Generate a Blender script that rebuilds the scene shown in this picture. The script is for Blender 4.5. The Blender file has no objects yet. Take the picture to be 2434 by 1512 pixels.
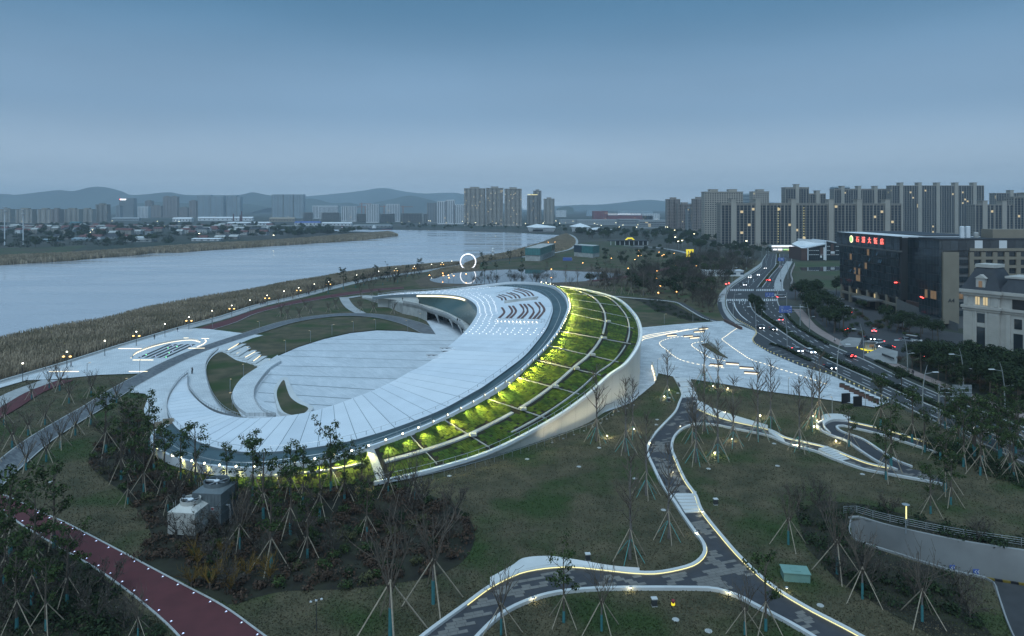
import bpy, bmesh, math, random
import numpy as np
from mathutils import Vector, Matrix
from mathutils.geometry import tessellate_polygon
random.seed(7)
S = bpy.context.scene
COL = S.collection
# ------------------------------------------------------------------ camera
# The photograph was traced on a 2434 x 1512 grid: eye 48 m up, level camera with a vertical lens shift.
CX, YH, F, H = 1217.0, 492.0, 1640.0, 48.0
cam_d = bpy.data.cameras.new('camera'); cam = bpy.data.objects.new('camera', cam_d); COL.objects.link(cam)
cam.location = (0, 0, H); cam.rotation_euler = (math.radians(90), 0, 0)
cam_d.sensor_width = 36.0; cam_d.lens = F / 2434.0 * 36.0
cam_d.shift_y = -(756.0 - YH) / 2434.0
cam_d.clip_start = 1.0; cam_d.clip_end = 60000.0
S.camera = cam
# ------------------------------------------------------------------ world, sun, exposure
wd = bpy.data.worlds.new('World'); S.world = wd; wd.use_nodes = True
nt = wd.node_tree; nt.nodes.clear()
out = nt.nodes.new('ShaderNodeOutputWorld'); bg = nt.nodes.new('ShaderNodeBackground')
sky = nt.nodes.new('ShaderNodeTexSky'); sky.sky_type = 'NISHITA'; sky.sun_disc = False
sky.sun_elevation = math.radians(14); sky.sun_rotation = math.radians(200)
sky.air_density = 1.0; sky.dust_density = 1.5; sky.ozone_density = 3.0; sky.altitude = 50
tc = nt.nodes.new('ShaderNodeTexCoord'); sep = nt.nodes.new('ShaderNodeSeparateXYZ')
ramp = nt.nodes.new('ShaderNodeValToRGB')
cr = ramp.color_ramp; cr.interpolation = 'EASE'
cr.elements[0].position = 0.0; cr.elements[0].color = (0.620, 0.770, 0.920, 1)
cr.elements[1].position = 1.0; cr.elements[1].color = (0.150, 0.280, 0.400, 1)
for p, c in ((0.05, (0.325, 0.432, 0.555, 1)), (0.14, (0.172, 0.278, 0.408, 1)), (0.29, (0.068, 0.172, 0.290, 1))):
    e = cr.elements.new(p); e.color = c
nz = nt.nodes.new('ShaderNodeTexNoise'); nz.inputs['Scale'].default_value = 1.6; nz.inputs['Detail'].default_value = 4
mp = nt.nodes.new('ShaderNodeMapping'); mp.inputs['Scale'].default_value = (1, 1, 5)
hsv = nt.nodes.new('ShaderNodeHueSaturation')
mr = nt.nodes.new('ShaderNodeMapRange'); mr.inputs['To Min'].default_value = 0.91; mr.inputs['To Max'].default_value = 1.09
mr.inputs['From Min'].default_value = 0.3; mr.inputs['From Max'].default_value = 0.7
sc_ = nt.nodes.new('ShaderNodeMix'); sc_.data_type = 'RGBA'; sc_.blend_type = 'MULTIPLY'; sc_.inputs[0].default_value = 1.0
sc_.inputs[7].default_value = (0.06, 0.06, 0.06, 1)
mx = nt.nodes.new('ShaderNodeMix'); mx.data_type = 'RGBA'; mx.inputs[0].default_value = 0.88
L = nt.links.new
L(tc.outputs['Generated'], sep.inputs[0]); L(sep.outputs['Z'], ramp.inputs[0])
L(tc.outputs['Generated'], mp.inputs[0]); L(mp.outputs[0], nz.inputs['Vector']); L(nz.outputs[0], mr.inputs[0])
L(ramp.outputs[0], hsv.inputs['Color']); L(mr.outputs[0], hsv.inputs['Value'])
L(sky.outputs[0], sc_.inputs[6]); L(sc_.outputs[2], mx.inputs[6]); L(hsv.outputs[0], mx.inputs[7])
L(mx.outputs[2], bg.inputs['Color']); bg.inputs['Strength'].default_value = 0.86
L(bg.outputs[0], out.inputs['Surface'])
sun_d = bpy.data.lights.new('sun', 'SUN'); sun = bpy.data.objects.new('sun', sun_d); COL.objects.link(sun)
sun_d.energy = 1.5; sun_d.angle = math.radians(48); sun_d.color = (0.64, 0.84, 1.0)
sun.rotation_euler = (math.radians(28), 0, math.radians(-18))   # soft dusk glow from behind the camera, high
S.view_settings.view_transform = 'Standard'; S.view_settings.look = 'None'
S.view_settings.exposure = 0.62; S.view_settings.gamma = 1.0; S.view_settings.use_curve_mapping = False
S.render.engine = 'CYCLES'
S.cycles.max_bounces = 6; S.cycles.diffuse_bounces = 2; S.cycles.glossy_bounces = 3; S.cycles.transmission_bounces = 4
S.cycles.volume_bounces = 2; S.cycles.transparent_max_bounces = 8
S.cycles.use_denoising = True; S.cycles.sample_clamp_indirect = 3.0; S.cycles.caustics_reflective = False; S.cycles.caustics_refractive = False
# ------------------------------------------------------------------ projection helpers (trace grid -> world)
def G(x, y, z=0.0):
    Y = F * (H - z) / (y - YH)
    return Vector(((x - CX) * Y / F, Y, z))
def DX(px, Y): return (px - CX) * Y / F
def ZT(py, Y): return H - (py - YH) * Y / F
def DY(py, z=0.0): return F * (H - z) / (py - YH)
def P(pts, z=0.0): return [G(x, y, z) for x, y in pts]
def catmull(pts, n=6, closed=False):
    pts = [Vector(p) for p in pts]; m = len(pts); res = []
    rng = range(m if closed else m - 1)
    for i in rng:
        p1, p2 = pts[i], pts[(i + 1) % m]
        p0 = pts[(i - 1) % m] if (closed or i > 0) else p1 * 2 - p2
        p3 = pts[(i + 2) % m] if (closed or i + 2 < m) else p2 * 2 - p1
        for k in range(n):
            t = k / n; t2 = t * t; t3 = t2 * t
            res.append(0.5 * ((2 * p1) + (p2 - p0) * t + (2 * p0 - 5 * p1 + 4 * p2 - p3) * t2 + (3 * p1 - p0 - 3 * p2 + p3) * t3))
    if not closed: res.append(pts[-1].copy())
    return res
def resample(pts, n=None, step=None):
    d = [0.0]
    for a, b in zip(pts, pts[1:]): d.append(d[-1] + (b - a).length)
    if n is None: n = max(1, int(round(d[-1] / step)))
    res = []; j = 0
    for k in range(n + 1):
        s = d[-1] * k / n
        while j < len(d) - 2 and d[j + 1] < s: j += 1
        seg = d[j + 1] - d[j]
        res.append(pts[j].lerp(pts[j + 1], 0 if seg == 0 else (s - d[j]) / seg))
    return res
def offset(pts, o, closed=False):
    """offset a polyline sideways in the ground plane (positive = left of travel)"""
    res = []; m = len(pts)
    for i, p in enumerate(pts):
        a = pts[i - 1] if (i > 0 or closed) else p
        b = pts[(i + 1) % m] if (i < m - 1 or closed) else p
        t = (b - a); t.z = 0
        if t.length < 1e-9: t = Vector((1, 0, 0))
        t.normalize(); res.append(p + Vector((-t.y, t.x, 0)) * o)
    return res
def inpoly(x, y, poly):
    c = False; j = len(poly) - 1
    for i in range(len(poly)):
        xi, yi, xj, yj = poly[i][0], poly[i][1], poly[j][0], poly[j][1]
        if (yi > y) != (yj > y) and x < (xj - xi) * (y - yi) / (yj - yi) + xi: c = not c
        j = i
    return c
# ------------------------------------------------------------------ materials
MATS = {}
def principled(name):
    m = bpy.data.materials.new(name); m.use_nodes = True; MATS[name] = m
    return m, m.node_tree, m.node_tree.nodes['Principled BSDF']
def mat(name, col, rough=0.7, metal=0.0, var=0.0, scale=0.4, spec=0.5, bump=0.0, coat=0.0, detail=3):
    """plain procedural colour with soft noise wear"""
    m, t, b = principled(name)
    b.inputs['Roughness'].default_value = rough; b.inputs['Metallic'].default_value = metal
    b.inputs['Specular IOR Level'].default_value = spec; b.inputs['Coat Weight'].default_value = coat
    b.inputs['Base Color'].default_value = (*col, 1)
    if var or bump:
        c = t.nodes.new('ShaderNodeTexCoord'); n = t.nodes.new('ShaderNodeTexNoise')
        n.inputs['Scale'].default_value = scale; n.inputs['Detail'].default_value = detail
        g = t.nodes.new('ShaderNodeNewGeometry'); t.links.new(g.outputs['Position'], n.inputs['Vector'])
        if var:
            r = t.nodes.new('ShaderNodeValToRGB')
            r.color_ramp.elements[0].position = 0.32; r.color_ramp.elements[1].position = 0.68
            r.color_ramp.elements[0].color = (*[v * (1 - var) for v in col], 1)
            r.color_ramp.elements[1].color = (*[min(1, v * (1 + var)) for v in col], 1)
            t.links.new(n.outputs[0], r.inputs[0]); t.links.new(r.outputs[0], b.inputs['Base Color'])
        if bump:
            bp = t.nodes.new('ShaderNodeBump'); bp.inputs['Strength'].default_value = bump; bp.inputs['Distance'].default_value = 0.1
            t.links.new(n.outputs[0], bp.inputs['Height']); t.links.new(bp.outputs[0], b.inputs['Normal'])
    return m
def emit(name, col, strength, base=(0.6, 0.6, 0.6)):
    m, t, b = principled(name)
    b.inputs['Base Color'].default_value = (*base, 1)
    b.inputs['Emission Color'].default_value = (*col, 1); b.inputs['Emission Strength'].default_value = strength
    return m
def mix2(name, c1, c2, scale, lo=0.4, hi=0.6, rough=0.9, c3=None, scale3=0.05, detail=5, isl=0.0, spec=0.3, bump=0.0, stretch=None, c3lo=.45):
    """two colours mixed by noise in world space, a third by larger noise, optional per-island brightness"""
    m, t, b = principled(name); N = t.nodes.new; Lk = t.links.new
    b.inputs['Roughness'].default_value = rough; b.inputs['Specular IOR Level'].default_value = spec
    g = N('ShaderNodeNewGeometry'); n = N('ShaderNodeTexNoise'); n.inputs['Scale'].default_value = scale; n.inputs['Detail'].default_value = detail
    vec = g.outputs['Position']
    if stretch:
        mpn = N('ShaderNodeMapping'); mpn.inputs['Scale'].default_value = stretch; Lk(vec, mpn.inputs[0]); vec = mpn.outputs[0]
    Lk(vec, n.inputs['Vector'])
    r = N('ShaderNodeValToRGB'); r.color_ramp.elements[0].position = lo; r.color_ramp.elements[1].position = hi
    r.color_ramp.elements[0].color = (*c1, 1); r.color_ramp.elements[1].color = (*c2, 1)
    Lk(n.outputs[0], r.inputs[0]); colr = r.outputs[0]
    if c3:
        n3 = N('ShaderNodeTexNoise'); n3.inputs['Scale'].default_value = scale3; n3.inputs['Detail'].default_value = 4; Lk(g.outputs['Position'], n3.inputs['Vector'])
        m3 = N('ShaderNodeMapRange'); m3.inputs['From Min'].default_value = c3lo; m3.inputs['From Max'].default_value = c3lo + .16; Lk(n3.outputs[0], m3.inputs[0])
        x = N('ShaderNodeMix'); x.data_type = 'RGBA'; Lk(m3.outputs[0], x.inputs[0]); Lk(colr, x.inputs[6]); x.inputs[7].default_value = (*c3, 1); colr = x.outputs[2]
    if isl:
        h = N('ShaderNodeHueSaturation'); mr_ = N('ShaderNodeMapRange'); mr_.inputs['To Min'].default_value = 1 - isl; mr_.inputs['To Max'].default_value = 1 + isl
        Lk(g.outputs['Random Per Island'], mr_.inputs[0]); Lk(mr_.outputs[0], h.inputs['Value']); Lk(colr, h.inputs['Color']); colr = h.outputs[0]
    Lk(colr, b.inputs['Base Color'])
    if bump:
        bp = N('ShaderNodeBump'); bp.inputs['Strength'].default_value = bump; bp.inputs['Distance'].default_value = 0.2
        Lk(n.outputs[0], bp.inputs['Height']); Lk(bp.outputs[0], b.inputs['Normal'])
    return m
def tiles(name, c1, c2, mortar, bw, bh, ang=0.0, rough=0.6, msize=0.02, stain=0.12, scl=1.0):
    """brick-laid paving pattern in world ground coordinates"""
    m, t, b = principled(name); N = t.nodes.new; Lk = t.links.new
    g = N('ShaderNodeNewGeometry'); mp_ = N('ShaderNodeMapping'); mp_.inputs['Rotation'].default_value = (0, 0, ang)
    Lk(g.outputs['Position'], mp_.inputs[0])
    br = N('ShaderNodeTexBrick'); br.inputs['Scale'].default_value = scl; br.inputs['Brick Width'].default_value = bw; br.inputs['Row Height'].default_value = bh
    br.inputs['Mortar Size'].default_value = msize; br.inputs['Color1'].default_value = (*c1, 1); br.inputs['Color2'].default_value = (*c2, 1); br.inputs['Mortar'].default_value = (*mortar, 1)
    br.inputs['Bias'].default_value = 0.0
    Lk(mp_.outputs[0], br.inputs['Vector'])
    n = N('ShaderNodeTexNoise'); n.inputs['Scale'].default_value = 0.12; n.inputs['Detail'].default_value = 5; Lk(g.outputs['Position'], n.inputs['Vector'])
    mr_ = N('ShaderNodeMapRange'); mr_.inputs['From Min'].default_value = 0.3; mr_.inputs['From Max'].default_value = 0.7; mr_.inputs['To Min'].default_value = 1 - stain; mr_.inputs['To Max'].default_value = 1 + stain
    Lk(n.outputs[0], mr_.inputs[0]); h = N('ShaderNodeHueSaturation'); Lk(mr_.outputs[0], h.inputs['Value']); Lk(br.outputs['Color'], h.inputs['Color'])
    Lk(h.outputs[0], b.inputs['Base Color']); b.inputs['Roughness'].default_value = rough
    return m
mat('concrete', (0.42, 0.42, 0.40), 0.8, var=0.18, scale=0.35)
mat('wall_white', (0.66, 0.66, 0.63), 0.6, var=0.05, scale=0.2)
mat('white_metal', (0.72, 0.74, 0.76), 0.45, var=0.04, scale=0.2)
mat('roof_white', (0.74, 0.76, 0.79), 0.42, var=0.035, scale=0.15)
mat('roof_white_b', (0.70, 0.73, 0.77), 0.46, var=0.05, scale=0.15)
mat('drain_grey', (0.21, 0.24, 0.26), 0.6, var=0.1)
mat('roof_white_c', (0.67, 0.70, 0.74), 0.5, var=0.07, scale=0.1)
mat('seam_dark', (0.16, 0.20, 0.22), 0.6, var=0.1)
mat('kerb_white', (0.58, 0.58, 0.57), 0.55, var=0.06, scale=0.4)
mat('kerb_grey', (0.40, 0.40, 0.39), 0.7, var=0.1, scale=0.6)
mat('teal_deck', (0.060, 0.098, 0.112), 0.55, var=0.22, scale=0.25)
mat('steel', (0.45, 0.46, 0.47), 0.35, 0.6)
mat('dark_metal', (0.06, 0.065, 0.07), 0.45, 0.3)
mat('black', (0.015, 0.015, 0.018), 0.5)
mat('pole_grey', (0.32, 0.34, 0.35), 0.45, 0.3)
mat('asphalt', (0.042, 0.043, 0.046), 0.8, var=0.18, scale=0.5, detail=6)
mat('asphalt_dark', (0.040, 0.043, 0.048), 0.8, var=0.2, scale=0.5)
mat('paint_white', (0.62, 0.63, 0.63), 0.6, var=0.12, scale=1.5)
mat('track_red', (0.095, 0.024, 0.027), 0.85, var=0.12, scale=0.4)
mat('pink_paving', (0.26, 0.20, 0.185), 0.8, var=0.12, scale=0.6)
mat('wood_brown', (0.13, 0.062, 0.050), 0.6, var=0.2, scale=3)
mat('wood_pale', (0.33, 0.27, 0.20), 0.8, var=0.2, scale=3)
mat('bark', (0.115, 0.090, 0.070), 0.9, var=0.25, scale=4)
mat('bark_grey', (0.16, 0.14, 0.125), 0.9, var=0.25, scale=4)
mat('bark_wrap', (0.045, 0.185, 0.195), 0.7, var=0.1, scale=3)
mat('teal_pole', (0.10, 0.33, 0.31), 0.5)
mix2('soil', (0.018, 0.016, 0.012), (0.034, 0.034, 0.020), 0.3, 0.35, 0.65, detail=8, bump=0.5)
mat('glass_dark', (0.020, 0.028, 0.034), 0.10, spec=0.8)
mat('glass_blue', (0.055, 0.085, 0.11), 0.12, spec=0.8)
mix2('lawn', (0.112, 0.092, 0.054), (0.054, 0.053, 0.029), 0.22, 0.33, 0.67, c3=(0.034, 0.056, 0.015), scale3=0.07, c3lo=.48, detail=8, bump=0.35)
mix2('ground_far', (0.040, 0.042, 0.034), (0.082, 0.076, 0.064), 0.02, 0.35, 0.65, c3=(0.030, 0.042, 0.028), scale3=0.004)
mix2('field_green', (0.035, 0.060, 0.022), (0.060, 0.075, 0.034), 0.05, c3=(0.07, 0.06, 0.04), scale3=0.02)
mix2('reed', (0.390, 0.310, 0.215), (0.270, 0.215, 0.150), 0.35, 0.35, 0.65, isl=0.35, c3=(0.230, 0.190, 0.125), scale3=0.06)
mix2('mud', (0.080, 0.064, 0.046), (0.120, 0.092, 0.062), 0.2)
mix2('sedum', (0.040, 0.070, 0.008), (0.115, 0.145, 0.014), 0.5, 0.35, 0.65, isl=0.35, c3=(0.036, 0.072, 0.010), scale3=0.15)
mix2('leaf_dark', (0.012, 0.025, 0.009), (0.026, 0.042, 0.014), 0.8, isl=0.5)
mix2('leaf_mid', (0.024, 0.046, 0.013), (0.046, 0.068, 0.018), 0.8, isl=0.5)
mix2('leaf_olive', (0.050, 0.056, 0.022), (0.080, 0.076, 0.032), 0.8, isl=0.4)
mix2('leaf_brown', (0.078, 0.046, 0.030), (0.050, 0.032, 0.022), 0.8, isl=0.4)
mix2('twig', (0.085, 0.070, 0.056), (0.060, 0.050, 0.042), 0.8, isl=0.3)
mix2('twig_gold', (0.20, 0.12, 0.025), (0.12, 0.075, 0.02), 0.8, isl=0.3)
mix2('hill', (0.060, 0.080, 0.070), (0.080, 0.095, 0.075), 0.003, c3=(0.040, 0.045, 0.035), scale3=0.0008)
tiles('plaza_stone', (0.62, 0.63, 0.64), (0.44, 0.46, 0.48), (0.36, 0.37, 0.38), 2.4, 0.9, ang=0.35, msize=0.03)
tiles('plaza_stone_b', (0.66, 0.67, 0.68), (0.54, 0.56, 0.58), (0.38, 0.40, 0.41), 1.2, 0.5, ang=-0.5, msize=0.03)
tiles('bowl_stone', (0.62, 0.64, 0.67), (0.53, 0.56, 0.59), (0.46, 0.49, 0.51), 3.0, 0.7, ang=0.9, msize=0.03, stain=0.08)
tiles('path_dark', (0.085, 0.09, 0.10), (0.16, 0.165, 0.17), (0.06, 0.06, 0.065), 1.6, 0.5, ang=0.7, msize=0.02)
tiles('pale_paving', (0.42, 0.42, 0.41), (0.34, 0.34, 0.335), (0.27, 0.27, 0.27), 1.0, 0.5, ang=0.2, msize=0.02)
mat('paver_dark', (0.046, 0.046, 0.052), 0.75, var=0.15, scale=0.8)
mat('paver_light', (0.170, 0.158, 0.145), 0.75, var=0.15, scale=0.8)
emit('led_warm', (1.0, 0.82, 0.48), 1.3)
emit('led_yellow', (1.0, 0.86, 0.22), 0.9)
emit('led_white', (0.95, 0.96, 1.0), 1.2)
emit('led_blue', (0.50, 0.60, 1.0), 1.6)
emit('lamp_white', (1.0, 0.92, 0.70), 6.0)
emit('lamp_flood', (1.0, 0.90, 0.55), 8.0)
emit('lamp_amber', (1.0, 0.52, 0.08), 2.2)
emit('lamp_red', (1.0, 0.05, 0.03), 5.0)
emit('lamp_orange', (1.0, 0.45, 0.1), 6.0)
emit('lamp_green', (0.2, 1.0, 0.4), 3.0)
emit('head_light', (0.95, 0.97, 1.0), 9.0)
emit('tail_light', (1.0, 0.04, 0.03), 6.0)
emit('window_lit', (1.0, 0.80, 0.42), 0.4, (0.1, 0.1, 0.1))
emit('window_lit_dim', (1.0, 0.62, 0.28), 0.10, (0.05, 0.05, 0.05))
emit('sign_red', (1.0, 0.09, 0.03), 1.1)
emit('sign_green', (0.40, 0.85, 0.08), 0.6)
emit('glow_gold', (1.0, 0.82, 0.05), 0.55, (0.6, 0.45, 0.02))  # yellow with its own glow, even on cones, kerb and bollard bands
M = MATS
# ------------------------------------------------------------------ mesh builder
class MB:
    def __init__(s): s.v = []; s.f = []
    def add(s, vs, fs):
        o = len(s.v); s.v.extend([tuple(p) for p in vs]); s.f.extend([tuple(i + o for i in q) for q in fs]); return s
    def quad(s, a, b, c, d): return s.add([a, b, c, d], [(0, 1, 2, 3)])
    def box(s, c, size, rz=0.0, taper=1.0, rx=0.0):
        hx, hy, hz = size[0] / 2, size[1] / 2, size[2] / 2
        vs = []
        for z, k in ((-hz, 1.0), (hz, taper)):
            for x, y in ((-hx, -hy), (hx, -hy), (hx, hy), (-hx, hy)): vs.append(Vector((x * k, y * k, z)))
        R = Matrix.Rotation(rz, 3, 'Z') @ Matrix.Rotation(rx, 3, 'X')
        c = Vector(c)
        return s.add([R @ p + c for p in vs], [(3, 2, 1, 0), (4, 5, 6, 7), (0, 1, 5, 4), (1, 2, 6, 5), (2, 3, 7, 6), (3, 0, 4, 7)])
    def bbox(s, x0, x1, y0, y1, z0, z1): return s.box(((x0 + x1) / 2, (y0 + y1) / 2, (z0 + z1) / 2), (x1 - x0, y1 - y0, z1 - z0))
    def ring(s, c, t, r, n, up=None):
        t = Vector(t).normalized(); u = Vector((0, 0, 1)) if abs(t.z) < 0.95 else Vector((1, 0, 0))
        a = t.cross(u).normalized(); b = t.cross(a)
        return [Vector(c) + a * (r * math.cos(2 * math.pi * k / n)) + b * (r * math.sin(2 * math.pi * k / n)) for k in range(n)]
    def tube(s, pts, r, n=6, cap=True):
        pts = [Vector(p) for p in pts]; m = len(pts)
        rs = r if isinstance(r, (list, tuple)) else [r] * m
        vs = []
        for i, p in enumerate(pts):
            t = pts[min(i + 1, m - 1)] - pts[max(i - 1, 0)]
            vs += s.ring(p, t, rs[i], n)
        fs = []
        for i in range(m - 1):
            for k in range(n):
                a = i * n + k; b = i * n + (k + 1) % n
                fs.append((a, b, b + n, a + n))
        if cap:
            fs.append(tuple(range(n - 1, -1, -1))); fs.append(tuple((m - 1) * n + k for k in range(n)))
        return s.add(vs, fs)
    def lathe(s, c, prof, n=12):
        """prof: list of (radius, z)"""
        c = Vector(c); vs = []
        for r, z in prof:
            for k in range(n): vs.append(c + Vector((r * math.cos(2 * math.pi * k / n), r * math.sin(2 * math.pi * k / n), z)))
        fs = []
        for i in range(len(prof) - 1):
            for k in range(n):
                a = i * n + k; b = i * n + (k + 1) % n; fs.append((a, b, b + n, a + n))
        fs.append(tuple(range(n - 1, -1, -1))); fs.append(tuple((len(prof) - 1) * n + k for k in range(n)))
        return s.add(vs, fs)
    def prism(s, poly, z0, z1):
        """flat polygon (x,y) extruded between two heights"""
        n = len(poly)
        tri = tessellate_polygon([[Vector((p[0], p[1], 0)) for p in poly]])
        vs = [(p[0], p[1], z0) for p in poly] + [(p[0], p[1], z1) for p in poly]
        fs = [tuple(t) for t in tri] + [tuple(i + n for i in t) for t in tri]
        fs += [(i, (i + 1) % n, n + (i + 1) % n, n + i) for i in range(n)]
        return s.add(vs, fs)
    def loft(s, A, B, flip=False):
        n = len(A); fs = [(i, i + 1, n + i + 1, n + i) for i in range(n - 1)]
        return s.add(list(A) + list(B), fs)
    def slab(s, A, B, dz):
        """strip between two polylines with vertical thickness dz below it"""
        d = Vector((0, 0, dz)); A = [Vector(p) for p in A]; B = [Vector(p) for p in B]; A2 = [p - d for p in A]; B2 = [p - d for p in B]
        s.loft(A, B); s.loft(A2, B2); s.loft(A, A2); s.loft(B, B2)
        s.quad(A[0], B[0], B2[0], A2[0]); return s.quad(A[-1], B[-1], B2[-1], A2[-1])
    def build(s, name, material, parent=None, world=True, smooth=False):
        me = bpy.data.meshes.new(name)
        vs = s.v
        if parent is not None and world:
            o = parent.get('_o', (0, 0, 0)); vs = [(p[0] - o[0], p[1] - o[1], p[2] - o[2]) for p in vs]
        me.from_pydata(vs, [], s.f); me.validate(); me.update()
        ms = material if isinstance(material, (list, tuple)) else [material]
        for m_ in ms: me.materials.append(M[m_] if isinstance(m_, str) else m_)
        if smooth:
            for p in me.polygons: p.use_smooth = True
        ob = bpy.data.objects.new(name, me); COL.objects.link(ob)
        if parent is not None: ob.parent = parent
        return ob
def tag(o, label=None, cat=None, group=None, kind=None):
    if label: o['label'] = label
    if cat: o['category'] = cat
    if group: o['group'] = group
    if kind: o['kind'] = kind
    return o
def thing(name, label, cat, loc=(0, 0, 0), rz=0.0, group=None):
    o = bpy.data.objects.new(name, None); COL.objects.link(o); o.empty_display_size = 0.5
    o.location = loc; o.rotation_euler = (0, 0, rz); tag(o, label, cat, group)
    o['_o'] = [float(v) for v in loc]
    return o
def copy_tree(o, parent=None):
    c = o.copy(); COL.objects.link(c); c.parent = parent
    for ch in list(o.children): copy_tree(ch, c)
    return c
def place(proto, used, loc, rz=0.0, scale=1.0, label=None, group=None):
    """first use moves the prototype itself, later ones copy it with its parts"""
    if used[0] is False: o = proto; used[0] = True
    else: o = copy_tree(proto)
    o.location = loc; o.rotation_euler = (0, 0, rz); o.scale = (scale, scale, scale) if not isinstance(scale, (tuple, list)) else scale
    if label: o['label'] = label
    if group: o['group'] = group
    return o
def sheet(name, poly, z, material, kind='structure', holes=None, parent=None):
    loops = [[Vector((p[0], p[1], 0)) for p in poly]] + [[Vector((p[0], p[1], 0)) for p in h] for h in (holes or [])]
    tri = tessellate_polygon(loops)
    vs = [(p.x, p.y, z) for l in loops for p in l]
    mb = MB(); mb.add(vs, [tuple(t) for t in tri])
    ob = mb.build(name, material, parent)
    # all faces up
    bm = bmesh.new(); bm.from_mesh(ob.data)
    for f in bm.faces:
        f.normal_update()
        if f.normal.z < 0: f.normal_flip()
    bm.to_mesh(ob.data); bm.free()
    if parent is None: tag(ob, kind=kind)
    return ob
def ribbon(name, A, B, z, material, thick=0.0, parent=None, kind='structure'):
    A = [Vector((p.x, p.y, z)) for p in A]; B = [Vector((p.x, p.y, z)) for p in B]
    mb = MB()
    if thick: mb.slab(A, B, thick)
    else: mb.loft(A, B)
    ob = mb.build(name, material, parent)
    if parent is None: tag(ob, kind=kind)
    return ob
def cpx(pts, n=5, z=0.0): return catmull(P(pts, z), n)
# ================================================================== SETTING
# sunken underpass opening in the lawn (bottom right)
HOLE_PX = [(2020, 1236), (2045, 1233), (2118, 1254), (2279, 1289), (2434, 1313), (2600, 1338), (2760, 1362),
           (2760, 1640), (2470, 1640), (2400, 1500), (2372, 1421), (2358, 1384), (2317, 1369), (2265, 1359), (2133, 1318), (2026, 1280)]
HOLE = P(HOLE_PX)
R_ = 12200.0
sheet('ground', [Vector((-R_, -90, 0)), Vector((R_, -90, 0)), Vector((R_, R_, 0)), Vector((-R_, R_, 0))], 0.0, 'ground_far', holes=[HOLE])
# ---- river
NB_PX = [(-420, 882), (-200, 836), (0, 796), (75, 780), (150, 766), (225, 755), (275, 746), (350, 726), (475, 703), (608, 682), (683, 667), (758, 656), (833, 643), (908, 634), (1008, 626), (1083, 621), (1096, 623)]
NB = catmull([G(x, y, 2.4) for x, y in NB_PX], 4)
EB = P([(1104, 632), (1128, 622), (1146, 613), (1190, 606), (1217, 600), (1250, 590), (1290, 578), (1329, 562)])
FS = P([(1335, 559), (1292, 557.5), (1217, 553), (1133, 551), (1033, 547.5), (933, 546.5), (800, 546), (660, 546)])
CH = P([(660, 548), (800, 549.5), (870, 551), (921, 553)])
IS_PX = [(946, 561), (905, 566), (858, 572), (783, 577), (683, 583), (608, 588), (520, 594), (425, 601), (392, 601), (362, 602), (325, 607), (250, 613), (175, 620), (80, 626), (0, 631), (-160, 641), (-420, 660)]
IS = P(IS_PX)
m_, t_, b_ = principled('river_water')
b_.inputs['Base Color'].default_value = (0.43, 0.445, 0.48, 1); b_.inputs['Roughness'].default_value = 0.12; b_.inputs['IOR'].default_value = 1.33
g_ = t_.nodes.new('ShaderNodeNewGeometry'); mp_ = t_.nodes.new('ShaderNodeMapping'); mp_.inputs['Rotation'].default_value = (0, 0, -0.5); mp_.inputs['Scale'].default_value = (0.35, 1.0, 1.0)
n1 = t_.nodes.new('ShaderNodeTexNoise'); n1.inputs['Scale'].default_value = 0.5; n1.inputs['Detail'].default_value = 4
n2 = t_.nodes.new('ShaderNodeTexNoise'); n2.inputs['Scale'].default_value = 0.03; n2.inputs['Detail'].default_value = 4
bp_ = t_.nodes.new('ShaderNodeBump'); bp_.inputs['Strength'].default_value = 0.6; bp_.inputs['Distance'].default_value = 0.18
mu = t_.nodes.new('ShaderNodeMath'); mu.operation = 'MULTIPLY'
t_.links.new(g_.outputs['Position'], mp_.inputs[0]); t_.links.new(mp_.outputs[0], n1.inputs['Vector']); t_.links.new(mp_.outputs[0], n2.inputs['Vector'])
mr_ = t_.nodes.new('ShaderNodeMapRange'); mr_.inputs['From Min'].default_value = .38; mr_.inputs['From Max'].default_value = .62; mr_.inputs['To Min'].default_value = .05; mr_.inputs['To Max'].default_value = .32; t_.links.new(n2.outputs[0], mr_.inputs[0]); t_.links.new(mr_.outputs[0], b_.inputs['Roughness'])
t_.links.new(n1.outputs[0], mu.inputs[0]); t_.links.new(n2.outputs[0], mu.inputs[1]); t_.links.new(mu.outputs[0], bp_.inputs['Height']); t_.links.new(bp_.outputs[0], b_.inputs['Normal'])
sheet('river', NB + EB + FS + CH + IS, 0.05, 'river_water')
m_, t_, b_ = principled('pond_water')
b_.inputs['Base Color'].default_value = (0.03, 0.04, 0.045, 1); b_.inputs['Roughness'].default_value = 0.03; b_.inputs['IOR'].default_value = 1.5
# ---- park lawn (one sheet under all the paths)
PROM_IN = [(1093, 631), (1021, 643), (933, 655.5), (858, 668), (783, 685.5), (708, 705.5), (608, 728), (525, 755), (425, 782), (282, 825), (150, 867), (0, 911), (-200, 972), (-420, 1040)]
lawn_px = PROM_IN + [(-900, 1560), (-900, 1700), (3300, 1700), (3300, 1420), (2760, 1240), (2434, 1108), (2350, 1067), (2250, 1022), (2113, 958), (2050, 930), (1975, 895), (1900, 872), (1829, 841), (1789, 815), (1760, 775), (1735, 742), (1727, 700), (1741, 682), (1774, 660), (1807, 638), (1811, 622), (1760, 612), (1640, 604), (1520, 590), (1400, 585), (1330, 590), (1250, 612), (1150, 625)]
sheet('lawn', P(lawn_px), 0.02, 'lawn', holes=[HOLE])
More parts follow.
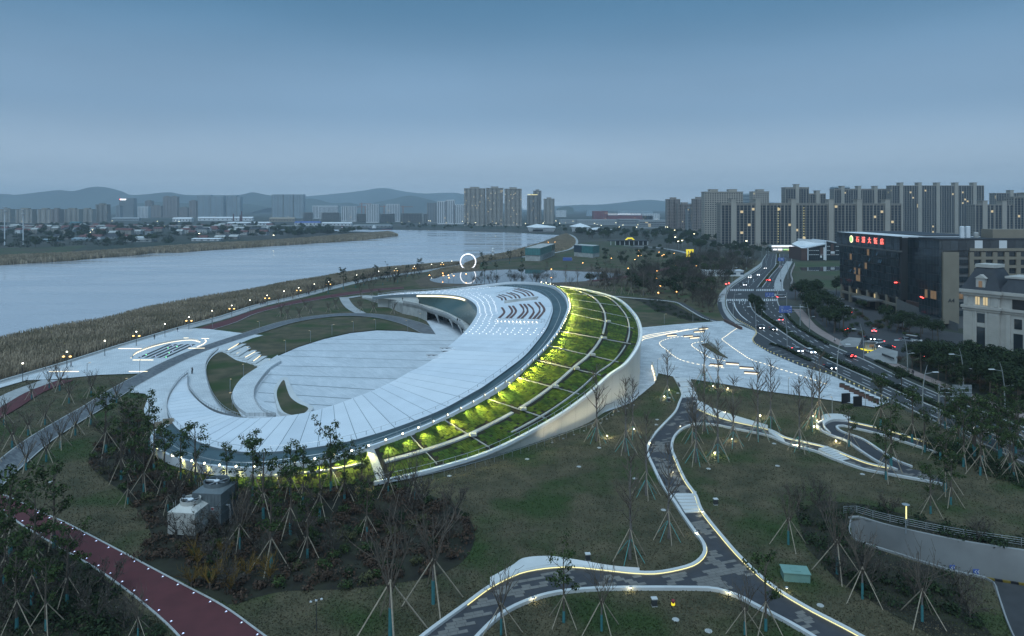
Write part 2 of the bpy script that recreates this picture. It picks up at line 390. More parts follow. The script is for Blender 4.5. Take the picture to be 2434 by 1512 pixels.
# ---- pond with brown banks behind the museum
sheet('pond_bank', P([(985, 668), (1030, 648), (1080, 636), (1130, 631), (1220, 634), (1300, 635), (1400, 634), (1470, 640), (1530, 650), (1500, 668), (1440, 676), (1380, 682), (1000, 682)]), 0.035, 'mud')
sheet('pond', catmull(P([(1022, 663), (1060, 652), (1120, 646), (1200, 641), (1290, 642), (1360, 645), (1440, 648), (1478, 653), (1450, 661), (1400, 668), (1290, 673), (1200, 675), (1100, 675), (1040, 672)]), 4, True), 0.05, 'pond_water')
# ---- riverside promenade, red track, white riverside plaza
prom_o = cpx(PROM_IN, 4); prom_i = offset(prom_o, -3.0); prom_i2 = offset(prom_o, 4.6)
ribbon('promenade', prom_o, prom_i2, 0.22, 'pale_paving', 0.2)
po = MB(); pa = offset(prom_o, -0.45); po.slab([Vector((p.x, p.y, 0.75)) for p in prom_o], [Vector((p.x, p.y, 0.75)) for p in pa], 0.8)
tag(po.build('river_parapet', 'kerb_white'), 'low white parapet wall along the riverside promenade above the reeds', 'wall')
PLAZA_W = [(-60, 934), (0, 916), (150, 870), (282, 828), (425, 785), (465, 782), (500, 784), (580, 794), (640, 800), (640, 900), (622, 1000), (480, 1040), (380, 1022), (356, 1004), (345, 993), (342, 975), (348, 958), (353, 946), (345, 938), (310, 935), (352, 889), (237, 893), (137, 903), (62, 906), (0, 924), (-60, 944)]
sheet('riverside_plaza', P(PLAZA_W), 0.25, 'plaza_stone_b')
tr_a = cpx([(465, 783), (525, 766), (608, 738), (683, 720), (758, 706), (830, 695), (905, 686), (960, 683)], 4)
tr_b = cpx([(500, 786), (560, 767), (608, 746), (683, 727), (758, 713), (830, 702), (905, 691), (960, 687)], 4)
ribbon('running_track', tr_a, tr_b, 0.24, 'track_red')
ribbon('track_edge', tr_b, offset(tr_b, -0.35), 0.26, 'kerb_grey')
tr2 = cpx([(140, 905), (62, 935), (0, 972), (-60, 1005), (-200, 1080)], 4)
ribbon('running_track', tr2, offset(tr2, 4.2), 0.24, 'track_red')
ribbon('side_path', offset(tr2, -0.1), offset(tr2, -4.6), 0.235, 'pale_paving')
# red bridge-like track in the park behind
tr3 = cpx([(1395, 668), (1450, 662), (1500, 655), (1540, 648), (1580, 638), (1620, 624), (1640, 612), (1632, 604)], 4)
ribbon('running_track', tr3, offset(tr3, -5.0), 0.3, 'track_red', 0.25)
tr4 = cpx([(1632, 604), (1610, 598), (1575, 592), (1540, 588), (1480, 585)], 4)
ribbon('park_road', tr4, offset(tr4, -6), 0.28, 'pale_paving')
# ---- dark granite path sweeping round the lawn
pc = cpx([(-220, 1330), (-60, 1180), (15, 1113), (87, 1053), (162, 1005), (225, 968), (287, 928), (350, 893), (425, 855), (500, 825), (608, 790), (683, 767), (758, 754), (833, 749), (908, 753.5), (971, 768), (1010, 784), (1040, 800)], 5)
wd_ = [2.6 + 1.1 * max(0, min(1, (i - 45) / 20)) for i in range(len(pc))]
pl = [a + (b - a) * w for a, b, w in zip(pc, offset(pc, 1), wd_)]; pr = [a + (b - a) * w for a, b, w in zip(pc, offset(pc, -1), wd_)]
ribbon('granite_path', pl, pr, 0.29, 'path_dark'); GPATH = pl + list(reversed(pr))
for s_, e_ in ((0, pl), (1, pr)):
    ribbon('path_edging', e_, offset(e_, 0.25 if s_ == 0 else -0.25), 0.30, 'kerb_grey')
br = cpx([(806, 708), (813, 722), (825, 735), (846, 747)], 4)
ribbon('branch_path', br, offset(br, 4.6), 0.27, 'pale_paving')
br = cpx([(812, 709), (860, 703), (905, 705), (950, 712)], 4)
ribbon('branch_path', br, offset(br, -4.5), 0.262, 'pale_paving')
# ---- bowl: tiled disc inside the crescent, with its raised ring
disc = P([(560, 990), (548, 955), (552, 930), (575, 906), (608, 886), (640, 860), (658, 850), (708, 828), (771, 808), (833, 794), (896, 787.5), (958, 789), (1008, 795), (1036, 797)]) + [G(1012, 762), G(1050, 757), G(1100, 770)] + P([(1130, 800), (1120, 860), (1000, 900), (900, 960), (800, 1000), (700, 1010)])
sheet('bowl_paving', disc, 0.31, 'bowl_stone')
for (ax, ay, bx_, by_) in ((666, 848, 1030, 860), (690, 836, 1075, 838), (735, 819, 1085, 822), (775, 808, 1082, 812), (640, 872, 1010, 878), (628, 893, 960, 904), (622, 912, 900, 930), (614, 936, 850, 952), (628, 958, 800, 968)):
    a, b = G(ax, ay), G(bx_, by_); t = (b - a).normalized(); nrm = Vector((-t.y, t.x, 0)) * 0.24
    ribbon('drain_strip', [a - nrm, b - nrm], [a + nrm, b + nrm], 0.325, 'drain_grey')
ring_o = cpx([(660, 852), (625, 874), (600, 890), (575, 908), (556, 934), (553, 955), (562, 975), (585, 993)], 4)
ring_i = cpx([(668, 866), (641, 883), (622, 905), (606, 930), (604, 948), (611, 966), (628, 984), (655, 993)], 4)
mbx = MB(); mbx.slab([Vector((p.x, p.y, 1.15)) for p in resample(ring_o, 28)], [Vector((p.x, p.y, 1.15)) for p in resample(ring_i, 28)], 0.85)
tag(mbx.build('bowl_ring_walk', 'plaza_stone_b'), kind='structure')
co = catmull(P([(651, 940), (656, 925), (668, 910), (679, 906), (685, 911), (691, 926), (701, 946), (718, 965), (745, 980), (720, 1000), (668, 993), (656, 968)]), 4, True)
ci = catmull(P([(658, 943), (665, 925), (675, 914), (681, 933), (690, 955), (708, 970), (733, 983), (710, 1000), (675, 992), (661, 965)]), 4, True)
mbx = MB(); mbx.prism(co, 0.3, 1.2)
tag(mbx.build('planter_kerb', 'kerb_white'), 'white teardrop planter kerb set in the tiled bowl', 'planter')
sheet('planter_lawn', ci, 1.22, 'lawn')
# ---- lawns between the paths
sheet('wedge_lawn', catmull(P([(528, 839), (505, 850), (491, 873), (493, 903), (505, 940), (526, 970), (552, 987), (574, 995), (562, 973), (551, 955), (553, 934), (574, 906), (604, 887), (614, 876), (590, 866), (560, 858)]), 3, True), 0.33, 'lawn')
sheet('upper_lawn', P([(562, 822), (600, 806), (660, 790), (720, 776), (790, 765), (850, 763), (905, 767), (950, 777), (990, 791), (1006, 794), (958, 787), (896, 785.5), (833, 792), (771, 806), (708, 826), (662, 846), (625, 862), (600, 842)]), 0.32, 'lawn')
# ---- white stone steps between the two lawns
A_, B_ = G(556, 822), G(640, 868)
for i in range(11):
    t = i / 10; c = A_.lerp(B_, t)
    px0 = (530 + 10.2 * i, 838 + 4.4 * i); px1 = (572 + 8.2 * i - (0 if i % 3 else 6), 817 + 4.9 * i)
    a, b = G(*px0), G(*px1); d = (b - a).normalized(); nrm = Vector((d.y, -d.x, 0)) * 0.85
    zt = 0.35 + 0.10 * (i % 2) + 0.25
    stp = thing('stone_step', 'white stone sitting step with a light strip between the two sloping lawns', 'step', (a.x, a.y, 0.3), group='white sitting steps between the lawns')
    mbx = MB(); mbx.slab([Vector((*(a - nrm).xy, zt)), Vector((*(b - nrm).xy, zt))], [Vector((*(a + nrm).xy, zt)), Vector((*(b + nrm).xy, zt))], zt - 0.25); mbx.build('tread', 'kerb_white', stp)
    if i % 2 == 0:
        e = nrm * 1.15; mbx = MB(); mbx.slab([Vector((*(a.lerp(b, .15) + nrm * 1.02).xy, zt - .1)), Vector((*(b.lerp(a, .15) + nrm * 1.02).xy, zt - .1))], [Vector((*(a.lerp(b, .15) + e).xy, zt - .1)), Vector((*(b.lerp(a, .15) + e).xy, zt - .1))], 0.1)
        mbx.build('light_strip', 'led_warm', stp)
# ---- forecourt plaza on the right
PLAZA_E = [(1440, 780), (1517, 781), (1600, 773), (1722, 764), (1764, 776), (1797, 790), (1789, 815), (1829, 841), (1900, 871), (1975, 894), (2050, 929), (2116, 957), (2080, 971), (2005, 958), (1920, 945), (1825, 933), (1720, 915), (1642, 903), (1604, 898), (1565, 889), (1556, 913), (1500, 960), (1430, 985), (1380, 960), (1400, 850)]
sheet('forecourt', P(PLAZA_E), 0.25, 'plaza_stone')
# ---- boulevard
LEp = [(1822, 604), (1811, 621), (1807, 636), (1774, 658), (1741, 680), (1728, 698), (1725, 720), (1731, 738), (1752, 762), (1796, 789), (1850, 822), (1912, 852), (1975, 882), (2050, 917), (2113, 948), (2188, 986), (2250, 1016), (2350, 1062), (2434, 1102), (2700, 1225)]
MLp = [(1846, 604), (1845, 621), (1843, 632), (1826, 652), (1800, 685), (1790, 699), (1784, 713), (1786, 729), (1798, 746), (1829, 768), (1873, 799), (1917, 827), (1961, 853), (2020, 880), (2076, 904), (2150, 938), (2225, 970), (2300, 1005), (2376, 1040), (2600, 1140)]
MRp = [(1852, 604), (1853, 621), (1852, 632), (1833, 654), (1808, 687), (1800, 700), (1813, 713), (1808, 729), (1818, 746), (1848, 768), (1890, 797), (1932, 823), (1978, 849), (2037, 876), (2094, 900), (2168, 933), (2245, 965), (2322, 999), (2400, 1034), (2625, 1132)]
REp = [(1885, 604), (1881, 621), (1864, 645), (1855, 669), (1851, 685), (1849, 700), (1849, 713), (1853, 727), (1874, 745), (1886, 766), (1920, 791), (1962, 815), (2005, 834), (2060, 858), (2110, 883), (2170, 911), (2230, 937), (2300, 966), (2370, 992), (2640, 1095)]
LE, ML, MR, RE = [cpx(p, 6) for p in (LEp, MLp, MRp, REp)]
rdm = MB(); rdm.loft([Vector((p.x, p.y, 0.06)) for p in LE], [Vector((p.x, p.y, 0.06)) for p in RE])
road = tag(rdm.build('boulevard', 'asphalt'), kind='structure')
cross_road = sheet('cross_road', P([(1849, 690), (1900, 688), (1960, 690), (2100, 700), (2100, 712), (1960, 705), (1900, 706), (1851, 716)]), 0.055, 'asphalt')
sheet('layby', P([(1797, 790), (1840, 803), (1938, 862), (1975, 884), (1900, 869), (1829, 840), (1789, 815)]), 0.07, 'asphalt_dark')
mk = MB()
def dash_line(A, B, f, d0, d1, w, s0, s1, z=0.075):
    pts = resample([a.lerp(b, f) for a, b in zip(A, B)], step=1.0)
    n = len(pts); i = int(n * s0)
    while i < n * s1 - 1:
        a = pts[i]; j = min(n - 1, i + d0); b = pts[j]; t = (b - a)
        if t.length > 0.1:
            t.normalize(); q = Vector((-t.y, t.x, 0)) * w / 2
            mk.quad((*(a - q).xy, z), (*(a + q).xy, z), (*(b + q).xy, z), (*(b - q).xy, z))
        i += d0 + d1
def frac(Aw, px):
    # fraction along a resampled edge whose row is nearest to the trace row
    pts = resample(Aw, step=1.0); best = min(range(len(pts)), key=lambda k: abs((YH + F * H / pts[k].y) - px)); return best / len(pts)
j0, j1 = frac(LE, 686), frac(LE, 714)
for A, B in ((LE, ML), (MR, RE)):
    for f in (1 / 3, 2 / 3):
        dash_line(A, B, f, 4, 6, 0.22, 0.0, j0, 0.075); dash_line(A, B, f, 4, 6, 0.22, j1, 1.0, 0.075)
    for f in (0.035, 0.965):
        dash_line(A, B, f, 6, 0, 0.2, 0.0, j0, 0.075); dash_line(A, B, f, 6, 0, 0.2, j1, 1.0, 0.075)
dash_line(LE, ML, 0.33, 14, 0, 0.5, frac(LE, 722), frac(LE, 760), 0.08)
for (x0, x1, y0, y1) in ((1736, 1793, 687.5, 692), (1798, 1866, 687.5, 692), (1727, 1779, 711, 716), (1816, 1848, 711, 716)):
    n = int((x1 - x0) / 4.2)
    for k in range(n):
        xa = x0 + (x1 - x0) * k / n; a, b, c, d = G(xa, y1), G(xa + 2.1, y1), G(xa + 2.6, y0), G(xa + 0.5, y0)
        mk.quad(*[(p.x, p.y, 0.076) for p in (a, b, c, d)])
for (x, y) in ((1757, 719), (1770, 719), (1742, 720), (1765, 675), (1778, 671), (1790, 667)):      # turn arrows
    a, b = G(x, y + 4), G(x + 1.2, y - 3)
    t = (b - a).normalized(); q = Vector((-t.y, t.x, 0))
    mk.quad(*[(*p.xy, 0.078) for p in (a - q * .12, a + q * .12, b + q * .12, b - q * .12)])
    c = b + t * 1.6; mk.add([(*(b - q * .5).xy, 0.078), (*(b + q * .5).xy, 0.078), (*c.xy, 0.078)], [(0, 1, 2)])
for k in range(7):                                                                                # layby bays
    a, b = G(1822 + 16 * k, 829 + 7.4 * k), G(1842 + 15 * k, 826 + 7.8 * k)
    t = (b - a).normalized(); q = Vector((-t.y, t.x, 0)) * .07; mk.quad(*[(*p.xy, 0.082) for p in (a - q, a + q, b + q, b - q)])
a, b = G(1822, 829), G(1938, 884)
tag(mk.build('road_marking', 'paint_white', road), kind='stuff')
kb = MB()
for E, o in ((LE, 0.25), (ML, -0.25), (MR, 0.25), (RE, -0.25)):
    pts = resample(E, step=2.0); n = len(pts)
    segs = [(0, int(n * j0)), (int(n * j1), n)] if E in (ML, MR) else [(0, n)]
    for s0, s1 in segs:
        q = pts[s0:s1]; kb.slab([Vector((p.x, p.y, 0.2)) for p in q], [Vector((p.x, p.y, 0.2)) for p in offset(q, o)], 0.2)
kb.build('kerb', 'kerb_grey', road)
med = []
for s0, s1 in ((0, j0), (j1, 1)):
    a, b = resample(ML, 160), resample(MR, 160); i0, i1 = int(160 * s0), int(160 * s1)
    ribbon('median', a[i0:i1 + 1], b[i0:i1 + 1], 0.16, 'soil', 0.15); med.append((a[i0:i1 + 1], b[i0:i1 + 1]))
# pavements beside the boulevard
lw_o = cpx([(1811, 622), (1800, 632), (1766, 654), (1732, 678), (1712, 698), (1705, 716), (1709, 738), (1722, 760), (1741, 769)], 5); lw_i = cpx([(1813, 623), (1804, 636), (1771, 658), (1738, 680), (1726, 698), (1723, 720), (1729, 738), (1748, 762), (1766, 772)], 5)
ribbon('pavement', resample(lw_o, 60), resample(lw_i, 60), 0.15, 'pale_paving', 0.15)
a_ = cpx([(1715, 718), (1719, 738), (1732, 758), (1748, 769)], 5); ribbon('cycle_lane', a_, offset(a_, -2.0), 0.17, 'asphalt_dark')
rw = cpx([(1884, 622), (1872, 645), (1862, 669), (1862, 690)], 5); ribbon('pavement', rw, offset(rw, -5), 0.15, 'pale_paving', 0.15)
rw = cpx([(1885, 735), (1897, 750), (1913, 772), (1940, 792), (1975, 812), (1995, 822)], 5); ribbon('pavement', rw, offset(rw, 4), 0.15, 'pink_paving', 0.15)
rw = cpx([(2085, 858), (2138, 881), (2225, 919), (2325, 959), (2434, 1000), (2640, 1076)], 5); ribbon('pavement', rw, offset(rw, 4.2), 0.15, 'pink_paving', 0.15)
# car park and drive in front of the hotel
sheet('car_park', P([(1900, 706), (2009, 715), (2080, 738), (2160, 775), (2300, 795), (2300, 812), (2330, 845), (2225, 830), (2160, 842), (2110, 868), (2060, 855), (2010, 832), (1985, 812), (1960, 780), (1925, 748)]), 0.045, 'asphalt')
# building-site ground behind the cross road
sheet('vacant_lot', P([(1888, 622), (2010, 618), (2012, 690), (1905, 686), (1880, 660)]), 0.04, 'field_green')
sheet('site_pool', P([(1900, 636), (2006, 633), (2008, 642), (1960, 645), (1905, 643)]), 0.055, 'pond_water')
# ---- foreground winding path with kerbs and lights
PATH = [(1604, 898), (1614, 915), (1624, 938), (1617, 960), (1607, 983), (1579, 1013), (1557, 1038), (1544, 1063), (1544, 1085), (1556, 1112), (1574, 1149), (1606, 1195), (1627, 1228), (1656, 1269), (1674, 1292), (1680, 1315), (1668, 1336), (1639, 1353), (1568, 1368), (1510, 1368), (1451, 1362), (1363, 1353), (1305, 1355), (1250, 1364), (1217, 1376), (1165, 1403), (1106, 1447), (1018, 1512), (930, 1590)]
PATH_B = [(1070, 1590), (1135, 1512), (1194, 1459), (1261, 1427), (1319, 1411), (1393, 1403), (1480, 1400), (1627, 1400), (1700, 1403), (1759, 1421), (1802, 1444), (1850, 1468), (1928, 1512), (2040, 1585)]
PATH_C = [(2150, 1585), (2030, 1512), (1913, 1450), (1825, 1394), (1759, 1333), (1715, 1283), (1665, 1219), (1650, 1181), (1624, 1143), (1602, 1093), (1594, 1068), (1599, 1043), (1617, 1023), (1642, 1011)]
PATH_D = [(1642, 1011), (1667, 1009), (1704, 1012), (1742, 1020), (1825, 1037), (1875, 1058), (1938, 1074), (1976, 1090), (2025, 1108), (2060, 1119), (2118, 1130), (2191, 1143), (2240, 1153)]
PATH_E = [(2244, 1140), (2191, 1119), (2133, 1090), (2100, 1068), (2068, 1048), (2040, 1034), (2010, 1030)]
PATH_F = [(1657, 975), (1692, 990), (1742, 1005), (1825, 1024), (1863, 1043), (1913, 1055), (1965, 1068), (2035, 1096), (2075, 1109), (2108, 1114), (2090, 1100), (2060, 1080), (2025, 1055), (1985, 1040)]
PATH_G = [(1636, 900), (1642, 918), (1652, 943), (1655, 960), (1657, 975)]
pe = {k: cpx(v, 5) for k, v in dict(a=PATH, b=PATH_B, c=PATH_C, d=PATH_D, g=PATH_G).items()}
fE = cpx([(1657, 975), (1692, 990), (1742, 1005), (1825, 1024), (1863, 1043), (1913, 1055), (1965, 1068), (2035, 1096), (2075, 1109), (2112, 1116)], 5)
poly_main = pe['a'] + pe['b'] + pe['c'] + list(reversed(pe['g'] + [])) [:0]
poly_main = pe['a'] + pe['b'] + pe['c'][:-1] + [G(1642, 1011), G(1657, 975)] + list(reversed(pe['g']))[1:]
sheet('winding_path', poly_main, 0.10, 'paver_dark')
path_d = [p for p in pe['d']]
poly_side = [G(1657, 975)] + fE[1:] + P([(2150, 1112), (2191, 1121), (2244, 1140), (2240, 1153)]) + list(reversed(path_d))
sheet('winding_path', poly_side, 0.105, 'paver_dark')
lp = cpx([(2250, 1078), (2170, 1052), (2100, 1030), (2040, 1016), (2000, 1008), (1972, 1010), (1966, 1018), (1985, 1032), (2030, 1048), (2070, 1075), (2110, 1100), (2150, 1116)], 5)
ribbon('winding_path', offset(lp, 1.7), offset(lp, -1.7), 0.112, 'paver_dark'); LPATH = offset(lp, 2.2) + list(reversed(offset(lp, -2.2)))
# lighter pavers: the 300 largest in view as pieces of the path, the rest together
box_me = MB().box((0, 0, 0), (1.16, 0.56, 0.03)).build('paver', 'paver_light'); pme = box_me.data; bpy.data.objects.remove(box_me)
wpath = [o for o in COL.objects if o.name.startswith('winding_path')]
rng = random.Random(3); cand = []
ang = 0.32; ca, sa = math.cos(ang), math.sin(ang)
polys2 = [[(p.x, p.y) for p in poly_main], [(p.x, p.y) for p in poly_side]]
from mathutils import noise as mnoise
for iu in range(-160, 200):
    for iv in range(60, 420):
        u = iu * 0.6 + (0.3 if iv % 2 else 0); v = iv * 0.6
        x = u * ca - v * sa; y = u * sa + v * ca
        if y > 215 or y < 68 or x < -20 or x > 140: continue
        nn = mnoise.noise(Vector((x * 0.28, y * 0.28, 1.7))) + rng.uniform(-0.28, 0.28)
        if nn < 0.02 or iu % 2: continue
        for k, pg in enumerate(polys2):
            if all(inpoly(x + dx, y + dy, pg) for dx, dy in ((0.5, 0.3), (-0.5, -0.3), (.5, -.3), (-.5, .3))): cand.append((y, x, k))
cand.sort(); far = MB()
for n, (y, x, k) in enumerate(cand):
    if n < 300:
        o = bpy.data.objects.new('paver', pme); COL.objects.link(o); o.parent = wpath[k]; o.location = (x, y, 0.115); o.rotation_euler = (0, 0, ang)
    else: far.box((x, y, 0.115), (1.16, 0.56, 0.03), ang)
tag(far.build('far_pavers', 'paver_light', wpath[0]), kind='stuff')
# white kerbs with light strips underneath
def kerb(pts, side, w=0.48, h=0.42, lit=True, name='white path kerb', lit_rng=(0.0, 1.0)):
    q = resample(pts, step=1.2); o = offset(q, side * w)
    m_ = MB(); m_.slab([Vector((p.x, p.y, h)) for p in q], [Vector((p.x, p.y, h)) for p in o], h)
    k = m_.build('path_kerb', 'kerb_white'); tag(k, kind='structure')
    if lit:
        n = len(q); i0, i1 = int(n * lit_rng[0]), int(n * lit_rng[1]); qq = q[i0:i1]
        m_ = MB(); m_.slab([Vector((p.x, p.y, h - .12)) for p in offset(qq, -side * 0.01)], [Vector((p.x, p.y, h - .12)) for p in offset(qq, -side * 0.06)], 0.06)
        m_.build('light_strip', 'led_yellow', k)
    return k
kerb(pe['a'], -1, lit=True, lit_rng=(0.62, 0.92)); kerb(pe['b'], 1 if False else -1, lit=False)
kerb(pe['c'], -1, lit=True, lit_rng=(0.02, 0.75)); kerb(pe['d'], 1 if False else -1, lit=True, lit_rng=(0.45, .95)); kerb(fE, 1, lit=True); kerb(pe['g'], 1, lit=False)
kerb(offset(lp, 1.7), 1, lit=False); kerb(offset(lp, -1.7), -1, lit=True, lit_rng=(0.0, 0.4))
wb_a = cpx([(1165, 1386), (1217, 1357), (1246, 1339), (1305, 1334.5), (1363, 1342), (1451, 1357), (1520, 1363)], 5); wb_b = cpx([(1165, 1399), (1217, 1371), (1250, 1360), (1305, 1350), (1363, 1349), (1451, 1359), (1520, 1364)], 5)
mbx = MB(); mbx.slab([Vector((p.x, p.y, 0.75)) for p in wb_a], [Vector((p.x, p.y, 0.46)) for p in wb_b], 0.44); tag(mbx.build('seat_wall', 'kerb_white'), 'broad white curving seat wall swelling out of the path kerb', 'wall')
wb_a = cpx([(1655, 958), (1668, 962), (1692, 975), (1742, 993), (1825, 1018)], 5); wb_b = cpx([(1657, 974), (1668, 980), (1692, 989), (1742, 1004), (1825, 1023)], 5)
mbx = MB(); mbx.slab([Vector((p.x, p.y, 0.7)) for p in wb_a], [Vector((p.x, p.y, 0.46)) for p in wb_b], 0.44); tag(mbx.build('seat_wall', 'kerb_white'), 'long tapering white seat wall beside the path fork', 'wall')
ov = catmull(P([(1953, 996), (1970, 990), (2000, 991), (2022, 998), (2010, 1004), (1985, 1003), (1968, 1008), (1960, 1018), (1975, 1035), (1960, 1024)]), 3, True)
mbx = MB(); mbx.prism(ov, 0.05, 0.65); tag(mbx.build('seat_wall', 'kerb_white'), 'white hook-shaped seat wall round the end of the looping path', 'wall')
def stairs(px_a, px_b, px_c, px_d, n, label):
    """a flight of stone steps in the path: a-b is the upper edge, c-d the lower edge"""
    st = thing('path_stairs', label, 'stairs', G(*px_a))
    for i in range(n):
        t0, t1 = i / n, (i + 0.94) / n; z = 0.12 + 0.10 * (n - i)
        A = [G(*px_a).lerp(G(*px_c), t0), G(*px_b).lerp(G(*px_d), t0)]; B = [G(*px_a).lerp(G(*px_c), t1), G(*px_b).lerp(G(*px_d), t1)]
        m_ = MB(); m_.slab([Vector((p.x, p.y, z)) for p in A], [Vector((p.x, p.y, z)) for p in B], z - .05); m_.build('step', 'kerb_white', st)
    return st
stairs((1600, 1183), (1648, 1183), (1629, 1222), (1664, 1220), 6, 'pale stone stairs of six steps crossing the winding path')
stairs((1606, 902), (1638, 902), (1623, 948), (1652, 945), 4, 'four pale landing steps where the winding path leaves the forecourt')
stairs((1826, 1026), (1829, 1036), (1862, 1043), (1868, 1055), 6, 'pale stone stairs on the side path near the fork')
stairs((1966, 1070), (1945, 1076), (2020, 1093), (1998, 1098), 7, 'pale stone stairs on the side path below the looping path')
# red track with ground lights, bottom left
t1 = cpx([(-200, 1108), (0, 1176), (53, 1198), (97, 1220), (155, 1245), (263, 1301), (351, 1348), (439, 1395), (527, 1442), (608, 1500), (700, 1570)], 4); t2 = cpx([(-200, 1130), (0, 1216), (59, 1251), (117, 1286), (220, 1345), (293, 1395), (366, 1453), (425, 1509), (480, 1580)], 4)
t1r, t2r = resample(t1, 80), resample(t2, 80)
ribbon('running_track', t1r, t2r, 0.08, 'track_red'); ribbon('track_edge', t1r, offset(t1r, 0.25), 0.12, 'kerb_grey', 0.1); ribbon('track_edge', t2r, offset(t2r, -0.25), 0.12, 'kerb_grey', 0.1)
# planting bed with shrubs round the cooling towers
BED = [(211, 1100), (249, 1140), (300, 1180), (360, 1270), (330, 1330), (440, 1385), (540, 1436), (608, 1421), (682, 1406), (813, 1402), (901, 1392), (1018, 1374), (1092, 1342), (1124, 1298), (1127, 1257), (1100, 1216), (1048, 1187), (974, 1169), (900, 1160), (780, 1172), (600, 1172), (480, 1160), (400, 1125), (360, 1080), (345, 1035), (320, 985), (290, 1010), (230, 1055)]
sheet('planting_bed', catmull(P(BED), 4, True), 0.045, 'soil')
sheet('planting_bed', P([(1890, 1215), (1960, 1190), (2060, 1200), (2300, 1262), (2434, 1290), (2560, 1310), (2560, 1330), (2434, 1312), (2279, 1288), (2118, 1253), (2045, 1231), (2015, 1236), (2022, 1282), (2130, 1322), (2262, 1364), (2300, 1440), (2360, 1512), (2300, 1560), (2120, 1460), (1990, 1380), (1915, 1300)]), 0.045, 'soil')
sheet('planting_bed', P([(1490, 712), (1520, 716), (1560, 740), (1615, 755), (1640, 764), (1700, 764), (1640, 745), (1600, 722), (1560, 706)]), 0.05, 'soil')
sheet('planting_bed', P([(-100, 1300), (100, 1290), (215, 1350), (300, 1420), (400, 1520), (420, 1600), (-100, 1600)]), 0.045, 'soil')
# path beside the bare lawn behind the forecourt
b5 = cpx([(1725, 767), (1690, 758), (1660, 742), (1640, 730), (1615, 718), (1560, 712), (1500, 707), (1450, 702)], 5); ribbon('garden_path', b5, offset(b5, 2.6), 0.09, 'paver_dark'); kerb(offset(b5, 2.6), 1, 0.4, 0.3, True)
# ================================================================== MUSEUM (crescent building)
mus = thing('museum', 'crescent-shaped white roofed museum with a planted green slope and curving rooftop walk', 'building', (0, 180, 0))
ROOF = [((447, 889), .35, (446, 890), .35), ((447, 915), .6, (420, 915), .7), ((450, 930), .8, (410, 933), .9), ((462, 945), 1.0, (400, 955), 1.1), ((485, 965), 1.2, (398, 975), 1.3),
        ((510, 980), 1.4, (405, 995), 1.5), ((530, 986), 1.6, (420, 1017), 1.7), ((562, 992), 1.8, (457, 1043), 1.9), ((582, 994), 1.9, (480, 1054), 2.0), ((608, 995), 2.0, (512, 1064), 2.2),
        ((640, 993), 2.0, (555, 1072), 2.4), ((671, 990), 2.1, (593, 1075), 2.6), ((708, 985), 2.2, (651, 1074), 2.8), ((747, 977), 2.3, (723, 1067), 3.0), ((788, 965), 2.5, (793, 1056), 3.3),
        ((807, 959), 2.7, (831, 1049), 3.5), ((828, 951), 2.9, (871, 1038), 3.8), ((860, 939), 3.3, (936, 1018), 4.7), ((893, 926), 4.2, (1010, 991), 6.0), ((921, 913), 4.8, (1060, 969), 7.0),
        ((943, 902), 5.5, (1118, 937), 8.3), ((971, 886), 6.3, (1155, 915), 9.3), ((1018, 862), 7.4, (1217, 870), 11.0), ((1055, 833), 8.7, (1250, 843), 12.2), ((1090, 803), 10.0, (1280, 808), 13.5),
        ((1113, 779), 11.3, (1299, 781), 14.4), ((1131, 752), 12, (1309, 757), 15.0), ((1134, 738), 12, (1314, 738), 15.4), ((1130, 725), 12, (1311, 721), 15.6), ((1117, 714), 12, (1297, 705), 15.7),
        ((1096, 705), 12.3, (1262, 690), 15.4), ((1058, 700), 11.4, (1190, 681), 14.0), ((993, 699), 9.2, (1080, 689), 11.3), ((933, 701), 6.8, (985, 695), 8.2), ((885, 706), 5.0, (900, 703), 5.4)]
RI = catmull([G(*a, z) for a, z, b, w in ROOF], 8); RO = catmull([G(*b, w) for a, z, b, w in ROOF], 8)
def roof_pt(i, t):
    """point on the roof: station i (float, in trace stations), t 0 inner .. 1 outer"""
    k = max(0, min(len(RI) - 1.001, i * 8)); j = int(k); f = k - j
    a = RI[j].lerp(RI[j + 1], f); b = RO[j].lerp(RO[j + 1], f); p = a.lerp(b, t)
    return p
# structural shell under the panels
sh = MB(); sh.loft(RI, RO)
D0 = [Vector((p.x, p.y, max(0.25, p.z - 1.3))) for p in RI]; D1 = [Vector((p.x, p.y, max(0.25, p.z - 1.5))) for p in RO]
sh.loft(RI, D0); sh.loft(RO, D1); sh.loft(D0, D1)
shell = sh.build('roof_deck', 'seam_dark', mus)
# panels: evenly laid strips between thin recessed joints
NP = 100
base_len = [0.0]
mid = [a.lerp(b, 0.5) for a, b in zip(RI, RO)]
for a, b in zip(mid, mid[1:]): base_len.append(base_len[-1] + (b - a).length)
def mid_at(s):
    s = max(0, min(base_len[-1], s)); j = max(0, min(len(base_len) - 2, int(np.searchsorted(base_len, s)) - 1)); seg = base_len[j + 1] - base_len[j]
    return (j + (s - base_len[j]) / max(seg, 1e-6)) / 8.0
tot = base_len[-1]
for k in range(NP):
    s0, s1 = tot * k / NP, tot * (k + 1) / NP - 0.12
    A, B, A2, B2 = [], [], [], []
    for q in range(5):
        i = mid_at(s0 + (s1 - s0) * q / 4); p0, p1 = roof_pt(i, 0.0), roof_pt(i, 1.0)
        A.append(p0 + Vector((0, 0, .06))); B.append(p1 + Vector((0, 0, .06)))
    m_ = MB(); m_.slab(A, B, 0.05); m_.build('roof_panel', ('roof_white', 'roof_white', 'roof_white_b', 'roof_white_c')[(k * 7 + k // 3) % 4], mus)
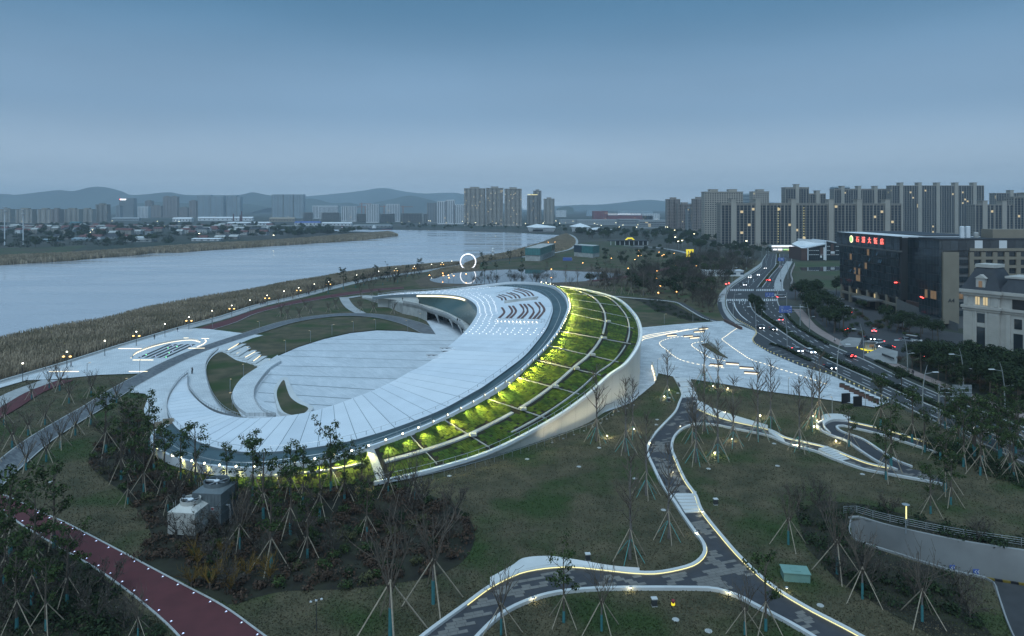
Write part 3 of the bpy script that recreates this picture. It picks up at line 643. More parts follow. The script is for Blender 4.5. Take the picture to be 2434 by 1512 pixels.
# light studs on the upper roof
st = MB(); sl = MB()
for i in np.arange(24.4, 33.4, 0.19):
    ii = i; w = (roof_pt(ii, 0) - roof_pt(ii, 1)).length; n = int(w / 2.6)
    for q in range(n):
        t = (q + 0.5 + 0.25 * (int(i * 10) % 2)) / n
        if 25.1 < ii < 30.9 and t > 0.36: continue
        p = roof_pt(ii, t); st.box(p + Vector((0, 0, .1)), (0.26, 0.18, 0.09))
tag(st.build('roof_light_studs', 'led_white', mus), kind='stuff')
# sitting terraces with brown benches on the upper roof
def rp(px, py):
    """roof point seen at a trace position: nearest by projection"""
    best = None
    for i in np.arange(23.5, 33, 0.25):
        for t in np.arange(0, 1.01, 0.05):
            p = roof_pt(i, t); d = (CX + F * p.x / p.y - px) ** 2 + (YH + F * (H - p.z) / p.y - py) ** 2
            if best is None or d < best[0]: best = (d, p)
    return best[1]
def za(x, y): return (927 + x * .1953, 653.7 + y * .1953)
ter = MB(); tpts = [rp(*za(x, y)) for x, y in ((1285, 560), (1310, 440), (1300, 330), (1262, 262), (1430, 215), (1560, 175), (1700, 200), (1800, 250), (1870, 330), (1905, 430), (1900, 560), (1850, 590))]
c_ = sum((p for p in tpts), Vector()) / len(tpts)
vs = [p + Vector((0, 0, .22)) for p in tpts] + [p + Vector((0, 0, -.1)) for p in tpts] + [c_ + Vector((0, 0, .26))]
n = len(tpts); ter.add(vs, [(i, (i + 1) % n, 2 * n) for i in range(n)] + [(i, (i + 1) % n, n + (i + 1) % n, n + i) for i in range(n)])
terrace = ter.build('sitting_terrace', 'roof_white_b', mus)
def bench(a, b, w=0.75, h=0.55):
    d = (b - a); q = Vector((-d.y, d.x, 0)).normalized(); mid_ = (a + b) / 2 + q * (d.length * 0.06)
    pts = catmull([a, mid_, b], 4); A = [p + q * w / 2 + Vector((0, 0, h)) for p in pts]; B = [p - q * w / 2 + Vector((0, 0, h)) for p in pts]
    m_ = MB(); m_.slab(A, B, 0.12); bo = m_.build('bench_seat', 'wood_brown', mus)
    m_ = MB(); m_.slab([p + Vector((0, 0, -.14)) for p in A], [p + Vector((0, 0, -.14)) for p in B], 0.6); m_.build('plinth', 'roof_white', bo, world=False); bo.children[0].location = (0, 0, 0)
    me = bo.children[0].data
    for v in me.vertices: v.co -= Vector(mus['_o'])
tops = [(1380, 410), (1440, 400), (1505, 390), (1570, 378), (1635, 370), (1695, 362), (1765, 350), (1825, 340)]
bots = [(1350, 540), (1410, 542), (1475, 543), (1543, 545), (1607, 547), (1675, 550), (1745, 552), (1810, 555)]
for a, b in zip(tops, bots): bench(rp(*za(*a)), rp(*za(*b)))
rl = [((1290, 270), (1355, 325)), ((1330, 262), (1410, 315)), ((1370, 247), (1470, 305)), ((1410, 235), (1525, 295)), ((1450, 225), (1580, 285)), ((1490, 212), (1635, 272)), ((1520, 200), (1690, 265)), ((1560, 190), (1745, 255))]
for a, b in rl: bench(rp(*za(*a)), rp(*za(*b)), 0.65)
a, b = rp(*za(1390, 365)), rp(*za(1790, 310)); d = (b - a).normalized(); q = Vector((-d.y, d.x, 0))
m_ = MB(); m_.slab([a + Vector((0, 0, 1.3)), b + Vector((0, 0, 1.3))], [a + q * .3 + Vector((0, 0, 1.3)), b + q * .3 + Vector((0, 0, 1.3))], 1.5); m_.build('stair_wall', 'concrete', mus)
m_ = MB(); m_.slab([a + q * 3.0 + Vector((0, 0, 1.0)), b + q * 3 + Vector((0, 0, 1.0))], [a + q * 3.3 + Vector((0, 0, 1.0)), b + q * 3.3 + Vector((0, 0, 1.0))], 1.2); m_.build('stair_wall', 'concrete', mus)
for a_, b_2 in (((1285, 565), (1900, 590)), ((1262, 262), (1560, 175))):
    m_ = MB()
    pa, pb = rp(*za(*a_)), rp(*za(*b_2)); pts = resample([pa, pb], 16)
    for p in pts: m_.box(p + Vector((0, 0, .6)), (0.08, 0.08, 1.1))
    m_.tube([p + Vector((0, 0, 1.15)) for p in pts], 0.04, 4); m_.build('terrace_railing', 'steel', mus)
m_ = MB()
for k in range(12):
    p = rp(*za(1290 + 46 * k, 572 + 1.5 * k)); m_.box(p + Vector((0, -.3, .35)), (0.12, .12, .2))
for row in ():
    for k in range(7):
        x = tops[row][0] + (bots[row][0] - tops[row][0]) * k / 6 - 8; y = tops[row][1] + (bots[row][1] - tops[row][1]) * k / 6
        m_.box(rp(*za(x, y)) + Vector((0, 0, .45)), (0.2, .2, .2))
tag(m_.build('terrace_lights', 'lamp_white', mus), kind='stuff')
# two small roof hatches on the inner edge
for (x, y) in ((1070, 834), (1037, 851)):
    best = min(((i, t) for i in np.arange(20, 25, .1) for t in np.arange(0, .5, .03)), key=lambda q: (CX + F * roof_pt(*q).x / roof_pt(*q).y - x) ** 2 + (YH + F * (H - roof_pt(*q).z) / roof_pt(*q).y - y) ** 2)
    p = roof_pt(*best); m_ = MB(); m_.box(p + Vector((0, 0, .25)), (5.2, 0.2, 0.5), 0.0); m_.box(p + Vector((-.6, 2.6, .25)), (5.2, 0.2, .5)); hb = m_.build('roof_hatch', 'white_metal', mus)
    m_ = MB(); m_.box(p + Vector((-.3, 1.3, .12)), (4.6, 2.2, .12)); m_.build('hatch_opening', 'black', mus)
    for k in range(3):
        m_ = MB(); m_.box(p + Vector((-1.8 + 1.4 * k, 1.3, .3)), (0.9, 0.25, .08), 0.7); m_.build('hatch_strut', 'white_metal', mus)
# rooftop walk between roof and parapet
WALK = [((408, 1005), 1.0, (372, 1020), 1.4), ((420, 1018), 1.2, (364, 1048), 1.8), ((445, 1038), 1.4, (395, 1074), 2.2), ((475, 1053), 1.6, (440, 1090), 2.5), ((525, 1068), 1.9, (500, 1103), 2.8), ((600, 1076), 2.2, (600, 1109), 3.1),
        ((708, 1072), 2.6, (720, 1095), 3.5), ((783, 1060), 2.9, (805, 1079), 3.8), ((858, 1043), 3.3, (885, 1056), 4.2), ((933, 1020), 4.2, (960, 1029), 5.2), ((1010, 992), 5.4, (1040, 996), 6.5), ((1083, 959), 7.0, (1113, 959), 8.1),
        ((1133, 930), 8.2, (1160, 932), 9.3), ((1183, 896), 9.7, (1205, 902), 10.8), ((1217, 871), 10.6, (1236, 878), 11.8), ((1242, 851), 11.6, (1264, 853), 12.7), ((1267, 825), 12.6, (1288, 830), 13.7), ((1287, 800), 13.5, (1307, 808), 14.6),
        ((1304, 770), 14.3, (1328, 779), 15.4), ((1314, 739), 14.9, (1347, 738), 16.1), ((1311, 722), 15.1, (1347, 718), 16.4), ((1299, 706), 15.2, (1338, 699), 16.7), ((1282, 696), 15.2, (1314, 680), 16.9), ((1254, 689), 15.1, (1275, 672), 16.9),
        ((1217, 683), 14.3, (1217, 670), 16.2), ((1158, 684), 12.9, (1158, 676), 14.4), ((1083, 689), 11.0, (1083, 685), 12.0), ((1008, 694.5), 8.6, (1008, 692), 9.2), ((958, 697), 7.2, (958, 694), 7.7), ((900, 703.5), 5.2, (898, 702), 5.6)]
WI = catmull([G(*a, z) for a, z, b, w in WALK], 6); WR = catmull([G(*b, w) for a, z, b, w in WALK], 6)
WO = [Vector((p.x, p.y, p.z - 1.05)) for p in WR]
m_ = MB(); m_.slab(WI, WO, 0.8); m_.build('roof_walk', 'teal_deck', mus)
line = [a.lerp(b, 0.55) + Vector((0, 0, .02)) for a, b in zip(WI, WO)]; m_ = MB(); m_.loft([p + Vector((0, 0, 0)) for p in line], offset(line, 0.16)); m_.build('walk_line', 'kerb_grey', mus)
# white outer parapet
m_ = MB(); wo2 = offset(WR, -0.55)
m_.slab([p.copy() for p in WR], wo2, 1.6); par = m_.build('parapet', 'white_metal', mus)
def railing(pts, h, name, parent, step=3.2, matname='steel', glass=True):
    q = resample(pts, step=step); m_ = MB(); up = Vector((0, 0, h))
    for p in q: m_.box(p + up * 0.5, (0.09, 0.09, h))
    m_.tube([p + up for p in q], 0.045, 4); r = m_.build(name, matname, parent)
    return r
railing([p + Vector((0, 0, 0)) for p in offset(WI[2:], 0.25)], 1.15, 'walk_railing', mus, 3.0)
railing([p for p in offset(WR[:60], 0.3)], 0.6, 'parapet_railing', mus, 2.5)
railing([p for p in offset(WR[150:], -0.2)], 0.7, 'parapet_railing', mus, 2.5)
# green slope ---------------------------------------------------------
SLOPE = [((372, 1062), 1.3, (362, 1075), .1), ((395, 1077), 1.7, (380, 1098), .1), ((440, 1093), 2.0, (430, 1125), .1), ((500, 1106), 2.3, (500, 1146), .2), ((600, 1112), 2.6, (610, 1160), .2), ((720, 1098), 3.0, (750, 1160), .3), ((805, 1082), 3.3, (840, 1151), .4),
         ((876, 1062), 3.7, (905, 1142), .5), ((973, 1028), 5.0, (1050, 1107), .8), ((1053, 993), 6.5, (1175, 1065), 1.4), ((1148, 942), 8.6, (1310, 994), 3.8), ((1219, 893), 10.9, (1390, 938), 6.4), ((1267, 853), 12.5, (1440, 893), 8.2),
         ((1300, 820), 13.8, (1483, 862), 9.8), ((1326, 785), 14.9, (1512, 818), 11.5), ((1347, 740), 15.8, (1516, 780), 12.8), ((1347, 718), 16.1, (1500, 745), 13.6), ((1338, 700), 16.4, (1460, 710), 14.3), ((1322, 686), 16.6, (1390, 690.5), 15.3), ((1310, 679), 16.7, (1330, 682), 16.3)]
GT = catmull([G(*a, z) for a, z, b, w in SLOPE], 10); GB = catmull([G(*b, w) for a, z, b, w in SLOPE], 10)
def gpt(i, t):
    k = max(0, min(len(GT) - 1.001, i * 10)); j = int(k); f = k - j
    a = GT[j].lerp(GT[j + 1], f); b = GB[j].lerp(GB[j + 1], f); return a.lerp(b, t)
m_ = MB(); m_.loft(GT, GB); m_.build('slope_base', 'soil', mus)
CH1, CH2 = 0.56, 0.885            # the two drain channels running along the slope
smid = [gpt(k / 10, 0.5) for k in range(len(GT))]; sl_ = [0.0]
for a, b in zip(smid, smid[1:]): sl_.append(sl_[-1] + (b - a).length)
def s_at(s):
    j = max(0, min(len(sl_) - 2, int(np.searchsorted(sl_, s)) - 1)); return (j + (s - sl_[j]) / max(1e-6, sl_[j + 1] - sl_[j])) / 10
RAD = [7.02, 7.95, 8.95, 9.95, 10.95, 11.95, 12.95, 13.95, 14.9, 15.6, 16.4, 17.2, 18.0, 3.2, 4.4, 5.6]   # radial drains (stations)
rng = random.Random(11); gm = MB(); s = 0.6
while s < sl_[-1] - 1:
    i = s_at(s); w = (gpt(i, 0) - gpt(i, 1)).length; n = max(3, int(w / 0.8)); di = s_at(s + 1.05) - i
    if 6.86 < i < 7.16: s += 0.4; continue
    near_rad = any(abs(i + di * 0.5 - r) < di * 0.55 for r in RAD)
    for q in range(n):
        t0 = (q + 0.06) / n; t1 = (q + 0.94) / n; tc_ = (t0 + t1) / 2
        if i > 6.8 and (abs(tc_ - CH1) < 0.55 / max(w, 1) + .3 / n): continue
        if i > 9.4 and (abs(tc_ - CH2) < 0.3 / max(w, 1) + .3 / n): continue
        sh_ = (0.5 if q % 2 else 0.0); a0 = i + di * (sh_ + 0.05); a1 = i + di * (sh_ + 0.93)
        if near_rad and rng.random() < 0.9: continue
        h0, h1 = rng.uniform(.05, .1), rng.uniform(.1, .19)
        if rng.random() < 0.03: h0 = h1 = 0.03
        p = [gpt(a0, t0), gpt(a1, t0), gpt(a1, t1), gpt(a0, t1)]
        top = [p[0] + Vector((0, 0, h1)), p[1] + Vector((0, 0, h1 * rng.uniform(.8, 1.1))), p[2] + Vector((0, 0, h0)), p[3] + Vector((0, 0, h0))]
        gm.add(p + top, [(4, 5, 6, 7), (0, 1, 5, 4), (1, 2, 6, 5), (2, 3, 7, 6), (3, 0, 4, 7)])
    s += 1.05
tag(gm.build('planted_trays', 'sedum', mus), kind='stuff')
def along(t, i0, i1, w, dz, name, matname):
    A, B = [], []
    for i in np.arange(i0, i1, 0.1):
        L_ = max(0.5, (gpt(i, 0) - gpt(i, 1)).length); A.append(gpt(i, t - w / L_ / 2) + Vector((0, 0, dz))); B.append(gpt(i, t + w / L_ / 2) + Vector((0, 0, dz)))
    m_ = MB(); m_.slab(A, B, 0.3); return m_.build(name, matname, mus)
along(CH1, 7.2, 9.9, .6, .34, 'slope_channel', 'concrete'); along(CH1, 9.96, 14.1, .6, .34, 'slope_channel', 'concrete'); along(CH1, 14.2, 18.2, 0.5, .34, 'slope_channel', 'concrete')
along(CH2, 9.4, 13.9, 0.25, .3, 'slope_channel', 'concrete'); along(CH2, 14.0, 18.4, 0.35, .3, 'slope_channel', 'concrete'); along(0.45, 2.5, 6.8, 0.35, .3, 'slope_channel', 'kerb_grey')
for k, r in enumerate(RAD):
    if r > 18.5: continue
    if r == 7.02: continue
    A, B = [], []
    for t in np.linspace(0.02, 0.94, 12):
        A.append(gpt(r - 0.005, t) + Vector((0, 0, .2))); B.append(gpt(r + 0.005, t) + Vector((0, 0, .2)))
    m_ = MB(); m_.slab(A, B, 0.25); m_.build('slope_drain', 'kerb_grey', mus)
    if 8 < r < 15.5:      # small concrete drain pits where drains cross the channel
        p = gpt(r, CH1); m_ = MB(); m_.box(p + Vector((0.8, -.3, .3)), (1.3, 0.8, .5), 0.3); m_.build('drain_pit', 'concrete', mus)
A = [gpt(6.90, t) + Vector((0, 0, .30)) for t in np.linspace(-0.02, 1.0, 10)]; B = [gpt(7.10, t) + Vector((0, 0, .30)) for t in np.linspace(-0.02, 1.0, 10)]
m_ = MB(); m_.slab(A, B, 0.4); m_.build('slope_stair', 'concrete', mus)
# white rim with gutter and railing along the foot of the slope, and the pale wall under it
k0 = 68
RB = GB[k0:]; rim_o = offset(RB, -1.15); rim_g = offset(RB, -0.5)
m_ = MB(); m_.slab([p + Vector((0, 0, .05)) for p in RB], [p + Vector((0, 0, .05)) for p in rim_g], 0.6); m_.build('rim_gutter', 'concrete', mus)
m_ = MB(); m_.slab([p + Vector((0, 0, .38)) for p in rim_g], [p + Vector((0, 0, .38)) for p in rim_o], 0.6); m_.build('rim_coping', 'white_metal', mus)
railing(resample([p + Vector((0, 0, .3)) for p in offset(RB[:46], -0.8)], step=2), 1.0, 'rim_railing', mus, 2.6)
m_ = MB(); wt = offset(RB, -0.75)
wall_top = [p + Vector((0, 0, -.3)) for p in wt]; wall_bot = [Vector((p.x, p.y, 0.0)) for p in offset(wt, 0.35)]
m_.loft(wall_top, wall_bot); m_.build('outer_wall', 'wall_white', mus)
m_ = MB()                                                           # panel joints on the wall
for k in range(10, len(wt) - 2, 4):
    a, b = wall_bot[k], wall_top[k]; t = (wall_bot[k + 1] - wall_bot[k - 1]).normalized(); q = Vector((t.y, -t.x, 0)) * 0.03
    m_.slab([a + q - t * .03, b + q - t * .03], [a + q + t * .03, b + q + t * .03], 0.01)
m_.build('wall_joint', 'kerb_grey', mus)
q = resample(offset([Vector((p.x, p.y, 0.05)) for p in wall_bot[30:62]], -2.6), step=3.6)      # ground lamps washing the wall
for p in q:
    m_ = MB(); m_.box(p + Vector((0, 0, .1)), (.4, .3, .16)); m_.build('wall_wash_lamp', 'steel', mus)
    sd = bpy.data.lights.new('wall_wash', 'SPOT'); sd.energy = 170; sd.color = (1, .86, .55); sd.spot_size = math.radians(120); sd.spot_blend = 1.0; sd.shadow_soft_size = .3
    so = bpy.data.objects.new('wall_wash', sd); COL.objects.link(so); so.parent = mus; so.location = p + Vector((0, 0, .3)) - Vector(mus['_o']); k_ = min(range(len(wt)), key=lambda k: (wall_bot[k] - p).length); so.rotation_euler = (wall_top[k_] - p).to_track_quat('-Z', 'Y').to_euler()
gr = MB(); q = resample(offset([Vector((p.x, p.y, 0.1)) for p in wall_bot[4:56]], -2.6), step=2.2)
for p in q: gr.box(p + Vector((0, 0, .5)), (.08, .08, 1.0))
gr.tube([p + Vector((0, 0, 1.0)) for p in q], 0.04, 4); gr.build('foot_railing', 'steel', mus)
# upright fin with lit slots at the forecourt end
for k, (x, y) in enumerate(((1551, 880), (1553, 886), (1555, 893), (1557, 900), (1558, 907))):
    p = G(x, y); m_ = MB(); m_.box(p + Vector((0, 0, 1.2)), (0.35, 0.6, 2.4 - .2 * k), 0.2); fo = m_.build('entrance_fin', 'wall_white', mus)
    m_ = MB(); m_.box(p + Vector((-0.25, -.2, .9)), (0.12, 0.4, 1.2), 0.2); m_.build('fin_light', 'led_warm', mus)
# flood lights along the parapet, aimed down the planting ----------------
fl_pts = resample(offset(WR[10:138], -0.75), step=3.35)
flm = MB(); flm.box((0, 0, 0.15), (0.30, 0.22, 0.22)); 
fl_proto = None
def floodlight(p, aim, e):
    global fl_proto
    if fl_proto is None:
        m_ = MB(); m_.box((0, 0, 0.0), (0.34, 0.26, 0.26)); m_.box((0, 0.1, -0.25), (0.08, 0.08, .4)); m1 = m_.build('floodlight', 'steel'); lens = MB(); lens.box((0, -.14, 0), (.30, .05, .24)); l1 = lens.build('floodlight_lens', 'lamp_flood'); fl_proto = (m1.data, l1.data)
        bpy.data.objects.remove(m1); bpy.data.objects.remove(l1)
    o = bpy.data.objects.new('floodlight', fl_proto[0]); COL.objects.link(o); o.parent = mus; o.location = p - Vector(mus['_o'])
    d = (aim - p); o.rotation_euler = (0, 0, math.atan2(d.x, -d.y))
    l = bpy.data.objects.new('lens', fl_proto[1]); COL.objects.link(l); l.parent = o
    sd = bpy.data.lights.new('flood_beam', 'SPOT'); sd.energy = e; sd.color = (1.0, 0.93, 0.26); sd.spot_size = math.radians(72); sd.spot_blend = 0.8; sd.shadow_soft_size = 0.12
    so = bpy.data.objects.new('flood_beam', sd); COL.objects.link(so); so.parent = o
    dl = Vector((0, -math.hypot(d.x, d.y), d.z - 0.4)); so.location = (0, -.32, 0.05); so.rotation_euler = dl.to_track_quat('-Z', 'Y').to_euler()
for p in fl_pts:
    j = min(range(len(GT)), key=lambda k: (GT[k] - p).length); tgt = GT[j].lerp(GB[j], min(1.0, 3.6 / max(1, (GT[j] - GB[j]).length)))
    wdt = (GT[j] - GB[j]).length; floodlight(p + Vector((0, 0, .35)), tgt, (1900 if p.z < 9 else 3000) * min(1.0, wdt / 11) * (0.6 if wdt < 6 else 1))
# concave glass gallery, terrace and undercroft ---------------------------
gtop = catmull([roof_pt(i, 0.0) for i in (25.35, 26, 27, 28, 29, 30, 31, 32)], 6)
gtop = resample(gtop, 46)
bot_px = catmull([G(x, y, 5.0) for x, y in ((1119, 774), (1108, 766), (1090, 756), (1071, 746), (1052, 738), (1033, 731), (1012, 725), (993, 720))], 6); gbot = resample(bot_px, 46)
gt2 = [p + Vector((0, 0, -1.1)) for p in gtop]
m_ = MB()
for k in range(46):
    m_ = MB(); m_.slab([gbot[k], gbot[k + 1]], [gt2[k] + Vector((0, 0, 0)), gt2[k + 1]], 0.02); m_.build('gallery_pane', 'glass_gallery', mus) if False else None
principled('glass_gallery'); b_ = M['glass_gallery'].node_tree.nodes['Principled BSDF']
b_.inputs['Base Color'].default_value = (0.055, 0.110, 0.112, 1); b_.inputs['Roughness'].default_value = 0.3; b_.inputs['Specular IOR Level'].default_value = 0.25
b_.inputs['Emission Color'].default_value = (0.9, 0.75, 0.3, 1); b_.inputs['Emission Strength'].default_value = 0.0
for k in range(46):
    m_ = MB(); m_.add([gbot[k], gbot[k + 1], gt2[k + 1], gt2[k]], [(0, 1, 2, 3)]); m_.build('gallery_pane', 'glass_gallery', mus)
    a, b = gbot[k], gt2[k]; t = (gbot[k + 1] - gbot[k]).normalized(); q = Vector((-t.y, t.x, 0)) * .32
    m_ = MB(); m_.slab([a - t * .05, b - t * .05], [a - t * .05 - q, b - t * .05 - q], 0.06) if False else m_.tube([a - q * .3, b - q * .3], 0.085, 4); m_.build('gallery_mullion', 'white_metal', mus)
m_ = MB(); q = gtop[8:]; m_.slab([p + Vector((0, 0, -.85)) for p in q], [p + Vector((0, 0, -1.15)) for p in gt2[8:] ], 0.05)
gl = [p + Vector((-0.12, -.12, -.55)) for p in gtop[26:]]; m_ = MB(); m_.slab(gl, [p + Vector((-.3, -.3, 0)) for p in gl], 0.55); m_.build('gallery_light_strip', 'led_warm', mus)
sd = bpy.data.lights.new('gallery_wash', 'AREA'); sd.shape = 'RECTANGLE'; sd.size = 24; sd.size_y = 0.5; sd.energy = 20; sd.color = (1, .85, .45)
so = bpy.data.objects.new('gallery_wash', sd); COL.objects.link(so); so.parent = mus
pm = (gtop[30] + gbot[30]) / 2; so.location = (gtop[36] + Vector((1.2, -3.2, -1.3))) - Vector(mus['_o']); so.rotation_euler = (math.radians(25), 0, math.radians(-5))
TE = catmull([G(x, y, 5.0) for x, y in ((1106, 792), (1101, 777), (1083, 764), (1058, 749.5), (1021, 738.5), (993, 727), (958, 720))], 5) + [G(908, 710, 3.0), G(860, 707, 0.4)]
TI = [p for p in resample(catmull([G(x, y, 5.0) for x, y in ((1128, 792), (1119, 774), (1108, 766), (1071, 746), (1033, 731), (993, 719), (962, 714))], 5), len(TE) - 3)] + [G(910, 705, 3.0), G(862, 702, 0.4)]
m_ = MB(); m_.slab(TE, TI, 0.9); m_.build('gallery_terrace', 'concrete', mus)
m_ = MB(); q = offset(TE[:-2], 0); m_.slab([p + Vector((0, 0, 1.0)) for p in q], [p + Vector((0, 0, 1.0)) for p in offset(q, -0.25)], 1.9); m_.build('terrace_parapet', 'kerb_grey', mus)
back = [p + Vector((0, 0, 0)) for p in gtop[44:]]
m_ = MB(); ends = [TE[k] for k in range(len(TE))]
# retaining wall left of the undercroft and the back wall inside it
ws = [p for p in TE if p.x < G(1016, 738, 5).x]
m_.loft([p + Vector((0, .3, -.2)) for p in ws], [Vector((p.x, p.y + .3, 0)) for p in ws]); m_.build('retaining_wall', 'concrete', mus)
wi = [p for p in TE if p.x >= G(1018, 738, 5).x]
bk = [p + Vector((3.5, 7.0, 0)) for p in wi]
m_ = MB(); m_.loft([p + Vector((0, 0, -.6)) for p in bk], [Vector((p.x, p.y, 0)) for p in bk]); m_.build('undercroft_wall', 'glass_dark', mus)
for k in range(3, len(wi) - 2, 5):
    p = wi[k]; m_ = MB(); m_.tube([(p.x + 1.2, p.y + 2.6, 0.2), (p.x + .7, p.y + 1.8, 2.2), (p.x + .1, p.y + .6, 4.3)], [.28, .32, .55], 8); m_.build('undercroft_column', 'wall_white', mus)
    for h_ in range(3):
        pb = bk[k] + Vector((h_ * .9 - .9, -.15, -2.6)); m_ = MB(); m_.box(pb, (.12, .12, 4.6)); m_.build('undercroft_mullion', 'steel', mus)
# side wall under the tail of the roof
tl = [roof_pt(i, 0.03) for i in np.linspace(32, 34, 8)]
m_ = MB(); m_.loft([p + Vector((0, 0, -.4)) for p in tl], [Vector((p.x, p.y, min(p.z - .5, 4.6))) for p in tl]); m_.build('tail_wall', 'wall_white', mus)
bk2 = [Vector((p.x, p.y, p.z - 1)) for p in WR[126:]]; m_ = MB(); m_.loft(bk2, [Vector((p.x, p.y, 0)) for p in bk2]); m_.build('rear_wall', 'wall_white', mus)
# wooden hoarding closing the foot of the roof walk
hd = thing('hoarding', 'low brown plywood barrier closing the lower end of the rooftop walk', 'barrier', G(390, 1012, 1))
for (x, y, w) in ((376, 1016, 1.6), (400, 1008, 2.2)):
    p = G(x, y, 1.2); m_ = MB(); m_.box(p + Vector((0, 0, .6)), (w, .08, 1.2), .25); m_.build('board', 'wood_pale', hd)
p, q = G(374, 1017, 1.2), G(408, 1006, 1.2); m_ = MB(); m_.tube([p + Vector((0, .1, 1.15)), q + Vector((0, .1, 1.15))], .05, 5); m_.build('rail', 'wood_pale', hd)
BAL = ['steel and glass balustrade on the outer edge of the panelled ramp', 'steel and glass balustrade between the panelled ramp and the paved deck', 'steel and glass balustrade round the wedge-shaped lawn', 'steel and glass balustrade on the inner edge of the ring walk above the bowl']
# stair railings of the west approach (glass balustrades on the deck)
m_ = MB()
for pl_ in ([(447, 889), (425, 908), (405, 938), (397, 968), (402, 993), (412, 1010)], [(447, 892), (446, 918), (458, 938), (476, 958), (501, 975), (530, 986), (560, 992)], [(519, 832), (500, 850), (489, 873), (492, 905), (505, 942), (526, 970), (552, 988), (585, 999)], [(641, 884), (622, 905), (606, 930), (604, 948), (611, 966), (628, 984), (655, 993)]):
    q = resample(catmull([G(x, y, 0.7) for x, y in pl_], 5), step=1.6)
    rm = MB()
    for p in q: rm.box(p + Vector((0, 0, .5)), (.08, .08, 1.1))
    rm.tube([p + Vector((0, 0, 1.08)) for p in q], .045, 4); rm.slab([p + Vector((0, 0, .55)) for p in q], [p + Vector((0, 0.03, .55)) for p in q], 0.5)
    tag(rm.build('balustrade', 'steel'), BAL.pop(0), 'railing')
# ================================================================== HILLS AND CITY
mat('tower_tan', (0.44, 0.39, 0.33), 0.8, var=0.06, scale=0.05)
mat('tower_beige', (0.30, 0.27, 0.235), 0.8, var=0.06, scale=0.05)
mat('tower_brown', (0.32, 0.265, 0.235), 0.8, var=0.06, scale=0.05)
mat('tower_white', (0.72, 0.72, 0.72), 0.7, var=0.05, scale=0.05)
mat('tower_grey', (0.33, 0.35, 0.36), 0.8, var=0.06, scale=0.05)
mat('tower_glass', (0.40, 0.49, 0.54), 0.4, var=0.08, scale=0.05)
mat('shade_glass', (0.022, 0.032, 0.045), 0.3, spec=0.35)
mat('shaft_beige', (0.40, 0.36, 0.31), 0.8, var=0.05, scale=0.05)
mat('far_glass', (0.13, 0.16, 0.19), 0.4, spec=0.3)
mat('roof_tile_red', (0.135, 0.052, 0.045), 0.85, var=0.2, scale=0.3)
mat('roof_dark', (0.035, 0.038, 0.045), 0.6, var=0.15, scale=0.6)
mat('brick_red', (0.24, 0.045, 0.050), 0.8, var=0.1, scale=0.1)
mat('brick_brown', (0.10, 0.055, 0.045), 0.85, var=0.15, scale=1)
mat('teal_panel', (0.07, 0.205, 0.205), 0.3, var=0.12, scale=0.3)
mat('crane_orange', (0.45, 0.14, 0.05), 0.6)
mat('sign_blue', (0.085, 0.14, 0.40), 0.5)
mat('stone_pale', (0.44, 0.42, 0.385), 0.8, var=0.08, scale=0.4)
mat('beige_cladding', (0.25, 0.215, 0.165), 0.7, var=0.06, scale=0.3)
mat('grey_cladding', (0.14, 0.14, 0.14), 0.7, var=0.08, scale=0.3)
rng = random.Random(5)
# ---- mountain ridges far behind the river
def ridge(name, prof, Y, depth):
    """prof: skyline points on the trace grid; built as a real sloping ridge at distance Y"""
    pts = catmull([Vector((DX(x, Y), 0, max(2.0, ZT(y, Y)))) for x, y in prof], 6)
    m_ = MB(); rows = []
    for k, (fy, fz) in enumerate(((-1.0, 0.0), (-0.62, 0.34), (-0.3, 0.72), (0.0, 1.0), (0.35, 0.7), (1.0, 0.0))):
        row = []
        for i, p in enumerate(pts):
            n_ = mnoise.noise(Vector((p.x * 0.0011, k * 7.3, Y * .001))) ; n2_ = mnoise.noise(Vector((p.x * 0.004, k * 3.3, 4)))
            zz = p.z * fz if k == 3 else max(-2, p.z * fz * (1 + 0.35 * n_ + .15 * n2_)) if fz > 0 else -3
            row.append(Vector((p.x, Y + depth * (fy + (0.25 * n_ if k != 3 else 0)), zz)))
        rows.append(row)
    for a, b in zip(rows, rows[1:]): m_.loft(a, b)
    return tag(m_.build(name, 'hill', smooth=True), kind='structure')
ridge('mountains', [(-420, 470), (-200, 462), (0, 461), (35, 463), (100, 456), (140, 452), (175, 454), (215, 445), (250, 445), (290, 455), (310, 463), (345, 462), (400, 457), (440, 463), (500, 464), (570, 463), (600, 457), (640, 464), (720, 472), (800, 490)], 8200, 900)
ridge('mountains', [(620, 488), (700, 470), (770, 463), (850, 455), (910, 447), (960, 455), (1010, 460), (1070, 458), (1110, 463), (1180, 480), (1240, 490)], 10800, 1000)
ridge('hills', [(560, 492), (600, 481), (650, 477), (690, 480), (740, 472), (790, 483), (830, 482), (870, 490), (890, 482), (930, 474), (972, 465), (1010, 472), (1050, 482), (1100, 488), (1140, 492)], 6800, 700)
ridge('hills', [(255, 495), (300, 486), (380, 480), (440, 483), (520, 480), (600, 486), (640, 494)], 5600, 500)
ridge('mountains', [(1300, 491), (1340, 489), (1380, 487), (1430, 486), (1480, 481), (1540, 475), (1600, 480), (1680, 484), (1800, 480), (1950, 486), (2100, 482), (2300, 486), (2600, 484)], 10500, 1000)
ridge('hills', [(1325, 495), (1338, 492), (1350, 491), (1362, 494)], 5200, 120)
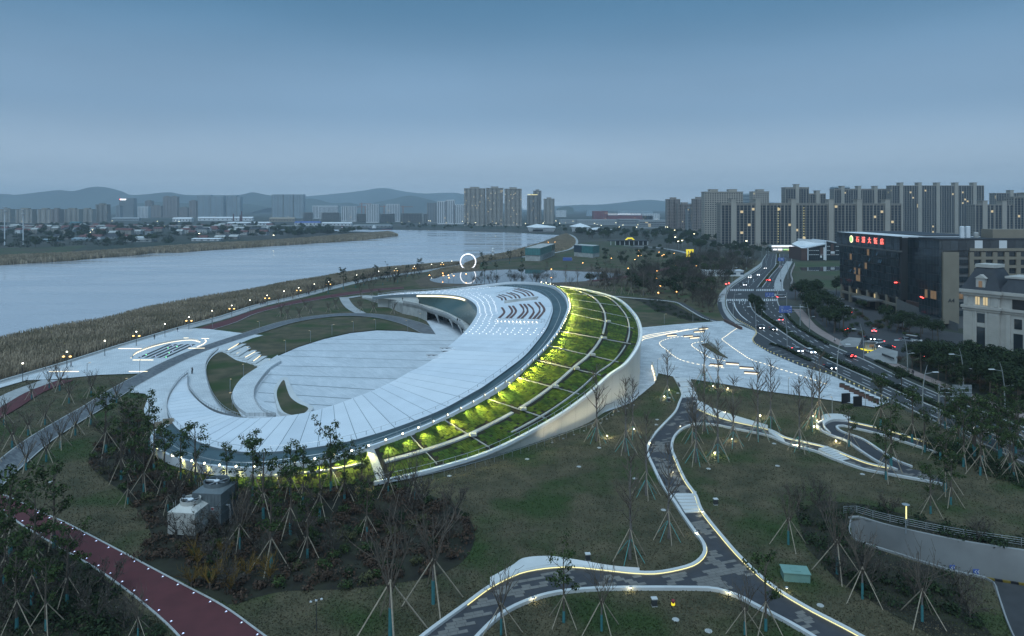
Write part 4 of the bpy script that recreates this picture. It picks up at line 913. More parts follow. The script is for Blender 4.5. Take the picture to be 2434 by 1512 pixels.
# ---- residential towers
def tower(x0, x1, ytop, ybase, depth=16, wall='tower_tan', glass='shade_glass', label='', group=None, bay=3.6, fl=3.1, lit=0.02, style='bay', crown=True, Y=None, name='apartment_tower', steps=None, light_col=None, cat='building'):
    Y = Y or DY(ybase); xa, xb = DX(x0, Y), DX(x1, Y); Ht = ZT(ytop, Y); W_ = xb - xa; cx_ = (xa + xb) / 2
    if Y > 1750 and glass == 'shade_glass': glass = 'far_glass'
    th = thing(name, label, cat, (cx_, Y, 0), group=group)
    nb = max(2, int(W_ / bay)); bw = W_ / nb; nf = max(3, int((Ht - 4) / fl))
    body = MB(); hb = Ht - (3.5 if crown else 0)
    if style == 'bay':          # plan with projecting and recessed bays
        poly = []; 
        for k in range(nb):
            d_ = 0.0 if k % 3 != 1 else 1.6
            poly += [(xa + k * bw, Y + d_), (xa + (k + 1) * bw, Y + d_)]
        poly += [(xb, Y + depth), (xa, Y + depth)]
        body.prism(poly, 0, hb)
    else: body.bbox(xa, xb, Y, Y + depth, 0, hb)
    body.build('wall', wall, th)
    wn = MB(); lw_ = MB(); lg = MB()
    for k in range(nb):
        d_ = (0.0 if k % 3 != 1 else 1.6) if style == 'bay' else 0.0
        xl = xa + k * bw
        for f in range(nf):
            z0 = 3.5 + f * fl
            if z0 + fl > hb: break
            if style == 'strip': u0, u1, v0, v1 = .12, .88, .15, 2.9
            elif style == 'slab': u0, u1, v0, v1 = .02, .98, 1.0, 2.6
            else: u0, u1, v0, v1 = .2, .8, .8, 2.5
            if Y > 1750: u0, u1 = max(u0, .27), min(u1, .73)
            tgt = lw_ if rng.random() < lit else wn
            tgt.quad((xl + bw * u0, Y + d_ - .06, z0 + v0), (xl + bw * u1, Y + d_ - .06, z0 + v0), (xl + bw * u1, Y + d_ - .06, z0 + v1), (xl + bw * u0, Y + d_ - .06, z0 + v1))
            if style == 'bay' and k % 3 == 1: lg.box((xl + bw / 2, Y + .7, z0 + .35), (bw * .96, 1.5, .75))
    xs = xa - .06 if cx_ > 0 else xb + .06       # the flank that faces the camera
    nd = max(1, int(depth / 4))
    for k in range(nd):
        for f in range(nf):
            z0 = 3.5 + f * fl
            if z0 + fl > hb: break
            y0 = Y + depth * (k + .3) / nd; y1 = Y + depth * (k + .7) / nd
            (lw_ if rng.random() < lit else wn).quad((xs, y0, z0 + .8), (xs, y1, z0 + .8), (xs, y1, z0 + 2.4), (xs, y0, z0 + 2.4))
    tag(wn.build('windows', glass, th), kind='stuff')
    if lw_.v: tag(lw_.build('lit_windows', 'window_lit', th), kind='stuff')
    if lg.v: tag(lg.build('balconies', wall, th), kind='stuff')
    if style == 'strip':
        fn = MB()
        for k in range(nb + 1): fn.box((xa + k * bw, Y - .3, hb / 2), (.5 if k % 4 else 1.3, 1.2, hb))
        tag(fn.build('pilasters', 'tower_beige' if wall != 'tower_white' else wall, th), kind='stuff')
    if crown:
        n = max(1, int(W_ / 28))
        for k in range(n):
            xc = xa + W_ * (k + .5) / n
            if style == 'strip':
                m_ = MB(); m_.bbox(xc - 3.0, xc + 3.0, Y - 1.6, Y + depth * .5, 0, hb + 5.2); m_.build('stair_shaft', 'shaft_beige', th); m_ = MB(); m_.bbox(xc - 4.2, xc + 4.2, Y - 1.9, Y + depth * .55, hb + 5.2, hb + 5.8); m_.build('shaft_cap', wall, th)
                continue
            m_ = MB(); m_.box((xc, Y + depth * .4, hb + 1.9), (W_ / n * .42, depth * .6, 3.8)); m_.build('roof_crown', wall, th)
            m_ = MB(); m_.box((xc, Y + depth * .4, hb + 4.0), (W_ / n * .46, depth * .66, .5)); m_.build('crown_cap', 'tower_beige', th)
        m_ = MB(); m_.bbox(xa - .5, xb + .5, Y - .5, Y + .1, hb - .4, hb + 1.2); m_.bbox(xa - .5, xb + .5, Y + depth - .1, Y + depth + .5, hb - .4, hb + 1.2); 
        m_ = MB(); m_.bbox(xa - .5, xb + .5, Y - .5, Y + depth + .5, hb - .3, hb + .7); m_.build('parapet', 'tower_beige' if wall != 'tower_white' else wall, th)
    if light_col:
        for c in light_col:
            xc = xa + W_ * c; m_ = MB()
            for f in range(1, nf - 1): m_.box((xc, Y - 1.0, 3.5 + f * fl), (.55, .3, .7))
            tag(m_.build('facade_lights', 'led_yellow', th), kind='stuff')
    return th
# centre cluster across the river
tower(1103, 1153, 445, 537, 22, 'tower_tan', label='tan high-rise apartment tower beside the river, the narrower of the riverside pair', group=None, lit=.03)
tower(1155, 1196, 444, 537, 24, 'tower_tan', label='tan high-rise apartment tower standing next to the narrower riverside one', lit=.04); tower(1199, 1240, 446, 537, 24, 'tower_tan', label='tan high-rise apartment tower on the river bend side of its twin', lit=.04)
tower(1253, 1279, 462, 534, 20, 'tower_beige', label='slim pale apartment tower with a yellow-lit roof edge by the river', lit=.02, name='apartment_tower')
tower(1268, 1287, 451, 533, 20, 'tower_beige', label='tallest slim tower standing behind the yellow-lit one', lit=.02, Y=1990)
tower(1293, 1318, 470, 532, 20, 'tower_tan', label='shorter slim tan tower on the edge of the riverside cluster', lit=.02)
m_ = MB(); Y_ = DY(534); m_.bbox(DX(1254, Y_), DX(1278, Y_), Y_ - .8, Y_ - .3, ZT(463.4, Y_), ZT(462.4, Y_)); m_.build('roof_light', 'led_yellow', [o for o in COL.objects if o.get('label', '').startswith('slim pale')][0])
# white and grey towers on the far bank
far_list = [(743, 757, 489, 520, 'tower_white', 'white slab block, narrow one behind the unfinished frames'), (758, 803, 489, 520, 'tower_white', 'white stepped apartment block behind the unfinished frames'), (812, 826, 490, 527, 'tower_white', 'grey and white tower, the left of a tight pair on the far bank'), (828, 847, 490, 527, 'tower_white', 'white tower with a blank side wall, the right of a tight pair'),
            (871, 900, 485, 530, 'tower_white', 'white twin-shaft tower between two cranes on the far bank'), (918, 949, 485, 528, 'tower_white', 'grey tower with a white end wall between two frame buildings'), (1016, 1042, 482, 531, 'tower_grey', 'grey tower at the near end of the white riverside terrace of towers'), (1040, 1060, 478, 533, 'tower_white', 'white tower rising behind the grey riverside tower'), (1060, 1080, 475, 533, 'tower_white', 'white tower with bright vertical piers next to the tan riverside pair'), (1080, 1103, 486, 533, 'tower_white', 'lower white tower hard against the tan riverside pair')]
for a in far_list: tower(a[0], a[1], a[2], a[3], 18, a[4], label=a[5], lit=.01, style='strip', crown=False, bay=5)
for (x0, x1, t, lb) in ((646.5, 672, 462, 'first of three pale glass towers in a row across the river'), (674, 696, 462, 'middle one of three pale glass towers in a row across the river'), (698, 721, 462, 'last of three pale glass towers in a row, with the blank end wall')):
    tower(x0, x1, t, 519, 30, 'tower_glass', label=lb, lit=.004, style='strip', crown=False, bay=6, fl=4, cat='tower')
left_list = [(0, 24, 495, 528, 'tower_tan', 'tan apartment slab behind the light masts on the far bank'), (37, 76, 495, 530, 'tower_tan', 'tan apartment slab with a lift shaft, second of the far bank row'), (89, 120, 495, 530, 'tower_tan', 'broad tan apartment slab in the middle of the far bank row'), (121, 141, 495, 530, 'tower_brown', 'brown slab joined to the broad tan one'), (151, 187, 495, 529, 'tower_tan', 'tan slab with pale stair bays behind the green shed'), (190, 219, 495, 528, 'tower_tan', 'tan slab next to the taller grey-beige block'), (227, 254, 484, 527, 'tower_beige', 'taller grey-beige block ending the far bank row of slabs'),
             (344, 360, 476, 517, 'tower_brown', 'slim brown tower behind the white office block'), (356, 383, 488, 517, 'tower_brown', 'squat brown block beside the slim brown tower'), (387, 421, 466, 517, 'tower_brown', 'tall brown slab tower standing alone on the far bank'), (425, 447, 492, 517, 'tower_brown', 'low brown block at the foot of the lone tall slab'), (449, 466, 476, 517, 'tower_brown', 'narrow brown tower next to the blue glass twins'), (327, 352, 491, 518, 'tower_white', 'white and grey office block with bright end piers'), (275, 285, 488, 519, 'tower_grey', 'thin grey slab behind the tower with the roof sign')]
for a in left_list: tower(a[0], a[1], a[2], a[3], 22, a[4], label=a[5], lit=.006, bay=5, crown=(a[4] != 'tower_white'))
sg = tower(284, 317, 471, 517, 30, 'tower_grey', label='grey office tower with an illuminated white sign on its roof edge', lit=.003, style='strip', crown=False, bay=5)
Y_ = DY(517); m_ = MB(); m_.bbox(DX(286, Y_), DX(300, Y_), Y_ - 1.2, Y_ - .6, ZT(476, Y_), ZT(472.5, Y_)); m_.build('roof_sign', 'led_white', sg); m_ = MB(); m_.bbox(DX(284.6, Y_), DX(286, Y_), Y_ - 1.2, Y_ - .6, ZT(475, Y_), ZT(473, Y_)); m_.build('sign_emblem', 'lamp_red', sg)
for (x0, x1, t, lb) in ((470, 500, 463, 'blue-grey glass tower, taller of the twins on the far bank'), (501, 531, 466, 'blue-grey glass tower, lower of the twins on the far bank'), (539, 562, 464, 'white-finned office tower beside the glass twins'), (563, 571, 467, 'narrow blue glass slab attached to the white-finned tower')):
    tower(x0, x1, t, 517, 30, 'tower_glass' if 'glass' in lb else 'tower_white', label=lb, lit=.002, style='strip', crown=False, bay=6, fl=4, cat='tower')
# unfinished concrete frames on the far bank
def frame(x0, x1, ytop, ybase, label):
    Y = DY(ybase); xa, xb = DX(x0, Y), DX(x1, Y); Ht = ZT(ytop, Y); th = thing('unfinished_building', label, 'building', ((xa + xb) / 2, Y, 0), group=None)
    nf = max(4, int(Ht / 4.6))
    for f in range(nf + 1): m_ = MB(); m_.bbox(xa, xb, Y, Y + 22, Ht * f / nf - .5, Ht * f / nf + .1); m_.build('floor_slab', 'concrete', th)
    n = max(4, int((xb - xa) / 8)); m_ = MB()
    for k in range(n + 1): m_.box((xa + (xb - xa) * k / n, Y + .6, Ht / 2), (.8, .8, Ht)); m_.box((xa + (xb - xa) * k / n, Y + 12, Ht / 2), (.8, .8, Ht))
    tag(m_.build('columns', 'concrete', th), kind='stuff'); m_ = MB(); m_.bbox(xa + 2, xb - 2, Y + 14, Y + 20, 0, Ht - 1); m_.build('core', 'tower_grey', th)
for a in ((716, 742, 505, 525, 'open concrete frame of a half-built block beside the three glass towers'), (760, 806, 505, 526, 'longer open concrete frame in front of the white stepped block'), (835, 871, 508, 527, 'unfinished concrete frame between the tight pair and the twin-shaft tower'), (900, 938, 508, 529, 'unfinished concrete frame in front of the grey tower with the white end wall'), (950, 1003, 507, 530, 'widest unfinished concrete frame along the far bank'), (1005, 1064, 508, 531, 'unfinished concrete frame ending at the white towers')): frame(*a)
for (x, yt, lb, dr) in ((860, 485, 'orange tower crane beside the twin-shaft tower', 1), (868, 492, 'shorter orange tower crane half hidden behind the twin-shaft tower', -1), (913, 491, 'orange tower crane left of the grey tower', -1), (958, 492, 'orange tower crane over the widest concrete frame', 1)):
    Y = 2600; X = DX(x, Y); Ht = ZT(yt, Y); th = thing('tower_crane', lb, 'crane', (X, Y, 0)); m_ = MB(); m_.box((X, Y, Ht / 2), (2.2, 2.2, Ht)); m_.build('mast', 'crane_orange', th)
    m_ = MB(); m_.box((X + dr * 14, Y, Ht + .6), (46, 1.4, 1.6)); m_.build('jib', 'crane_orange', th); m_ = MB(); m_.tube([(X, Y, Ht), (X, Y, Ht + 8)], [1.2, .2], 4); m_.build('apex', 'crane_orange', th); m_ = MB(); m_.box((X - dr * 7, Y, Ht - 1.5), (4, 2, 3)); m_.build('counterweight', 'concrete', th)
# right-hand apartment district
TR = [(1586, 1617, 470, 546, 'tower_brown', 'bay', 'leftmost brown tower of the dense apartment district, with a flat roof'), (1612, 1645, 482, 547, 'tower_brown', 'bay', 'lower brown tower between the flat-roofed one and the slender ones'), (1634, 1650, 492, 548, 'tower_grey', 'bay', 'small grey tower squeezed between two brown towers'), (1649, 1675, 469, 549, 'tower_brown', 'bay', 'slender brown tower left of the broad grey-brown block'),
      (1675, 1766, 451, 570, 'tower_tan', 'win', 'broad grey-brown apartment block with a grid of small windows'), (1790, 1828, 451, 560, 'tower_tan', 'win', 'grey-brown tower seen over the roofs of the front block'), (1867, 1922, 441, 560, 'tower_beige', 'strip', 'tall piered tower rising over the front block with lit piers'), (1925, 1962, 456, 560, 'tower_beige', 'strip', 'stepped piered tower next to the tall one over the front block'),
      (1983, 2140, 445, 556, 'tower_beige', 'strip', 'long back-row apartment block with stepped crowns beside the blue tower'), (2120, 2338, 437, 558, 'tower_beige', 'strip', 'longest and tallest back-row apartment block above the hotel'), (2368, 2440, 455, 556, 'tower_beige', 'strip', 'back-row apartment tower at the far end of the district'),
      (1714, 1830, 477, 588, 'tower_beige', 'strip', 'front apartment block with dark balconies facing the boulevard'), (1830, 1941, 477, 588, 'tower_beige', 'strip', 'front apartment block with rows of small lights on its piers above the lit shops'), (1941, 2142, 478, 586, 'tower_beige', 'strip', 'long front apartment block behind the white gabled building'), (2318, 2362, 481, 580, 'tower_beige', 'strip', 'lower front apartment block between the long rows, with paired balconies'), (2364, 2408, 481, 580, 'tower_beige', 'strip', 'lower front apartment block at the far right of the district'), (2410, 2520, 462, 580, 'tower_beige', 'strip', 'piered apartment block running out of view')]
for a in TR:
    Yb = DY(a[3]); tower(a[0], a[1], a[2], a[3], 18, a[4], label=a[6], lit=.012, style=a[5], bay=(4.2 if a[5] == 'strip' else 3.4), light_col=((.17, .72) if 'rows of small lights' in a[6] else None))
tower(1766, 1788, 460, 545, 20, 'tower_glass', label='pale blue glass tower far behind the apartment district', style='slab', crown=False, lit=0, Y=1500, cat='tower')
tower(1983, 2020, 444, 545, 20, 'tower_glass', label='blue glass office tower behind the stepped crowns', style='slab', crown=False, lit=0, Y=1400, cat='tower')
# stepped crowns standing above the apartment roofs
# ---- shops under the front block, lit
Y_ = DY(597); th = thing('shop_row', 'two-storey row of brightly lit shops under the front apartment block', 'shop', (DX(1880, Y_), Y_, 0))
m_ = MB(); m_.bbox(DX(1835, Y_), DX(1942, Y_), Y_, Y_ + 14, 0, ZT(584, Y_)); m_.build('wall', 'concrete', th)
m_ = MB(); m_.bbox(DX(1834, Y_), DX(1898, Y_), Y_ - 1.2, Y_ - .2, ZT(586.5, Y_), ZT(584, Y_)); m_.build('lit_fascia', 'led_white', th)
for k, (x0, x1, mt) in enumerate(((1838, 1846, 'led_white'), (1849, 1859, 'led_white'), (1862, 1872, 'sign_green'), (1873, 1883, 'sign_green'), (1884, 1896, 'sign_green'), (1899, 1907, 'sign_green'))):
    y0, y1 = (594.5, 592) if k < 5 else (594, 585); m_ = MB(); m_.bbox(DX(x0, Y_), DX(x1, Y_), Y_ - .6, Y_ - .1, ZT(y0, Y_), ZT(y1, Y_)); m_.build('shop_sign', mt, th)
m_ = MB(); m_.bbox(DX(1874, Y_), DX(1889, Y_), Y_ - 1.6, Y_ - .8, ZT(596, Y_), ZT(595, Y_)); m_.build('red_sign', 'sign_red', th)
for k in range(9):
    m_ = MB(); m_.bbox(DX(1839 + 11 * k, Y_), DX(1847 + 11 * k, Y_), Y_ - .15, Y_ - .05, .2, ZT(595.5, Y_)); m_.build('shop_window', 'window_lit' if k % 2 else 'shade_glass', th)
rs = thing('rooftop_sign', 'row of glowing green rooftop characters above the lit shops', 'sign', (DX(1905, Y_), Y_ + 3, ZT(584, Y_)))
for k in range(7):
    x = DX(1895 + k * 4.4, Y_); zc = ZT(581, Y_); m_ = MB()
    for (dx, dz, w, h) in ((0, .55, 1.3, .25), (0, 0, 1.3, .25), (0, -.55, 1.3, .25), (-.5, 0, .22, 1.3), (.5 - .2 * (k % 2), 0, .22, 1.3)): m_.box((x + dx, Y_ + 2, zc + dz), (w, .15, h))
    m_.build('character', 'sign_green', rs)
m_ = MB(); m_.bbox(DX(1892, Y_), DX(1925, Y_), Y_ + 2.1, Y_ + 2.3, ZT(584.3, Y_), ZT(583.6, Y_)); m_.build('frame', 'dark_metal', rs)
# ---- white gabled modern building on the vacant lot
gY = DY(619.5); th = thing('gabled_building', 'modern dark glass building framed by white mono-pitch gables on the vacant lot', 'building', (DX(1960, gY), gY, 0))
def gx(x): return DX(x, gY)
def gz(y): return ZT(y, gY)
def gable(pts, t=.8, y0=0, y1=14, mname='white_metal', nm='white_frame'):
    m_ = MB(); V = [Vector((gx(x), gY, gz(y))) for x, y in pts]
    for a, b in zip(V, V[1:]):
        d = (b - a); q = Vector((-d.z, 0, d.x)).normalized() * t
        m_.add([a + Vector((0, y0, 0)), b + Vector((0, y0, 0)), b + q + Vector((0, y0, 0)), a + q + Vector((0, y0, 0)), a + Vector((0, y1, 0)), b + Vector((0, y1, 0)), b + q + Vector((0, y1, 0)), a + q + Vector((0, y1, 0))], [(0, 1, 2, 3), (7, 6, 5, 4), (0, 1, 5, 4), (3, 2, 6, 7), (1, 2, 6, 5), (0, 3, 7, 4)])
    return m_.build(nm, mname, th)
gable([(1921.5, 619), (1921.5, 590)], .8, -.2, 1); gable([(1919.5, 590), (1962, 581)], .9, -.4, 34); gable([(2003, 581.5), (1964.5, 573.5)], -.9, -.4, 30); gable([(1964, 619), (1964, 572.5)], 1.0, -.3, 30)
for (x0, x1, yt0, yt1, mt) in ((1905, 1920, 590, 590, 'brick_brown'), (1923, 1962, 588, 583, 'glass_dark'), (1966, 2006, 577, 583, 'glass_dark')):
    m_ = MB(); V = [(gx(x0), gz(619)), (gx(x1), gz(619)), (gx(x1), gz(yt1)), (gx(x0), gz(yt0))]
    m_.add([(a, gY + .4, b) for a, b in V] + [(a, gY + 28, b) for a, b in V], [(0, 1, 2, 3), (0, 1, 5, 4), (1, 2, 6, 5), (2, 3, 7, 6), (3, 0, 4, 7)]); m_.build('wall', mt, th)
m_ = MB(); m_.add([(gx(1905), gY, gz(590)), (gx(1921), gY, gz(590)), (gx(1962), gY + 6, gz(581)), (gx(1950), gY + 40, gz(572.5)), (gx(1925), gY + 40, gz(585))], [(0, 1, 2, 3, 4)]); m_.build('roof_slope', 'tower_white', th)
m_ = MB(); m_.add([(gx(1938), gY + 38, gz(581)), (gx(1964), gY + .5, gz(581)), (gx(1964), gY + .5, gz(572.5)), (gx(1938), gY + 38, gz(571.5))], [(0, 1, 2, 3)]); m_.build('upper_wall', 'tower_white', th)
for r, y in enumerate((595.5, 605.5)):
    for k, x in enumerate((1923.5, 1928.5, 1934, 1939, 1943.5)): m_ = MB(); m_.bbox(gx(x), gx(x + 3.6), gY + .2, gY + .36, gz(y + .7), gz(y - .5)); m_.build('spandrel', 'tower_white', th)
for y in (585.5, 595.5, 605.5):
    for x in (1966, 1970, 1987, 1991): m_ = MB(); m_.bbox(gx(x), gx(x + 3.4), gY + .2, gY + .36, gz(y + .7), gz(y - .5)); m_.build('spandrel', 'tower_white', th)
for (x0, x1, y0, y1, mt) in ((1950, 1957, 603, 588, 'brick_brown'), (1975, 1982, 597, 580, 'brick_brown'), (1950, 1957, 607, 603.5, 'pink_paving'), (1975, 1985.5, 607, 603.8, 'pink_paving'), (1950, 1954, 613, 607.5, 'tower_white'), (1975, 1984, 603, 597.5, 'tower_white'), (1957.5, 1963, 618, 588, 'tower_white')):
    m_ = MB(); m_.bbox(gx(x0), gx(x1), gY + .1, gY + .34, gz(y0), gz(y1)); m_.build('panel', mt, th)
for x in (1928, 1933, 1938, 1943, 1948, 1970, 1990, 1996): m_ = MB(); m_.bbox(gx(x), gx(x) + .15, gY + .25, gY + .4, gz(618), gz(590)); m_.build('mullion', 'dark_metal', th)
# ---- hotel
HX, HY0, HY1 = 171.0, 272.0, 360.0
ht_ = thing('hotel', 'dark glass hotel with glowing red rooftop characters and a beige south wing', 'building', (HX + 20, 315, 0))
HT = 35.0
m_ = MB(); m_.bbox(HX + .3, HX + 34, 304, HY1, 7, HT - .6); m_.build('core', 'dark_metal', ht_)
m_ = MB(); m_.bbox(HX - .6, HX + 36, 305, HY1 + .8, HT - .6, HT); m_.build('roof', 'tower_white', ht_)
m_ = MB(); m_.bbox(HX + 12, HX + 36, 306, HY1, HT + .02, HT + .35); m_.build('roof_membrane', 'roof_dark', ht_)
# curtain wall panes facing the boulevard
rg = random.Random(21)
glass_vars = []
for k, c in enumerate(((.030, .042, .050), (.040, .055, .065), (.022, .032, .040))): mat('hotel_glass_%d' % k, c, .08 + .03 * k, spec=.45); glass_vars.append('hotel_glass_%d' % k)
nyp = 26; fh = 3.35
for f in range(6):
    for k in range(nyp):
        y0 = 305 + (HY1 - 305) * k / nyp; y1 = 305 + (HY1 - 305) * (k + 1) / nyp - .12; z0 = 8 + f * fh
        tilt = rg.uniform(-.03, .03); lit_ = (f in (1, 2) and 15 <= k <= 18 and rg.random() < .7) or rg.random() < .012
        m_ = MB(); m_.quad((HX + tilt, y0, z0), (HX - tilt, y1, z0), (HX - tilt, y1, z0 + fh - .35), (HX + tilt, y0, z0 + fh - .35)); m_.build('glass_pane', 'window_lit_dim' if lit_ else glass_vars[rg.randrange(3)], ht_)
for k in range(nyp):                                         # taller fascia above, standing slightly proud
    y0 = 303 + (HY1 - 301) * k / nyp; y1 = 303 + (HY1 - 301) * (k + 1) / nyp - .10
    for (za_, zb_) in ((28.9, 31.8), (31.9, 34.8)):
        m_ = MB(); m_.quad((HX - .8, y0, za_), (HX - .8, y1, za_), (HX - .8, y1, zb_), (HX - .8, y0, zb_)); m_.build('fascia_panel', glass_vars[k % 3], ht_)
m_ = MB(); m_.bbox(HX - .9, HX + .4, 303, HY1 + 1, 28.1, 28.8); m_.build('fascia_ledge', 'grey_cladding', ht_)
m_ = MB(); m_.bbox(HX - .78, HX + .4, 303.2, HY1 + .8, 28.85, 34.9); m_.build('fascia_backing', 'black', ht_)
for k in range(7):                                           # awning windows pushed open
    y = 311 + rg.random() * 42; z = 12 + fh * rg.randrange(5); m_ = MB(); m_.add([(HX - .05, y, z + 1.4), (HX - .05, y + 1, z + 1.4), (HX - .7, y + 1, z), (HX - .7, y, z)], [(0, 1, 2, 3)]); m_.build('open_window', 'glass_blue', ht_)
for k in range(7):
    m_ = MB(); m_.bbox(HX - .2, HX + 1.2, 306 + 8.6 * k, 307.2 + 8.6 * k, 0, 8); m_.build('podium_column', 'beige_cladding', ht_)
m_ = MB(); m_.bbox(HX - .1, HX + 1, 305, HY1, 3.7, 4.8); m_.build('podium_beam', 'beige_cladding', ht_); m_ = MB(); m_.bbox(HX + 2, HX + 3, 305, HY1, 0, 8); m_.build('podium_wall', 'black', ht_)
m_ = MB(); m_.bbox(HX - 7, HX + .5, 318, 334, 4.4, 5.0); m_.build('entrance_canopy', 'grey_cladding', ht_)
for (y, z) in ((345, 6.2), (328, 6.0)): m_ = MB(); m_.bbox(HX + 1.9, HX + 1.99, y, y + 1.6, z - 1.4, z + .6); m_.build('lit_window', 'window_lit', ht_)
# recessed middle part
for f in range(8):
    for k in range(9):
        y0 = 286 + 2.05 * k; z0 = 7 + f * fh; m_ = MB(); m_.quad((HX + 3.4, y0, z0), (HX + 3.4, y0 + 1.95, z0), (HX + 3.4, y0 + 1.95, z0 + fh - .14), (HX + 3.4, y0, z0 + fh - .14)); m_.build('glass_pane', glass_vars[rg.randrange(3)], ht_)
    m_ = MB(); m_.bbox(HX + 3.15, HX + 3.3, 286, 288.2 + rg.random() * 2, 7 + f * fh + 3.05, 7 + f * fh + 3.25); m_.build('stair_light', 'led_yellow', ht_)
m_ = MB(); m_.bbox(HX + 3.5, HX + 30, 284, 304, 0, HT - .4); m_.build('core', 'black', ht_); m_ = MB(); m_.bbox(HX + 2.6, HX + 4.2, 286, 304, 0, 7); m_.build('podium_wall', 'brick_brown', ht_)
# south wing: glazed bay then beige cladding with windows
SX0, SX1, SY = 168.5, 214.0, 272.0
m_ = MB(); m_.bbox(SX0 + .4, SX1, SY + .4, SY + 14, 0, HT); m_.build('core', 'grey_cladding', ht_)
for f in range(9):
    for k in range(7):
        y0 = SY + 13.6 - 1.95 * k; z0 = 4.5 + f * fh; lit_ = (f == 2 and k in (2, 4, 5)); m_ = MB(); m_.quad((SX0, y0, z0), (SX0, y0 - 1.85, z0), (SX0, y0 - 1.85, z0 + fh - .14), (SX0, y0, z0 + fh - .14)); m_.build('glass_pane', 'window_lit_dim' if lit_ else glass_vars[rg.randrange(3)], ht_)
    for k in range(1):
        z0 = 4.5 + f * fh; m_ = MB(); m_.quad((SX0, SY, z0), (SX0 + .9, SY, z0), (SX0 + .9, SY, z0 + fh - .14), (SX0, SY, z0 + fh - .14)); m_.build('glass_pane', glass_vars[1], ht_)
m_ = MB(); m_.bbox(SX0 + 1.0, SX0 + 7.2, SY - .9, SY + .5, 2.0, 30.2); m_.build('beige_tower', 'beige_cladding', ht_)
for f in range(9):
    z0 = 4.2 + f * fh
    for k in range(8):
        x0 = SX0 + 7.6 + (0 if k == 0 else 1.2 + 4.6 * k); w_ = 3.9 if k == 0 else 2.9
        if f > 7 and k > 0: continue
        lit_ = (k == 1 and f == 1) or (k == 0 and f == 2); m_ = MB(); m_.quad((x0, SY + .1, z0 + .9), (x0 + w_, SY + .1, z0 + .9), (x0 + w_, SY + .1, z0 + 2.9), (x0, SY + .1, z0 + 2.9)); wo = m_.build('window', 'window_lit_dim' if lit_ else glass_vars[rg.randrange(3)], ht_)
        fr = MB(); fr.bbox(x0 + w_ * .45, x0 + w_ * .45 + .1, SY + .02, SY + .09, z0 + .9, z0 + 2.9); fr.bbox(x0, x0 + w_, SY + .0, SY + .09, z0 + 1.45, z0 + 1.53); fo = fr.build('window_bar', 'dark_metal', wo, world=False)
        for v in fo.data.vertices: v.co -= Vector(ht_['_o'])
m_ = MB()
for k in range(9):                                            # beige frame grid standing proud of the windows
    x0 = SX0 + 11.6 + 4.6 * k; m_ = MB(); m_.bbox(x0, x0 + 1.7, SY - .55, SY + .3, 4, 30.2); m_.build('beige_pier', 'beige_cladding', ht_)
for f in range(9):
    z0 = 4.2 + f * fh; m_ = MB(); m_.bbox(SX0 + 11.7, SX1, SY - .5, SY + .2, z0 - .35, z0 + .75); m_.build('beige_band', 'beige_cladding', ht_)
for k in range(14):
    m_ = MB(); x0 = SX0 + 1 + 3.2 * k; m_.quad((x0, SY - .2, 30.8), (x0 + 3.1, SY - .2, 30.8), (x0 + 3.1, SY - .2, HT - .2), (x0, SY - .2, HT - .2)); m_.build('attic_pane', 'tower_white' if k in (4, 7) else glass_vars[k % 3], ht_)
m_ = MB(); m_.bbox(SX0, SX1, SY - .1, SY + 14.2, HT - .1, HT + .5); m_.build('roof_slab', 'roof_dark', ht_); m_ = MB(); m_.bbox(HX + 22, SX1, SY + 5, SY + 12, HT + .5, HT + 4); m_.build('penthouse', 'beige_cladding', ht_)
for k, x in enumerate((HX + 11, HX + 14, HX + 18, HX + 27, HX + 35, HX + 40)): m_ = MB(); m_.lathe((x + .0, 279 + k, HT + .4), [(.9, 0), (.9, 4.6 if k < 2 else 2.0), (.7, 4.8 if k < 2 else 2.3)], 10); m_.build('roof_vent', 'white_metal' if k < 2 else 'concrete', ht_)
m_ = MB(); m_.add([(HX - 1, 305, 0), (HX - 1, 305, 7.5), (HX + 1, SY - 6, 3.0), (HX + 1, SY - 6, 0)], [(0, 1, 2, 3)]); m_.build('ramp_wall', 'grey_cladding', ht_)
# the sign characters
def text_mesh(txt, size, name, matname, parent, loc, rot, extr=.15, world_parent=True):
    cu = bpy.data.curves.new(name, 'FONT'); cu.body = txt; cu.size = size; cu.extrude = extr; cu.align_x = 'CENTER'; cu.align_y = 'CENTER'
    ob = bpy.data.objects.new(name, cu); COL.objects.link(ob); bpy.context.view_layer.update()
    me = bpy.data.meshes.new_from_object(ob.evaluated_get(bpy.context.evaluated_depsgraph_get())); bpy.data.objects.remove(ob)
    me.materials.clear(); me.materials.append(M[matname]); o = bpy.data.objects.new(name, me); COL.objects.link(o); o.parent = parent
    off = Vector(parent['_o']) if parent is not None else Vector(); o.location = Vector(loc) - off; o.rotation_euler = rot; return o
for k, ch in enumerate('石浦大饭店'):
    text_mesh(ch, 3.1, 'sign_character', 'sign_red', ht_, (HX - 1.0, 339.5 - 5.6 * k, 31.9), (math.radians(90), 0, math.radians(-90)), .12)
m_ = MB(); 
for (r, dx, mt, nm) in ((1.8, -1.0, 'led_warm', 'emblem_ring'), (1.45, -1.12, 'sign_green', 'emblem_disc')):
    m_ = MB(); n = 24; m_.add([(HX + dx, 345.8 + r * 1.0 * math.cos(2 * math.pi * k / n), 31.9 + r * math.sin(2 * math.pi * k / n)) for k in range(n)], [tuple(range(n))]); m_.build(nm, mt, ht_)
text_mesh('A4', 2.2, 'wall_lettering', 'dark_metal', ht_, (SX0 + 4.1, SY - 1.0, 11.2), (math.radians(90), 0, 0), .05)
for (y, z) in ((306, 14.5), (290, 11.0)): 
    for k in range(3): m_ = MB(); m_.box((HX - .4 if y > 300 else SX0 - .3, y + .8 * k if y > 300 else 284 - .8 * k, z - .1 * k), (.2, .45, .3)); m_.build('red_lamp', 'lamp_red', ht_)
